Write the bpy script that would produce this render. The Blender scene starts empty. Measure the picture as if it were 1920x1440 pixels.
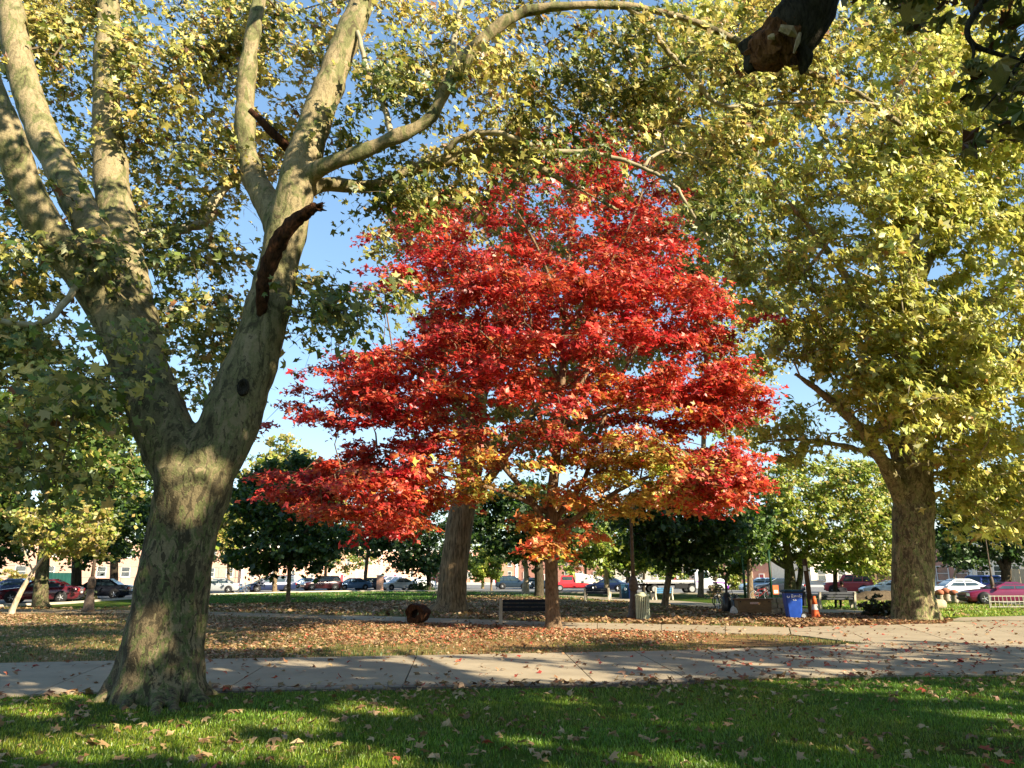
import bpy, math, random
import numpy as np
from mathutils import Vector, Matrix, Euler

random.seed(11)
rng = np.random.default_rng(11)
SC = bpy.context.scene
COL = SC.collection
PI = math.pi

# ------------------------------------------------------------------ camera, sky, sun, exposure
FPX, CX, CY, EYE, PITCH = 1442.0, 960.0, 720.0, 1.6, math.radians(14.08)
cam_data = bpy.data.cameras.new('camera')
cam_data.sensor_width = 36.0
cam_data.lens = FPX / 1920.0 * 36.0
cam_data.clip_start = 0.1
cam_data.clip_end = 3000.0
cam = bpy.data.objects.new('camera', cam_data)
COL.objects.link(cam)
cam.location = (0, 0, EYE)
cam.rotation_euler = (PI / 2 + PITCH, 0, 0)
SC.camera = cam

SUN_YAW, SUN_EL = math.radians(128.0), math.radians(29.0)      # yaw clockwise from +Y (the view direction)
world = bpy.data.worlds.new('World')
SC.world = world
world.use_nodes = True
wn = world.node_tree
wn.nodes.clear()
w_out = wn.nodes.new('ShaderNodeOutputWorld')
w_bg = wn.nodes.new('ShaderNodeBackground')
w_sky = wn.nodes.new('ShaderNodeTexSky')
w_sky.sky_type = 'NISHITA'
w_sky.sun_disc = False
w_sky.sun_elevation = SUN_EL
w_sky.sun_rotation = SUN_YAW
w_sky.air_density = 1.0
w_sky.dust_density = 0.0
w_sky.ozone_density = 2.5
w_bg.inputs['Strength'].default_value = 0.15
w_gam = wn.nodes.new('ShaderNodeGamma')
w_gam.inputs['Gamma'].default_value = 0.62
wn.links.new(w_sky.outputs[0], w_gam.inputs[0])
w_hsv = wn.nodes.new('ShaderNodeHueSaturation')
w_hsv.inputs['Saturation'].default_value = 1.3
wn.links.new(w_gam.outputs[0], w_hsv.inputs['Color'])
wn.links.new(w_hsv.outputs[0], w_bg.inputs[0])
wn.links.new(w_bg.outputs[0], w_out.inputs[0])

sun_data = bpy.data.lights.new('sun', 'SUN')
sun_data.energy = 5.0
sun_data.angle = math.radians(0.5)
sun_data.color = (1.0, 0.88, 0.68)
sun = bpy.data.objects.new('sun', sun_data)
COL.objects.link(sun)
SUN = Vector((math.sin(SUN_YAW) * math.cos(SUN_EL), math.cos(SUN_YAW) * math.cos(SUN_EL), math.sin(SUN_EL)))
sun.rotation_euler = SUN.to_track_quat('Z', 'Y').to_euler()
sun.location = (30, -25, 40)

SC.view_settings.view_transform = 'Standard'
SC.view_settings.look = 'None'
SC.view_settings.gamma = 1.0
SC.view_settings.use_curve_mapping = False
SC.view_settings.exposure = 1.6
SC.render.engine = 'CYCLES'
SC.cycles.use_denoising = True
SC.cycles.max_bounces = 5
SC.cycles.diffuse_bounces = 3
SC.cycles.glossy_bounces = 2
SC.cycles.transmission_bounces = 3
SC.cycles.caustics_reflective = False
SC.cycles.caustics_refractive = False

# ------------------------------------------------------------------ photograph -> place
CP, SP = math.cos(PITCH), math.sin(PITCH)


def ray(px, py):
    xc, yc = (px - CX) / FPX, (CY - py) / FPX
    return np.array([xc, CP - yc * SP, SP + yc * CP])


def ground(px, py, z=0.0):
    d = ray(px, py)
    t = (z - EYE) / d[2]
    return np.array([0, 0, EYE]) + d * t


def at(px, py, Y):
    d = ray(px, py)
    return np.array([0, 0, EYE]) + d * (Y / d[1])


def rad(w, px, py, Y):
    return 0.5 * w * (Y / ray(px, py)[1]) / FPX


def gxy(pts):
    return np.array([ground(*p)[:2] for p in pts])


# ------------------------------------------------------------------ mesh helpers
def mk_mesh(name, V, tris=None, quads=None, attrs=None, smooth=False, mats=(), midx=None):
    V = np.asarray(V, dtype=np.float32).reshape(-1, 3)
    me = bpy.data.meshes.new(name)
    nt = 0 if tris is None else len(tris)
    nq = 0 if quads is None else len(quads)
    me.vertices.add(len(V))
    me.vertices.foreach_set('co', V.ravel())
    loops, starts = [], []
    if nt:
        loops.append(np.asarray(tris, dtype=np.int32).ravel())
        starts.append(np.arange(nt, dtype=np.int32) * 3)
    if nq:
        loops.append(np.asarray(quads, dtype=np.int32).ravel())
        starts.append(nt * 3 + np.arange(nq, dtype=np.int32) * 4)
    loops = np.concatenate(loops)
    starts = np.concatenate(starts)
    me.loops.add(len(loops))
    me.loops.foreach_set('vertex_index', loops)
    me.polygons.add(nt + nq)
    me.polygons.foreach_set('loop_start', starts)
    me.polygons.foreach_set('use_smooth', np.full(nt + nq, bool(smooth)))
    for m in mats:
        me.materials.append(m)
    if midx is not None:
        me.polygons.foreach_set('material_index', np.asarray(midx, dtype=np.int32))
    for k, a in (attrs or {}).items():
        a = np.asarray(a, dtype=np.float32)
        if a.ndim == 2:
            at_ = me.attributes.new(k, 'FLOAT_COLOR', 'POINT')
            c4 = np.ones((len(a), 4), dtype=np.float32)
            c4[:, :3] = a
            at_.data.foreach_set('color', c4.ravel())
        else:
            at_ = me.attributes.new(k, 'FLOAT', 'POINT')
            at_.data.foreach_set('value', a)
    me.update(calc_edges=True)
    me.validate()
    return me


def link(name, data, parent=None):
    o = bpy.data.objects.new(name, data)
    COL.objects.link(o)
    if parent is not None:
        o.parent = parent
    return o


def tag(o, label=None, cat=None, group=None, kind=None):
    if label:
        o['label'] = label
    if cat:
        o['category'] = cat
    if group:
        o['group'] = group
    if kind:
        o['kind'] = kind
    return o


def thing(name, label, cat, loc=(0, 0, 0), rz=0.0, group=None):
    o = link(name, None)
    o.location = tuple(float(x) for x in loc)
    o.rotation_euler = (0, 0, rz)
    o.empty_display_size = 0.2
    return tag(o, label, cat, group)


class Acc:
    """Collects vertices, triangles and quads for one mesh."""

    def __init__(self):
        self.v, self.t, self.q, self.n = [], [], [], 0

    def add(self, V, tris=None, quads=None):
        V = np.asarray(V, dtype=np.float64).reshape(-1, 3)
        if tris is not None and len(tris):
            self.t.append(np.asarray(tris, dtype=np.int64) + self.n)
        if quads is not None and len(quads):
            self.q.append(np.asarray(quads, dtype=np.int64) + self.n)
        self.v.append(V)
        self.n += len(V)
        return self

    def box(self, c, s, rz=0.0, taper=1.0):
        x, y, z = s[0] / 2, s[1] / 2, s[2] / 2
        V = np.array([[-x, -y, -z], [x, -y, -z], [x, y, -z], [-x, y, -z],
                      [-x * taper, -y * taper, z], [x * taper, -y * taper, z], [x * taper, y * taper, z], [-x * taper, y * taper, z]])
        if rz:
            cr, sr = math.cos(rz), math.sin(rz)
            V = V @ np.array([[cr, sr, 0], [-sr, cr, 0], [0, 0, 1]])
        return self.add(V + np.array(c), quads=[[0, 3, 2, 1], [4, 5, 6, 7], [0, 1, 5, 4], [1, 2, 6, 5], [2, 3, 7, 6], [3, 0, 4, 7]])

    def tube(self, path, radii, sides=8, cap=True, lobes=None):
        path = np.asarray(path, dtype=np.float64)
        n = len(path)
        radii = np.broadcast_to(np.asarray(radii, dtype=np.float64), (n,))
        T = np.gradient(path, axis=0)
        T /= np.linalg.norm(T, axis=1, keepdims=True) + 1e-9
        u = np.cross(T[0], [0.0, 1.0, 0.0])
        if np.linalg.norm(u) < 0.15:
            u = np.cross(T[0], [1.0, 0.0, 0.0])
        u /= np.linalg.norm(u)
        ang = np.arange(sides) * 2 * PI / sides
        ca, sa = np.cos(ang), np.sin(ang)
        V = np.empty((n, sides, 3))
        for i in range(n):
            u = u - T[i] * np.dot(u, T[i])
            u /= np.linalg.norm(u) + 1e-9
            w = np.cross(T[i], u)
            r = radii[i]
            rr = r * np.ones(sides) if lobes is None else r * lobes(i, ang)
            V[i] = path[i] + (rr * ca)[:, None] * u + (rr * sa)[:, None] * w
        idx = np.arange(n * sides).reshape(n, sides)
        a, b = idx[:-1], np.roll(idx[:-1], -1, axis=1)
        c, d = np.roll(idx[1:], -1, axis=1), idx[1:]
        quads = np.stack([a, b, c, d], axis=-1).reshape(-1, 4)
        Vf = V.reshape(-1, 3)
        tris = []
        if cap:
            Vf = np.vstack([Vf, path[0], path[-1]])
            k0, k1 = n * sides, n * sides + 1
            for j in range(sides):
                j2 = (j + 1) % sides
                tris.append([k0, idx[0, j2], idx[0, j]])
                tris.append([k1, idx[-1, j], idx[-1, j2]])
        return self.add(Vf, tris=tris, quads=quads)

    def lathe(self, prof, c=(0, 0, 0), sides=12, axis='z', close=True):
        """prof: (radius, height) pairs, bottom to top."""
        prof = np.asarray(prof, dtype=np.float64)
        n = len(prof)
        ang = np.arange(sides) * 2 * PI / sides
        V = np.empty((n, sides, 3))
        V[:, :, 0] = prof[:, :1] * np.cos(ang)
        V[:, :, 1] = prof[:, :1] * np.sin(ang)
        V[:, :, 2] = prof[:, 1:2]
        idx = np.arange(n * sides).reshape(n, sides)
        a, b = idx[:-1], np.roll(idx[:-1], -1, axis=1)
        cc, d = np.roll(idx[1:], -1, axis=1), idx[1:]
        quads = np.stack([a, b, cc, d], axis=-1).reshape(-1, 4)
        Vf = V.reshape(-1, 3)
        tris = []
        if close:
            Vf = np.vstack([Vf, [0, 0, prof[0, 1]], [0, 0, prof[-1, 1]]])
            k0, k1 = n * sides, n * sides + 1
            for j in range(sides):
                j2 = (j + 1) % sides
                tris.append([k0, idx[0, j2], idx[0, j]])
                tris.append([k1, idx[-1, j], idx[-1, j2]])
        if axis == 'x':
            Vf = Vf[:, [2, 0, 1]]
        elif axis == 'y':
            Vf = Vf[:, [1, 2, 0]]
        return self.add(Vf + np.array(c), tris=tris, quads=quads)

    def arrays(self):
        V = np.vstack(self.v)
        t = np.vstack(self.t) if self.t else None
        q = np.vstack(self.q) if self.q else None
        return V, t, q

    def mesh(self, name, mat, smooth=False, origin=None):
        V, t, q = self.arrays()
        if origin is not None:
            V = V - np.asarray(origin)
        return mk_mesh(name, V, t, q, smooth=smooth, mats=[mat] if mat else [])

    def obj(self, name, mat, parent=None, smooth=False, origin=None, kind=None):
        o = link(name, self.mesh(name, mat, smooth, origin), parent)
        if kind:
            o['kind'] = kind
        return o


def B():
    return Acc()


def catmull(P, sub=6):
    """Smooths rows of P (any number of columns)."""
    P = np.asarray(P, dtype=np.float64)
    if len(P) < 3:
        t = np.linspace(0, 1, sub + 1)[:, None]
        return P[0] * (1 - t) + P[-1] * t
    Q = np.vstack([2 * P[0] - P[1], P, 2 * P[-1] - P[-2]])
    out = []
    for i in range(1, len(Q) - 2):
        p0, p1, p2, p3 = Q[i - 1], Q[i], Q[i + 1], Q[i + 2]
        for k in range(sub):
            t = k / sub
            out.append(0.5 * ((2 * p1) + (-p0 + p2) * t + (2 * p0 - 5 * p1 + 4 * p2 - p3) * t * t + (-p0 + 3 * p1 - 3 * p2 + p3) * t ** 3))
    out.append(P[-1])
    return np.array(out)


def inside(poly, X, Y):
    poly = np.asarray(poly)
    res = np.zeros(len(X), dtype=bool)
    n = len(poly)
    j = n - 1
    for i in range(n):
        xi, yi, xj, yj = poly[i, 0], poly[i, 1], poly[j, 0], poly[j, 1]
        c = ((yi > Y) != (yj > Y)) & (X < (xj - xi) * (Y - yi) / (yj - yi + 1e-12) + xi)
        res ^= c
        j = i
    return res


def vnoise(X, Y, scale, seed=0):
    """Smooth value noise, 0..1."""
    r = np.random.default_rng(seed)
    tab = r.random((64, 64))
    x, y = X * scale + 1000.0, Y * scale + 1000.0
    xi, yi = np.floor(x).astype(int), np.floor(y).astype(int)
    fx, fy = x - xi, y - yi
    fx, fy = fx * fx * (3 - 2 * fx), fy * fy * (3 - 2 * fy)
    g = lambda a, b: tab[a % 64, b % 64]
    return (g(xi, yi) * (1 - fx) + g(xi + 1, yi) * fx) * (1 - fy) + (g(xi, yi + 1) * (1 - fx) + g(xi + 1, yi + 1) * fx) * fy


# ------------------------------------------------------------------ materials
class NT:
    def __init__(self, name):
        self.m = bpy.data.materials.new(name)
        self.m.use_nodes = True
        self.t = self.m.node_tree
        self.t.nodes.clear()
        self.out = self.t.nodes.new('ShaderNodeOutputMaterial')

    def n(self, kind, **kw):
        nd = self.t.nodes.new('ShaderNode' + kind)
        for k, v in kw.items():
            if k.startswith('i_'):
                key = k[2:].replace('_', ' ')
                tgt = nd.inputs[int(key)] if key.isdigit() else nd.inputs[key]
                if isinstance(v, bpy.types.NodeSocket):
                    self.t.links.new(v, tgt)
                else:
                    tgt.default_value = v
            else:
                setattr(nd, k, v)
        return nd

    def link(self, a, b):
        self.t.links.new(a, b)

    def coords(self, scale=(1, 1, 1), obj=True):
        tc = self.n('TexCoord')
        mp = self.n('Mapping')
        mp.inputs['Scale'].default_value = scale
        self.link(tc.outputs['Object' if obj else 'Generated'], mp.inputs['Vector'])
        return mp.outputs[0]

    def noise(self, vec, scale=5.0, detail=4.0, rough=0.55, dist=0.0):
        nd = self.n('TexNoise')
        nd.inputs['Scale'].default_value = scale
        nd.inputs['Detail'].default_value = detail
        nd.inputs['Roughness'].default_value = rough
        nd.inputs['Distortion'].default_value = dist
        if vec is not None:
            self.link(vec, nd.inputs['Vector'])
        return nd

    def ramp(self, fac, stops, interp='LINEAR'):
        nd = self.n('ValToRGB')
        cr = nd.color_ramp
        cr.interpolation = interp
        while len(cr.elements) < len(stops):
            cr.elements.new(0.5)
        for e, (p, c) in zip(cr.elements, stops):
            e.position = p
            e.color = (*c, 1) if len(c) == 3 else c
        self.link(fac, nd.inputs[0])
        return nd.outputs[0]

    def mix(self, fac, a, b, mode='MIX'):
        nd = self.n('Mix', data_type='RGBA', blend_type=mode)
        for v, i in ((fac, 0), (a, 6), (b, 7)):
            if isinstance(v, bpy.types.NodeSocket):
                self.link(v, nd.inputs[i])
            elif i == 0:
                nd.inputs[0].default_value = v
            else:
                nd.inputs[i].default_value = (*v, 1)
        return nd.outputs[2]

    def bump(self, h, strength=0.4, dist=0.02, normal=None):
        nd = self.n('Bump')
        nd.inputs['Strength'].default_value = strength
        nd.inputs['Distance'].default_value = dist
        self.link(h, nd.inputs['Height'])
        if normal is not None:
            self.link(normal, nd.inputs['Normal'])
        return nd.outputs[0]

    def principled(self, color, rough=0.8, metal=0.0, normal=None, spec=0.3, coat=0.0):
        p = self.n('BsdfPrincipled')
        for v, k in ((color, 'Base Color'), (rough, 'Roughness')):
            if isinstance(v, bpy.types.NodeSocket):
                self.link(v, p.inputs[k])
            elif k == 'Base Color':
                p.inputs[k].default_value = (*v, 1)
            else:
                p.inputs[k].default_value = v
        p.inputs['Metallic'].default_value = metal
        p.inputs['Specular IOR Level'].default_value = spec
        p.inputs['Coat Weight'].default_value = coat
        if normal is not None:
            self.link(normal, p.inputs['Normal'])
        self.link(p.outputs[0], self.out.inputs[0])
        return self.m


def mat_leaf(name, trans=0.4):
    t = NT(name)
    a = t.n('Attribute', attribute_name='col')
    v = t.coords()
    nz = t.noise(v, 22.0, 2.0)
    c = t.mix(1.0, a.outputs['Color'], t.ramp(nz.outputs[0], [(0.3, (0.72, 0.74, 0.72)), (0.7, (1.2, 1.17, 1.12))]), 'MULTIPLY')
    d = t.n('BsdfDiffuse')
    t.link(c, d.inputs[0])
    tr = t.n('BsdfTranslucent')
    t.link(c, tr.inputs[0])
    mx = t.n('MixShader')
    mx.inputs[0].default_value = trans
    t.link(d.outputs[0], mx.inputs[1])
    t.link(tr.outputs[0], mx.inputs[2])
    gl = t.n('BsdfGlossy')
    gl.inputs['Roughness'].default_value = 0.45
    gl.inputs[0].default_value = (0.9, 0.95, 0.9, 1)
    m2 = t.n('MixShader')
    m2.inputs[0].default_value = 0.04
    t.link(mx.outputs[0], m2.inputs[1])
    t.link(gl.outputs[0], m2.inputs[2])
    t.link(m2.outputs[0], t.out.inputs[0])
    return t.m


def mat_plane_bark(name, top=8.0, low=2.0, dark=1.0):
    """Flaking bark: grey-brown plates low down, olive and cream patches higher up (z above the root)."""
    t = NT(name)
    v = t.coords()
    vs = t.coords((1, 1, 0.45))
    big = t.noise(vs, 4.6, 5.0, 0.62, 0.7)
    mid = t.noise(vs, 12.0, 4.0, 0.62, 0.9)
    fine = t.noise(v, 38.0, 4.0, 0.6)
    tc = t.n('TexCoord')
    sep = t.n('SeparateXYZ')
    t.link(tc.outputs['Object'], sep.inputs[0])
    mr = t.n('MapRange')
    mr.inputs['From Min'].default_value = low
    mr.inputs['From Max'].default_value = top
    t.link(sep.outputs[2], mr.inputs[0])
    hmix = mr.outputs[0]
    k = dark
    lowc = t.ramp(big.outputs[0], [(0.40, (0.065 * k, 0.052 * k, 0.030 * k)), (0.425, (0.145 * k, 0.115 * k, 0.066 * k)), (0.485, (0.15 * k, 0.122 * k, 0.07 * k)),
                                   (0.50, (0.105 * k, 0.122 * k, 0.045 * k)), (0.56, (0.12 * k, 0.14 * k, 0.052 * k)), (0.58, (0.22 * k, 0.18 * k, 0.105 * k))])
    highc = t.ramp(big.outputs[0], [(0.36, (0.11, 0.095, 0.05)), (0.385, (0.17, 0.18, 0.075)), (0.46, (0.22, 0.22, 0.10)), (0.50, (0.33, 0.275, 0.155)), (0.62, (0.37, 0.305, 0.18))])
    c = t.mix(hmix, lowc, highc)
    flake = t.ramp(mid.outputs[0], [(0.437, (1, 1, 1)), (0.446, (0, 0, 0))])
    ff = t.n('Math', operation='MULTIPLY')
    t.link(flake, ff.inputs[0])
    inv = t.n('MapRange')
    inv.inputs['From Min'].default_value = 0
    inv.inputs['From Max'].default_value = 1
    inv.inputs['To Min'].default_value = 0.9
    inv.inputs['To Max'].default_value = 0.35
    t.link(hmix, inv.inputs[0])
    t.link(inv.outputs[0], ff.inputs[1])
    c = t.mix(ff.outputs[0], c, (0.055 * k, 0.046 * k, 0.027 * k))
    light = t.ramp(mid.outputs[0], [(0.605, (0, 0, 0)), (0.613, (1, 1, 1))])
    lf = t.n('Math', operation='MULTIPLY')
    t.link(light, lf.inputs[0])
    lf.inputs[1].default_value = 0.6
    c = t.mix(lf.outputs[0], c, (0.27 * k, 0.235 * k, 0.125 * k))
    c = t.mix(0.5, c, t.ramp(fine.outputs[0], [(0.3, (0.6, 0.6, 0.6)), (0.7, (1.3, 1.28, 1.25))]), 'MULTIPLY')
    c = t.mix(1.0, c, (0.80, 0.77, 0.73), 'MULTIPLY')
    h = t.n('Math', operation='MULTIPLY_ADD')
    t.link(flake, h.inputs[0])
    h.inputs[1].default_value = 0.7
    t.link(fine.outputs[0], h.inputs[2])
    h2 = t.n('Math', operation='MULTIPLY_ADD')
    t.link(light, h2.inputs[0])
    h2.inputs[1].default_value = -0.6
    t.link(h.outputs[0], h2.inputs[2])
    return t.principled(c, 0.85, normal=t.bump(h2.outputs[0], 0.55, 0.03), spec=0.15)


def mat_furrow_bark(name, c0, c1, scale=14.0, zs=0.12):
    t = NT(name)
    v = t.coords((1, 1, zs))
    nz = t.noise(v, scale, 5.0, 0.65, 0.3)
    v2 = t.coords()
    n2 = t.noise(v2, 2.5, 3.0)
    c = t.ramp(nz.outputs[0], [(0.35, c0), (0.62, c1)])
    c = t.mix(0.6, c, t.ramp(n2.outputs[0], [(0.3, (0.65, 0.65, 0.62)), (0.7, (1.2, 1.18, 1.1))]), 'MULTIPLY')
    return t.principled(c, 0.9, normal=t.bump(nz.outputs[0], 0.9, 0.05), spec=0.1)


def mat_noise(name, c0, c1, scale=6.0, rough=0.85, bump=0.2, bd=0.01, detail=5.0, metal=0.0, spec=0.2, vec=(1, 1, 1)):
    t = NT(name)
    v = t.coords(vec)
    nz = t.noise(v, scale, detail, 0.6)
    c = t.ramp(nz.outputs[0], [(0.3, c0), (0.7, c1)])
    nm = t.bump(nz.outputs[0], bump, bd) if bump else None
    return t.principled(c, rough, metal, nm, spec)


def mat_paint(name, c, rough=0.28, metal=0.0):
    t = NT(name)
    v = t.coords()
    nz = t.noise(v, 3.0, 3.0)
    a = tuple(x * 0.9 for x in c)
    b = tuple(min(1, x * 1.08) for x in c)
    col = t.ramp(nz.outputs[0], [(0.35, a), (0.65, b)])
    return t.principled(col, rough, metal, None, 0.5, 0.6)


def mat_glass(name, c=(0.03, 0.045, 0.05)):
    t = NT(name)
    v = t.coords()
    nz = t.noise(v, 1.3, 2.0)
    col = t.ramp(nz.outputs[0], [(0.3, tuple(x * 0.7 for x in c)), (0.7, tuple(x * 1.5 for x in c))])
    return t.principled(col, 0.06, 0.0, None, 0.7)


def mat_brick(name, c0, c1, mortar, sx=4.6, sy=13.0):
    t = NT(name)
    tc = t.n('TexCoord')
    sep = t.n('SeparateXYZ')
    t.link(tc.outputs['Object'], sep.inputs[0])
    add = t.n('Math', operation='ADD')
    t.link(sep.outputs[0], add.inputs[0])
    t.link(sep.outputs[1], add.inputs[1])
    cmb = t.n('CombineXYZ')
    t.link(add.outputs[0], cmb.inputs[0])
    t.link(sep.outputs[2], cmb.inputs[1])
    b = t.n('TexBrick')
    b.inputs['Scale'].default_value = 1.0
    b.inputs['Brick Width'].default_value = 1.0 / sx
    b.inputs['Row Height'].default_value = 1.0 / sy
    b.inputs['Mortar Size'].default_value = 0.008
    b.inputs['Color1'].default_value = (*c0, 1)
    b.inputs['Color2'].default_value = (*c1, 1)
    b.inputs['Mortar'].default_value = (*mortar, 1)
    t.link(cmb.outputs[0], b.inputs['Vector'])
    v = t.coords()
    nz = t.noise(v, 0.8, 4.0)
    c = t.mix(0.5, b.outputs[0], t.ramp(nz.outputs[0], [(0.3, (0.75, 0.74, 0.72)), (0.7, (1.15, 1.13, 1.1))]), 'MULTIPLY')
    return t.principled(c, 0.9, spec=0.1)


def mat_ground(name, cols, scale=0.5, fine=30.0, speck=None):
    """Patchy soil, thatch and turf: large patches broken up by fine grain."""
    t = NT(name)
    v = t.coords()
    a = t.noise(v, scale, 6.0, 0.65, 0.4)
    f = t.noise(v, fine, 4.0, 0.7)
    g = t.noise(v, fine * 0.22, 4.0, 0.7)
    s = t.n('Math', operation='MULTIPLY_ADD')
    t.link(g.outputs[0], s.inputs[0])
    s.inputs[1].default_value = 0.5
    t.link(a.outputs[0], s.inputs[2])
    s2 = t.n('Math', operation='SUBTRACT')
    t.link(s.outputs[0], s2.inputs[0])
    s2.inputs[1].default_value = 0.25
    n = len(cols)
    c = t.ramp(s2.outputs[0], [(0.28 + 0.44 * i / (n - 1), cc) for i, cc in enumerate(cols)])
    c = t.mix(0.8, c, t.ramp(f.outputs[0], [(0.3, (0.5, 0.5, 0.5)), (0.7, (1.45, 1.42, 1.35))]), 'MULTIPLY')
    return t.principled(c, 0.95, normal=t.bump(f.outputs[0], 0.8, 0.03), spec=0.05)


def mat_concrete(name, c0=(0.27, 0.222, 0.15), c1=(0.37, 0.305, 0.21)):
    t = NT(name)
    v = t.coords()
    a = t.noise(v, 0.9, 6.0, 0.6, 0.3)
    f = t.noise(v, 60.0, 3.0, 0.7)
    st = t.noise(v, 3.5, 5.0, 0.7, 1.0)
    ob = t.n('ObjectInfo')
    c = t.ramp(a.outputs[0], [(0.3, c0), (0.7, c1)])
    c = t.mix(0.45, c, t.ramp(f.outputs[0], [(0.3, (0.72, 0.72, 0.72)), (0.7, (1.2, 1.2, 1.2))]), 'MULTIPLY')
    c = t.mix(t.ramp(st.outputs[0], [(0.58, (0, 0, 0)), (0.75, (0.55, 0.55, 0.55))]), c, (0.14, 0.115, 0.085))
    c = t.mix(1.0, c, t.ramp(ob.outputs['Random'], [(0.0, (0.88, 0.88, 0.88)), (1.0, (1.08, 1.07, 1.05))]), 'MULTIPLY')
    return t.principled(c, 0.9, normal=t.bump(f.outputs[0], 0.25, 0.006), spec=0.15)


M = {}
M['leaf'] = mat_leaf('leaf_blade', 0.46)
M['leaf_dry'] = mat_leaf('dry_leaf', 0.12)
M['blade'] = mat_leaf('grass_blade', 0.3)
M['plane_bark'] = mat_plane_bark('plane_bark')
M['plane_bark_big'] = mat_plane_bark('plane_bark_grey', 9.0, 3.0, 1.7)
M['oak_bark'] = mat_furrow_bark('furrowed_bark', (0.065, 0.046, 0.026), (0.28, 0.195, 0.11))
M['maple_bark'] = mat_furrow_bark('maple_bark', (0.11, 0.07, 0.042), (0.27, 0.18, 0.11), 20.0, 0.3)
M['dark_bark'] = mat_furrow_bark('dark_bark', (0.03, 0.024, 0.016), (0.085, 0.068, 0.045), 16.0, 0.2)
M['pale_bark'] = mat_furrow_bark('pale_bark', (0.30, 0.23, 0.15), (0.55, 0.44, 0.31), 12.0, 0.3)
M['brown_bark'] = mat_furrow_bark('brown_bark', (0.09, 0.06, 0.035), (0.26, 0.19, 0.12), 18.0, 0.25)
M['dead_wood'] = mat_furrow_bark('dead_wood', (0.018, 0.009, 0.005), (0.085, 0.036, 0.017), 16.0, 0.3)
M['raw_wood'] = mat_furrow_bark('splintered_wood', (0.05, 0.02, 0.009), (0.24, 0.11, 0.05), 22.0, 0.2)
M['pale_wood'] = mat_furrow_bark('exposed_pale_wood', (0.34, 0.24, 0.15), (0.58, 0.45, 0.32), 18.0, 0.2)
M['black_bark'] = mat_furrow_bark('black_bark', (0.018, 0.015, 0.012), (0.07, 0.06, 0.045), 26.0, 0.3)
M['twig'] = mat_noise('twig_bark', (0.07, 0.052, 0.03), (0.19, 0.145, 0.09), 9.0)
M['twig_pale'] = mat_noise('pale_twig_bark', (0.20, 0.165, 0.10), (0.42, 0.36, 0.23), 5.0)
M['concrete'] = mat_concrete('path_concrete')
M['concrete_lit'] = mat_concrete('bench_concrete', (0.40, 0.35, 0.27), (0.55, 0.49, 0.39))
M['joint'] = mat_noise('joint_soil', (0.035, 0.028, 0.018), (0.08, 0.06, 0.04), 20.0)
M['brick_edge'] = mat_noise('edging_brick', (0.20, 0.16, 0.12), (0.30, 0.245, 0.19), 25.0)
M['asphalt'] = mat_noise('asphalt', (0.13, 0.125, 0.12), (0.20, 0.195, 0.185), 20.0, 0.85, 0.15)
M['pavement'] = mat_noise('pavement', (0.42, 0.38, 0.32), (0.55, 0.50, 0.42), 2.0)
M['turf'] = mat_ground('turf', [(0.06, 0.042, 0.018), (0.055, 0.072, 0.010), (0.05, 0.10, 0.010), (0.085, 0.135, 0.014)], 0.45, 34.0)
M['litter'] = mat_ground('leaf_litter', [(0.22, 0.12, 0.055), (0.28, 0.17, 0.075), (0.13, 0.115, 0.035), (0.085, 0.105, 0.025)], 0.30, 22.0)
M['green_lawn'] = mat_ground('green_lawn', [(0.07, 0.11, 0.012), (0.06, 0.14, 0.012), (0.10, 0.18, 0.016), (0.15, 0.20, 0.028)], 0.2, 18.0)

# ------------------------------------------------------------------ the ground
def sheet(name, poly, z, mat, kind='structure', sub=None):
    me = bpy.data.meshes.new(name)
    me.from_pydata([(x, y, z) for x, y in poly], [], [list(range(len(poly)))])
    me.materials.append(mat)
    me.update()
    if me.polygons[0].normal.z < 0:
        me.flip_normals()
    o = link(name, me)
    if kind:
        o['kind'] = kind
    return o


sheet('ground', [(-900, -400), (900, -400), (900, 1500), (-900, 1500)], 0.0, M['turf'])

path_near = [(-500, 1334), (-200, 1319), (0, 1309), (200, 1301), (400, 1293), (640, 1288), (860, 1286), (1100, 1283), (1300, 1276), (1460, 1272)]
path_far = [(-500, 1262), (-200, 1251), (0, 1246), (240, 1241), (400, 1238), (640, 1234), (860, 1230), (1060, 1226), (1320, 1221), (1625, 1209)]
path_near2 = [(1480, 1192), (1260, 1186), (1040, 1180), (940, 1175), (760, 1168), (640, 1164), (500, 1158), (380, 1154), (230, 1151), (0, 1150), (-300, 1149)]
path_far2 = [(1480, 1178), (1260, 1172), (1040, 1168), (940, 1164), (760, 1158), (640, 1155), (500, 1150), (380, 1147), (230, 1144), (0, 1142), (-300, 1141)]
path_near4 = [(1720, 1153), (1530, 1151), (1430, 1146), (1340, 1141), (1270, 1134), (1200, 1129), (1070, 1121), (900, 1113)]
path_far4 = [(1720, 1146), (1530, 1143), (1430, 1138), (1340, 1132), (1270, 1127), (1200, 1123), (1070, 1117), (900, 1110)]

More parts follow.
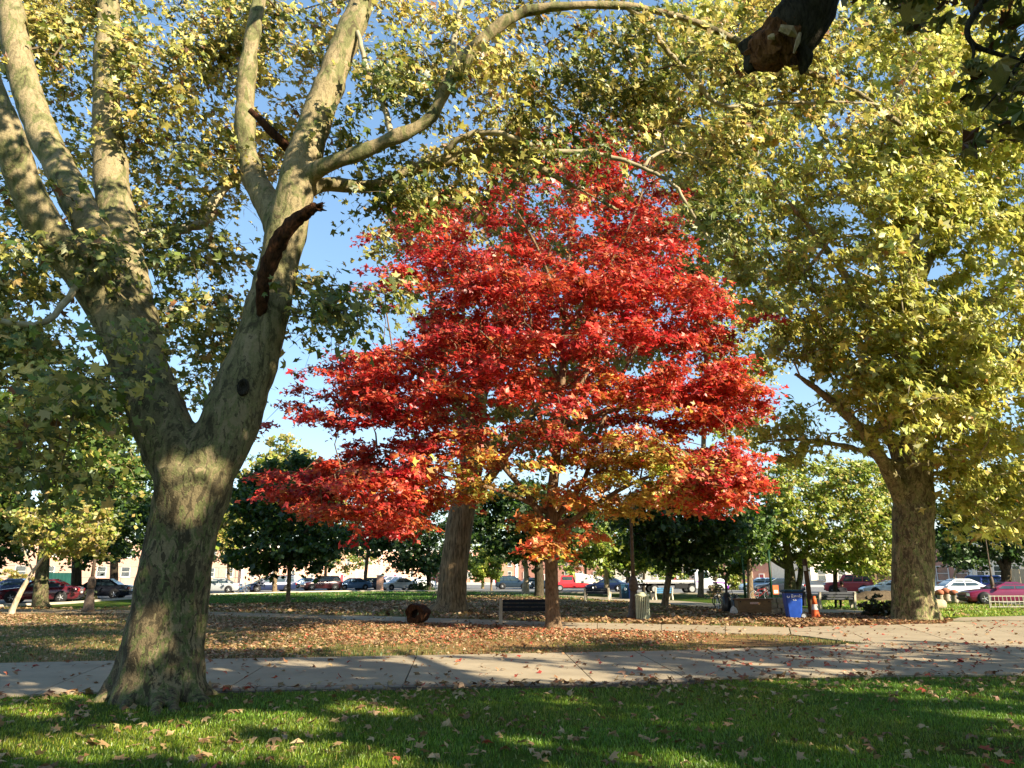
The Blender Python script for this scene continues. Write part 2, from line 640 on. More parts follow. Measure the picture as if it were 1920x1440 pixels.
island_poly = gxy(path_far + path_near2)
beyond_poly = gxy([(-300, 1141)] + path_far2[::-1][1:] + [(1480, 1176), (1530, 1152), (1340, 1142), (1200, 1130), (1070, 1122), (900, 1115), (810, 1126), (600, 1131), (390, 1134), (150, 1142), (0, 1140)])
far_lawn_poly = gxy([(370, 1136), (600, 1131), (820, 1127), (900, 1121), (1120, 1125), (1075, 1120), (985, 1113), (860, 1110), (700, 1109.5), (560, 1112), (390, 1116)])
right_lawn_poly = gxy([(1700, 1152), (1800, 1158), (1960, 1153), (2300, 1153), (2300, 1146), (1920, 1136), (1835, 1132), (1760, 1129), (1680, 1121), (1560, 1119), (1540, 1141)])
leaf_bed_poly = gxy([(1480, 1177), (1770, 1171), (1790, 1164), (1680, 1152), (1530, 1152), (1450, 1150), (1340, 1146)])

litter_sheet = sheet('island_lawn', island_poly, 0.004, M['litter'])
beyond_sheet = sheet('far_leafy_lawn', beyond_poly, 0.003, M['litter'])
sheet('far_green_lawn', far_lawn_poly, 0.009, M['green_lawn'])
sheet('right_lawn', right_lawn_poly, 0.0052, M['green_lawn'])
sheet('leaf_bed', leaf_bed_poly, 0.008, M['litter'])


def slab_strip(root, near, far, joints, thick=0.05, z=0.03, gap=0.022, cross=None):
    """Concrete slabs between the two px edges, cut at near/far joint pairs (in px x). Each slab is an object of its own."""
    nx, fx = [p[0] for p in near], [p[0] for p in far]
    asc = nx[0] < nx[-1]
    if not asc:
        near, far = near[::-1], far[::-1]
        nx, fx = nx[::-1], fx[::-1]
    ny, fy = [p[1] for p in near], [p[1] for p in far]
    for (n0, f0), (n1, f1) in zip(joints[:-1], joints[1:]):
        k = 6
        N = [ground(a, np.interp(a, nx, ny)) for a in np.linspace(n0, n1, k)]
        F = [ground(a, np.interp(a, fx, fy)) for a in np.linspace(f0, f1, k)]
        rows = cross or [0.0, 1.0]
        for r0, r1 in zip(rows[:-1], rows[1:]):
            A = np.array([n * (1 - r0) + f * r0 for n, f in zip(N, F)])[:, :2]
            C = np.array([n * (1 - r1) + f * r1 for n, f in zip(N, F)])[:, :2]
            # pull the outline in by the joint gap
            dirv = A[-1] - A[0]
            dirv /= np.linalg.norm(dirv)
            nrm = C[0] - A[0]
            nrm /= np.linalg.norm(nrm)
            for arr, sgn in ((A, 1), (C, -1)):
                arr += nrm * gap * 0.5 * sgn
                arr[0] += dirv * gap * 0.5
                arr[-1] -= dirv * gap * 0.5
            dz = random.uniform(-0.004, 0.004)
            V, q = [], []
            for a, c in zip(A, C):
                V += [(*a, z + dz), (*c, z + dz), (*a, z - thick), (*c, z - thick)]
            for i in range(k - 1):
                o, p = 4 * i, 4 * (i + 1)
                q += [[o, p, p + 1, o + 1], [o, o + 2, p + 2, p], [o + 1, p + 1, p + 3, o + 3]]
            q += [[0, 1, 3, 2], [4 * (k - 1), 4 * (k - 1) + 2, 4 * (k - 1) + 3, 4 * (k - 1) + 1]]
            link('slab', mk_mesh('slab', V, quads=q, mats=[M['concrete']]), root)


# main path, its slabs and the brick edging along the near side
mp = sheet('footpath', gxy(path_near + path_far[::-1]), 0.006, M['joint'])
slab_strip(mp, path_near, path_far, [(-480, -480), (-260, -60), (60, 215), (300, 400), (430, 520), (757, 781), (1115, 1058), (1290, 1190), (1458, 1322)])
slab_strip(mp, [(1300, 1276), (1460, 1272), (1920, 1268), (2350, 1266)], [(1320, 1221), (1625, 1209), (1920, 1206), (2350, 1204)],
           [(1460, 1326), (1660, 1500), (1850, 1640), (2040, 1800), (2330, 2050)])
pz = sheet('plaza', gxy([(1460, 1271), (2350, 1265), (2350, 1160), (1780, 1166), (1480, 1179), (1490, 1191), (1600, 1200), (1625, 1209), (1320, 1221)]), 0.005, M['joint'])
slab_strip(pz, [(1490, 1191.5), (1625, 1208.5), (1920, 1205.5), (2350, 1203.5)], [(1480, 1178.5), (1770, 1167.5), (1920, 1165), (2350, 1162)],
           [(1484, 1480), (1640, 1570), (1790, 1680), (1960, 1800), (2140, 1930), (2340, 2080)], cross=[0, 0.5, 1.0])
M['dirt'] = mat_ground('trodden_dirt', [(0.17, 0.12, 0.07), (0.25, 0.185, 0.115), (0.30, 0.23, 0.15), (0.14, 0.12, 0.05)], 0.6, 16.0)
p2 = sheet('back_path', gxy(path_near2 + path_far2[::-1]), 0.0072, M['dirt'])
slab_strip(p2, path_near2, path_far2, [(x, x) for x in range(640, 1470, 120)] + [(1483, 1479)], z=0.03)
p4 = sheet('distant_path', gxy(path_near4 + path_far4[::-1]), 0.011, M['joint'])
slab_strip(p4, path_near4, path_far4, [(x, x) for x in range(900, 1721, 117)], z=0.02)
p5 = sheet('side_path', gxy([(1775, 1165), (2300, 1160), (2300, 1153), (1960, 1154), (1800, 1158)]), 0.010, M['concrete'])

brick_me = None
ed = sheet('brick_edging', gxy([(395, 1300)] + [(640, 1296), (860, 1293), (1100, 1290), (1320, 1283)] + [(1320, 1275.5), (1100, 1283.4), (860, 1286.4), (640, 1288.4), (395, 1293.4)]), 0.004, M['joint'])
V0 = B().box((0, 0, 0), (0.19, 0.092, 0.06)).mesh('brick', M['brick_edge'])
V1 = B().box((0, 0, 0), (0.20, 0.10, 0.06)).mesh('brick', M['brick_edge'])
e0 = [ground(x, np.interp(x, [p[0] for p in path_near], [p[1] for p in path_near])) for x in np.linspace(400, 1318, 60)]
e0 = np.array(e0)
seg = np.linalg.norm(np.diff(e0, axis=0), axis=1)
cum = np.concatenate([[0], np.cumsum(seg)])
s = 0.1
while s < cum[-1] - 0.2:
    x, y = np.interp(s, cum, e0[:, 0]), np.interp(s, cum, e0[:, 1])
    x2, y2 = np.interp(s + 0.1, cum, e0[:, 0]), np.interp(s + 0.1, cum, e0[:, 1])
    a = math.atan2(y2 - y, x2 - x)
    w = 2 if s < 2.6 else 1
    for k in range(w):
        o = link('brick', random.choice((V0, V1)), ed)
        off = 0.07 + 0.115 * k
        o.location = (x + math.sin(a) * off, y - math.cos(a) * off, random.uniform(-0.008, 0.006))
        o.rotation_euler = (random.uniform(-.02, .02), random.uniform(-.02, .02), a + random.uniform(-.05, .05))
    s += 0.212

# the street round the square
kerb_px = [(-420, 1180), (-200, 1155), (0, 1138), (130, 1132), (235, 1124), (390, 1116), (560, 1111), (700, 1109), (870, 1109), (985, 1111), (1060, 1112), (1170, 1113),
           (1290, 1114), (1400, 1115), (1560, 1118), (1680, 1121), (1760, 1129), (1835, 1132), (1920, 1136), (2300, 1150)]
far_px = [(x, 1082.3 + (y - 1081.7) * 0.52) for x, y in kerb_px]
road = sheet('street', gxy(kerb_px + far_px[::-1]), 0.012, M['asphalt'])
back_px = [(x, 1082.0 + (y - 1081.7) * 0.16) for x, y in kerb_px]
sheet('pavement', gxy([(x, y + 0.02) for x, y in far_px] + back_px[::-1]), 0.016, M['pavement'])
kb = B()
kp = catmull(np.array([[*ground(x, y)[:2], 0.06] for x, y in kerb_px]), 3)
for a, b in zip(kp[:-1], kp[1:]):
    d = b - a
    L = np.linalg.norm(d)
    kb.box((a + b) / 2, (L, 0.18, 0.14), math.atan2(d[1], d[0]))
tag(kb.obj('kerb', M['concrete_lit']), kind='structure')

# ------------------------------------------------------------------ leaves
def star(lobes, notch=0.42, base=0.0):
    """Lobed leaf outline as a fan from the stalk: lobes = (angle from the tip, length)."""
    pts = [(0.0, -0.42, 0.0)]
    for i, (a, L) in enumerate(lobes):
        ar = math.radians(a)
        pts.append((L * math.sin(ar), -0.30 + L * math.cos(ar), -0.22 * L * abs(math.sin(ar))))
        if i < len(lobes) - 1:
            am = math.radians((a + lobes[i + 1][0]) / 2)
            pts.append((notch * math.sin(am), -0.30 + notch * math.cos(am), 0.02))
    n = len(pts)
    return np.array(pts), np.array([[0, i + 1, i] for i in range(1, n - 1)])


LEAF5 = star([(-98, 0.52), (-50, 0.78), (0, 0.92), (50, 0.78), (98, 0.52)])
LEAF3 = star([(-62, 0.72), (0, 0.95), (62, 0.72)], 0.46)
LEAF2 = (np.array([(0, -0.5, 0), (0.42, 0, -0.1), (0, 0.55, 0.0), (-0.42, 0, -0.1)]), np.array([[0, 1, 2], [0, 2, 3]]))


def unit(a):
    return a / (np.linalg.norm(a, axis=-1, keepdims=True) + 1e-9)


def leaf_frames(nrm, r=None):
    n = unit(nrm)
    u = unit(np.cross(n, rng.normal(size=n.shape) if r is None else r))
    return u, np.cross(n, u), n


def leaf_geo(C, size, nrm, shape, col, curl=1.0, yaxis=None):
    """One lobed blade per centre: vertices, triangles, colours."""
    P, T = shape
    u, v, n = leaf_frames(nrm, yaxis)
    k = len(P)
    N = len(C)
    cu = curl * rng.uniform(-0.4, 1.6, N)
    V = (C[:, None, :] + size[:, None, None] * (P[None, :, 0, None] * u[:, None] + P[None, :, 1, None] * v[:, None]
                                                + (P[None, :, 2] * cu[:, None])[..., None] * n[:, None]))
    tris = (T[None] + (np.arange(N) * k)[:, None, None]).reshape(-1, 3)
    return V.reshape(-1, 3), tris, np.repeat(col, k, axis=0)


def palette(n, cols, weights, jit=0.18):
    cols = np.array(cols)
    w = np.array(weights, dtype=float)
    i = rng.choice(len(cols), n, p=w / w.sum())
    c = cols[i] * (1 + rng.normal(0, jit, (n, 1)))
    c *= 1 + rng.normal(0, 0.06, (n, 3))
    return np.clip(c, 0.004, 0.9)


def grow(skel, clumps, tip=0.008, k=0.55, step=0.45, up=0.35):
    """Connects every clump centre to the nearest wood, like a branching tree.
    skel: (n,4) points with radius. Returns a list of (path, radii)."""
    pos = [np.array(p[:3]) for p in skel]
    lim = [p[3] for p in skel]
    par = [-1] * len(pos)
    cnt = [0] * len(pos)
    ns = len(pos)
    P = np.array(pos)
    C = np.asarray(clumps)
    d0 = np.array([np.min(np.linalg.norm(P - c, axis=1)) for c in C])
    chains = []
    for ci in np.argsort(d0):
        c = C[ci]
        Pn = np.array(pos)
        dv = c - Pn
        dist = np.linalg.norm(dv, axis=1)
        cost = dist + up * np.maximum(0, -dv[:, 2]) * 1.2
        j = int(np.argmin(cost))
        L = dist[j]
        if L < 0.05:
            cnt[j] += 1
            continue
        n = max(2, int(L / step))
        side = rng.normal(size=3) * 0.12 * L
        idxs = [j]
        for i in range(1, n + 1):
            t = i / n
            bow = 4 * t * (1 - t)
            p = Pn[j] + dv[j] * t + side * bow + np.array([0, 0, 0.10 * L]) * bow
            if i < n:
                p = p + rng.normal(size=3) * 0.03 * L / n
            pos.append(p)
            lim.append(None)
            par.append(idxs[-1])
            cnt.append(0)
            idxs.append(len(pos) - 1)
        cnt[idxs[-1]] += 1
        chains.append(idxs)
    tot = list(cnt)
    for i in range(len(pos) - 1, ns - 1, -1):
        if par[i] >= 0:
            tot[par[i]] += tot[i]
    out = []
    for idxs in chains:
        r = [tip * (1 + k * math.sqrt(max(1, tot[i])) * 1.6) for i in idxs[1:]]
        r0 = r[0] * 1.1
        if lim[idxs[0]] is not None:
            r0 = min(r0, lim[idxs[0]] * 0.85)
        r = [r0] + [min(x, r0) for x in r]
        r[-1] = tip * 0.8
        out.append((np.array([pos[i] for i in idxs]), np.array(r)))
    return out


def sprays(clumps, R, n_twig, n_leaf, droop=0.15, flat=0.45):
    """Twigs that fan out of each clump and the leaf positions along them."""
    C = np.asarray(clumps)
    m = len(C)
    R = np.broadcast_to(R, (m,))
    th = rng.uniform(0, 2 * PI, (m, n_twig))
    el = rng.normal(0.0, flat, (m, n_twig))
    d = np.stack([np.cos(th) * np.cos(el), np.sin(th) * np.cos(el), np.sin(el)], -1)
    L = R[:, None] * rng.uniform(0.45, 1.05, (m, n_twig))
    E = C[:, None] + d * L[..., None]
    E[..., 2] -= droop * L
    npt = max(1, n_leaf // n_twig)
    t = rng.uniform(0.12, 1.05, (m, n_twig, npt))
    pos = C[:, None, None] + (E - C[:, None])[:, :, None] * t[..., None]
    pos = pos + rng.normal(0, 0.13, pos.shape) * R[:, None, None, None] * np.array([1, 1, 0.6])
    out = np.repeat(d[:, :, None], npt, axis=2)
    own = np.broadcast_to(np.arange(m)[:, None, None], (m, n_twig, npt))
    return E, pos.reshape(-1, 3), out.reshape(-1, 3), own.reshape(-1)


def limb(pts, Y=None, sub=5):
    """px limb description (px, py, width px, Y) -> smooth (x, y, z, r) rows."""
    rows = []
    for p in pts:
        px, py, w = p[:3]
        y = p[3] if len(p) > 3 else Y
        rows.append([*at(px, py, y), rad(w, px, py, y)])
    return catmull(np.array(rows), sub)


def flare(rows, amount=0.7, height=0.9, sides=20, seed=1, lob=5):
    """Adds the buttressed foot: returns the lobe function used by tube() for this trunk."""
    rr = np.random.default_rng(seed)
    ph = rr.uniform(0, 2 * PI, 3)
    z0 = rows[0, 2]

    def f(i, ang):
        h = max(0.0, 1 - (rows[i, 2] - z0) / height)
        wob = 0.5 * np.cos(lob * ang + ph[0]) + 0.3 * np.cos((lob - 2) * ang + ph[1]) + 0.2 * np.cos((lob + 4) * ang + ph[2])
        return 1 + amount * 0.38 * h ** 2.2 * wob + 0.03 * np.cos(3 * ang + ph[2] + i * 0.3) + 0.02 * np.cos(7 * ang + ph[1] - i * 0.5)
    return f


def fused(name, acc, mat, parent, origin, voxel=0.05, smooth=4, lump=0.0, lscale=2.0):
    """Wood whose limbs run into each other: the tubes are fused into one continuous surface."""
    V, t, q = acc.arrays()
    tmp = link('tmp_wood', mk_mesh('tmp_wood', V, t, q))
    md = tmp.modifiers.new('r', 'REMESH')
    md.mode = 'VOXEL'
    md.voxel_size = voxel
    md.adaptivity = 0.0
    sm = tmp.modifiers.new('s', 'SMOOTH')
    sm.factor = 0.5
    sm.iterations = smooth
    dg = bpy.context.evaluated_depsgraph_get()
    me = bpy.data.meshes.new_from_object(tmp.evaluated_get(dg))
    bpy.data.objects.remove(tmp)
    n = len(me.vertices)
    co = np.empty(n * 3, dtype=np.float32)
    me.vertices.foreach_get('co', co)
    co = co.reshape(-1, 3)
    if lump:
        no = np.empty(n * 3, dtype=np.float32)
        me.vertices.foreach_get('normal', no)
        no = no.reshape(-1, 3)
        a = vnoise(co[:, 0] + 0.7 * co[:, 1], co[:, 2], lscale, 3) + 0.6 * vnoise(co[:, 1] - 0.6 * co[:, 0], co[:, 2], lscale * 2.2, 4) - 0.8
        co = co + no * (a * lump)[:, None]
    co = (co - np.asarray(origin)).astype(np.float32)
    me.vertices.foreach_set('co', co.ravel())
    me.polygons.foreach_set('use_smooth', np.ones(len(me.polygons), dtype=bool))
    me.materials.clear()
    me.materials.append(mat)
    me.name = name
    me.update()
    return link(name, me, parent)


def add_leaves(root, origin, pos, out, own, size, shape, colfn, mat, near=0, up=0.55, jitter=0.75, curl=1.0, name='foliage', face=None):
    n = len(pos)
    nrm = np.array([0, 0, up]) + out * 0.35 + rng.normal(size=(n, 3)) * jitter
    if face is not None:
        nrm = nrm + np.asarray(face)
    sz = size * np.clip(np.exp(rng.normal(0, 0.34, n)), 0.4, 1.9)
    col = colfn(pos, own)
    if near:
        d = np.linalg.norm(pos - np.array([0, 0, EYE]), axis=1)
        rel = pos - np.array([0, 0, EYE])
        zf = rel[:, 1] * CP + rel[:, 2] * SP
        yf = -rel[:, 1] * SP + rel[:, 2] * CP
        vis = (zf > 0.5) & (np.abs(rel[:, 0] / zf) < 0.66) & (np.abs(yf / zf) < 0.49)
        order = np.argsort(np.where(vis, d, 1e6))[:near]
        keep = np.ones(n, dtype=bool)
        keep[order] = False
        protos = []
        for kk in range(8):
            i = order[kk]
            V, t, c = leaf_geo(np.zeros((1, 3)), np.ones(1), np.array([[0, 0, 1.0]]), shape, col[i:i + 1], curl, np.array([[0, 1.0, 0.2]]))
            protos.append(mk_mesh('leaf', V, t, attrs={'col': c}, mats=[mat]))
        u, v, w = leaf_frames(nrm[order])
        for k_, i in enumerate(order):
            o = link('leaf', protos[k_ % 8], root)
            m = Matrix(((u[k_][0], v[k_][0], w[k_][0], 0), (u[k_][1], v[k_][1], w[k_][1], 0), (u[k_][2], v[k_][2], w[k_][2], 0), (0, 0, 0, 1)))
            o.matrix_local = Matrix.Translation(Vector(pos[i] - origin)) @ m @ Matrix.Scale(float(sz[i]), 4)
    else:
        keep = np.ones(n, dtype=bool)
    V, t, c = leaf_geo(pos[keep], sz[keep], nrm[keep], shape, col[keep], curl)
    o = link(name, mk_mesh(name, V - origin, t, attrs={'col': c}, mats=[mat]), root)
    o['kind'] = 'stuff'
    return o


def wood_tubes(acc, paths, sides=5):
    for p, r in paths:
        acc.tube(p, r, sides, cap=False)


def poly_clumps(poly, n, Y0, dY, holes=(), taper=True, jitter=0.0):
    """Clump centres inside a px outline, spread in depth round Y0 (thinner towards the outline)."""
    poly = np.array(poly, dtype=float)
    lo, hi = poly.min(0), poly.max(0)
    out = []
    cx = (lo[0] + hi[0]) / 2
    while len(out) < n:
        x, y = rng.uniform(lo[0], hi[0]), rng.uniform(lo[1], hi[1])
        if not inside(poly, np.array([x]), np.array([y]))[0]:
            continue
        if any(((x - hx) / rx) ** 2 + ((y - hy) / ry) ** 2 < 1 for hx, hy, rx, ry in holes):
            continue
        e = np.min(np.hypot(poly[:, 0] - x, poly[:, 1] - y))
        half = dY * (min(1.0, 0.25 + e / (0.28 * (hi[0] - lo[0]))) if taper else 1.0)
        out.append(at(x, y, Y0 + rng.uniform(-1, 1) * half))
    return np.array(out)


# sunny spots seen in the photograph: the crowns towards the sun have a gap along each of these lines
GAPS = [(ground(*p), r) for p, r in (((500, 1352), .55), ((330, 1392), .7), ((130, 1405), .45), ((690, 1330), .35), ((640, 1418), .5), ((1010, 1392), .3), ((1250, 1425), .4), ((1860, 1345), .4), ((900, 1250), .85), ((1060, 1268), .7),
        ((780, 1243), .5), ((560, 1247), .55), ((460, 1262), .4), ((1380, 1245), .4), ((1560, 1262), .35), ((1700, 1238), .35), ((20, 1262), .5), ((60, 1335), .4), ((1480, 1405), .35), ((820, 1210), .9), ((960, 1200), .9), ((600, 1195), .8))]
GAPS += [(at(x, y, 10.55), r) for x, y, r in ((262, 1225, .32), (272, 1160, .26), (292, 1045, .15), (372, 940, .16), (350, 1010, .12))]
SUNV = np.array(SUN)


def open_gaps(pos):
    k = np.ones(len(pos), dtype=bool)
    for p, r in GAPS:
        d = pos - p
        t = d @ SUNV
        dd = np.linalg.norm(d - t[:, None] * SUNV, axis=1)
        k &= ~((dd < r * (0.75 + 0.5 * rng.random(len(pos)))) & (t > 2.5))
    return k


# ------------------------------------------------------------------ the big forked plane tree on the left
YT = 11.2
o_lp = ground(297, 1314)
o_lp[1] += 0.35
rng = np.random.default_rng(101)
lp = thing('plane_tree', 'big forked plane tree with mottled bark beside the footpath', 'tree', o_lp)
T0 = [(293, 1330, 196, YT), (293, 1305, 176, YT), (298, 1270, 158, YT), (306, 1215, 146, YT), (318, 1140, 134, YT), (331, 1060, 128, YT), (345, 985, 126, YT), (357, 930, 134, YT), (363, 885, 148, YT)]
LA = [(352, 905, 110, YT), (328, 850, 112, YT), (300, 790, 106, YT + .05), (270, 710, 97, YT + .1), (240, 640, 90, YT + .1), (200, 575, 76, YT), (152, 510, 72, YT - .3), (98, 440, 66, YT - .6), (58, 370, 62, YT - .9), (30, 300, 60, YT - 1.1), (4, 225, 58, YT - 1.3), (-35, 130, 54, YT - 1.5), (-60, 40, 48, YT - 1.6)]
LB = [(252, 650, 84, YT + .2), (222, 560, 72, YT + .5), (190, 470, 64, YT + .7), (150, 390, 60, YT + .9), (108, 305, 58, YT + 1.1), (70, 230, 55, YT + 1.2), (42, 140, 51, YT + 1.3), (22, 30, 46, YT + 1.3), (8, -60, 42, YT + 1.3)]
LC = [(262, 660, 84, YT + .5), (248, 570, 80, YT + .9), (232, 490, 74, YT + 1.3), (218, 400, 66, YT + 1.6), (206, 300, 58, YT + 1.8), (200, 200, 50, YT + 2.0), (200, 90, 42, YT + 2.1), (206, -20, 36, YT + 2.2)]
RA = [(372, 905, 110, YT), (405, 845, 112, YT + .05), (434, 785, 108, YT + .1), (462, 710, 98, YT + .2), (484, 640, 90, YT + .3), (504, 570, 82, YT + .4), (522, 500, 75, YT + .5), (536, 435, 76, YT + .5), (552, 375, 74, YT + .5), (563, 325, 70, YT + .5), (582, 258, 62, YT + .6), (608, 185, 57, YT + .7), (640, 100, 52, YT + .9), (676, 15, 48, YT + 1.1), (705, -70, 44, YT + 1.3)]
RB = [(530, 440, 62, YT + .6), (508, 392, 54, YT + .9), (482, 345, 46, YT + 1.1), (463, 290, 40, YT + 1.2), (459, 225, 38, YT + 1.2), (462, 150, 34, YT + 1.3), (474, 60, 28, YT + 1.4), (492, -30, 24, YT + 1.5)]
R3 = [(578, 330, 40, YT + .4), (618, 308, 33, YT + .2), (680, 284, 28, YT + .1), (750, 254, 26, YT), (808, 218, 26, YT), (842, 152, 27, YT), (882, 98, 26, YT), (932, 52, 24, YT), (990, 20, 21, YT), (1080, 10, 18, YT), (1180, 12, 17, YT + .2), (1270, 30, 15, YT + .4), (1340, 56, 14, YT + .6), (1395, 84, 12, YT + .8), (1470, 118, 11, YT + 1.0), (1540, 145, 10, YT + 1.2), (1610, 175, 9, YT + 1.4), (1690, 235, 7, YT + 1.5)]
R3b = [(1175, 14, 11, YT + .2), (1215, 45, 11, YT + .4), (1255, 100, 10, YT + .6), (1300, 150, 10, YT + .8), (1352, 197, 8, YT + .9), (1440, 195, 7, YT + 1.0), (1540, 192, 6, YT + 1.1), (1650, 196, 4, YT + 1.2)]
R4 = [(575, 360, 34, YT + .7), (612, 346, 28, YT + .8), (660, 349, 26, YT + .9), (715, 344, 22, YT + 1.0), (770, 318, 21, YT + 1.1), (850, 296, 20, YT + 1.2), (925, 281, 18, YT + 1.2), (980, 296, 16, YT + 1.2), (1040, 330, 12, YT + 1.2), (1100, 362, 9, YT + 1.2), (1160, 395, 6, YT + 1.2)]
R5 = [(835, 297, 14, YT + 1.2), (850, 270, 13, YT + 1.0), (905, 247, 12, YT + .9), (965, 258, 12, YT + .8), (1030, 286, 11, YT + .8), (1095, 284, 10, YT + .8), (1150, 296, 9, YT + .8), (1205, 314, 8, YT + .8), (1262, 345, 7, YT + .8), (1300, 405, 6, YT + .8), (1345, 468, 4, YT + .8)]
R5b = [(1205, 314, 7, YT + .8), (1240, 285, 6, YT + .9), (1290, 290, 5, YT + 1.0), (1340, 310, 4, YT + 1.1)]
LD = [(248, 445, 22, YT + 1.6), (300, 437, 19, YT + 1.9), (350, 428, 18, YT + 2.1), (386, 412, 18, YT + 2.2), (402, 375, 16, YT + 2.3), (448, 336, 14, YT + 2.5), (520, 322, 10, YT + 2.7)]
R6 = [(735, 262, 12, YT), (720, 200, 11, YT + .3), (690, 130, 10, YT + .6), (668, 60, 8, YT + .8)]
R7 = [(842, 160, 13, YT), (850, 90, 12, YT + .3), (862, 20, 10, YT + .5), (880, -40, 8, YT + .6)]
L8 = [(150, 530, 14, YT - .4), (90, 600, 12, YT - .7), (20, 605, 12, YT - 1.0), (-60, 590, 10, YT - 1.3)]
LE = [(150, 395, 26, YT + .8), (165, 330, 22, YT + 1.3), (140, 240, 20, YT + 1.7), (120, 150, 16, YT + 2.2)]
skel_lp = []
acc = B()
rows = limb(T0)
acc.tube(rows[:, :3], rows[:, 3], 36, lobes=flare(rows, 1.05, 1.1, seed=5, lob=7))
skel_main = [rows]
for L in (LA, LB, LC, RA, RB, R3, R4):
    rows = limb(L)
    acc.tube(rows[:, :3], rows[:, 3], 14)
    skel_lp.append(rows)
# root toes running out into the grass
for (ax, bx, by, w) in ((250, 165, 1318, 40), (345, 416, 1300, 34), (268, 225, 1334, 30), (318, 330, 1336, 26), (300, 292, 1342, 24), (355, 392, 1318, 26)):
    p0 = at(ax, 1262, YT)
    p1 = ground(bx, by)
    p1[2] = -0.05
    mid = (p0 + p1) / 2
    mid[2] = 0.07
    rr = catmull(np.array([[*p0, rad(w, ax, 1262, YT)], [*mid, rad(w, ax, 1262, YT) * 0.8], [*p1, 0.05]]), 5)
    acc.tube(rr[:, :3], rr[:, 3], 10)
fused('trunk', acc, M['plane_bark'], lp, o_lp, 0.04, 5, 0.05, 2.4)
acc = B()
for L in (R3b, R5, R5b, LD, R6, R7, L8):
    rows = limb(L)
    rows[:, :3] += rng.normal(0, 0.012, rows[:, :3].shape)
    B().tube(rows[:, :3], rows[:, 3], 8).obj('bough', M['twig_pale'], lp, True, o_lp)
    skel_lp.append(rows)
p_ = at(700, -58, YT + 1.25)               # unseen bough, added to carry the shading crown over the photographer
rows = catmull(np.array([[*p_, .16], [p_[0] + .4, 10.2, p_[2] + .7, .13], [.2, 7.9, 11.2, .11], [1.6, 5.6, 10.9, .08], [3.4, 3.6, 10.4, .04]]), 5)
B().tube(rows[:, :3], rows[:, 3], 10).obj('bough', M['twig_pale'], lp, True, o_lp)
over_lp = rows
# the brown dead branch that hugs the right fork, and a second snag higher up
acc = B()
rows = limb([(488, 610, 8, YT + .12), (490, 575, 20, YT - .02), (495, 535, 27, YT - .14), (506, 490, 30, YT - .24), (525, 450, 29, YT - .34), (552, 416, 26, YT - .45), (578, 396, 22, YT - .55), (594, 386, 16, YT - .6)], sub=5)
acc.tube(rows[:, :3], rows[:, 3], 10, lobes=lambda i, a: 1 + 0.13 * np.cos(3 * a + .5 * i) + 0.09 * np.cos(5 * a - .8 * i) + 0.07 * np.cos(9 * a + 2.1 * i) + 0.06 * math.sin(2.7 * i))
for k in range(9):
    e = rows[-1, :3] + rng.normal(0, 0.04, 3)
    acc.tube([rows[-3, :3], e + np.array([0.1, 0, 0.05 * rng.normal()])], [0.05, 0.006], 4)
acc.obj('dead_branch', M['dead_wood'], lp, True, o_lp)
acc = B()
rows = limb([(545, 282, 20, YT + .5), (520, 258, 17, YT + .3), (495, 232, 15, YT + .2), (468, 206, 10, YT + .1)], sub=4)
acc.tube(rows[:, :3], rows[:, 3], 8, lobes=lambda i, a: 1 + 0.15 * np.cos(3 * a + i))
acc.obj('dead_branch', M['dead_wood'], lp, True, o_lp)
# healed cuts: dark knots with a raised collar, sunk into the bark
for (kx, ky, w, h, Yk) in ((457, 727, 22, 32, YT - .22),):
    c = at(kx, ky, Yk)
    s = Yk / FPX
    o = B().lathe([(0.5, -0.02), (0.56, 0.03), (0.48, 0.07), (0.34, 0.055), (0.2, 0.01), (0.05, 0.0)], sides=14, axis='y').mesh('knot', M['black_bark'], True)
    k_ = link('knot', o, lp)
    k_.location = tuple(c - o_lp)
    k_.scale = (w * s, 0.9, h * s)
    k_.rotation_euler = (0, 0, PI)

regions = [((-80, -60, 240, 130), 18, 13, 15.5), ((0, -60, 580, 130), 32, 12.9, 15.5), ((90, 130, 260, 330), 9, 13.6, 15.5), ((240, 60, 460, 330), 22, 12, 15), ((380, 0, 560, 320), 16, 13.0, 15),
           ((540, -40, 780, 130), 10, 12.7, 14.5), ((640, 110, 840, 290), 11, 11.3, 13.5), ((740, -40, 1200, 130), 17, 11.6, 13.6), ((870, 110, 1130, 290), 14, 11.3, 13.5), ((960, 130, 1240, 340), 14, 12.0, 13.8),
           ((690, 290, 940, 370), 5, 12.4, 13.4), ((630, 340, 760, 410), 5, 11.5, 13), ((1130, 20, 1400, 150), 14, 11.5, 13.5), ((1240, 190, 1440, 420), 10, 11.8, 13.5), ((1380, 0, 1720, 230), 16, 11.5, 14),
           ((-80, 330, 110, 650), 20, 11.2, 14), ((-80, 620, 235, 800), 18, 9.6, 13), ((-40, 780, 130, 900), 6, 9.6, 12), ((230, 340, 450, 480), 15, 12, 14.5), ((270, 500, 440, 760), 13, 12, 15), ((560, 430, 740, 600), 7, 11.5, 13.5),
           ((100, 430, 215, 560), 3, 10.2, 11)]
cl = []
for (x0, y0, x1, y1), n, Ya, Yb in regions:
    for _ in range(n):
        cl.append(at(rng.uniform(x0, x1), rng.uniform(y0, y1), rng.uniform(Ya, Yb)))
cl_over = []
for _ in range(52):                       # unseen crown over the photographer, added to shade the trunk and limbs
    p = rng.uniform(-1, 1, 3)
    cl_over.append(np.array([1.9, 4.8, 10.2]) + p * np.array([2.6, 1.9, 1.3]))
cl = np.array(cl)
for _ in range(34):  # second unseen cluster, added to shade the upper left limbs
    p = rng.uniform(-1, 1, 3)
    cl_over.append(np.array([-1.8, 6.7, 11.7]) + p * np.array([2.6, 1.5, 1.1]))
cl_over = np.array(cl_over)
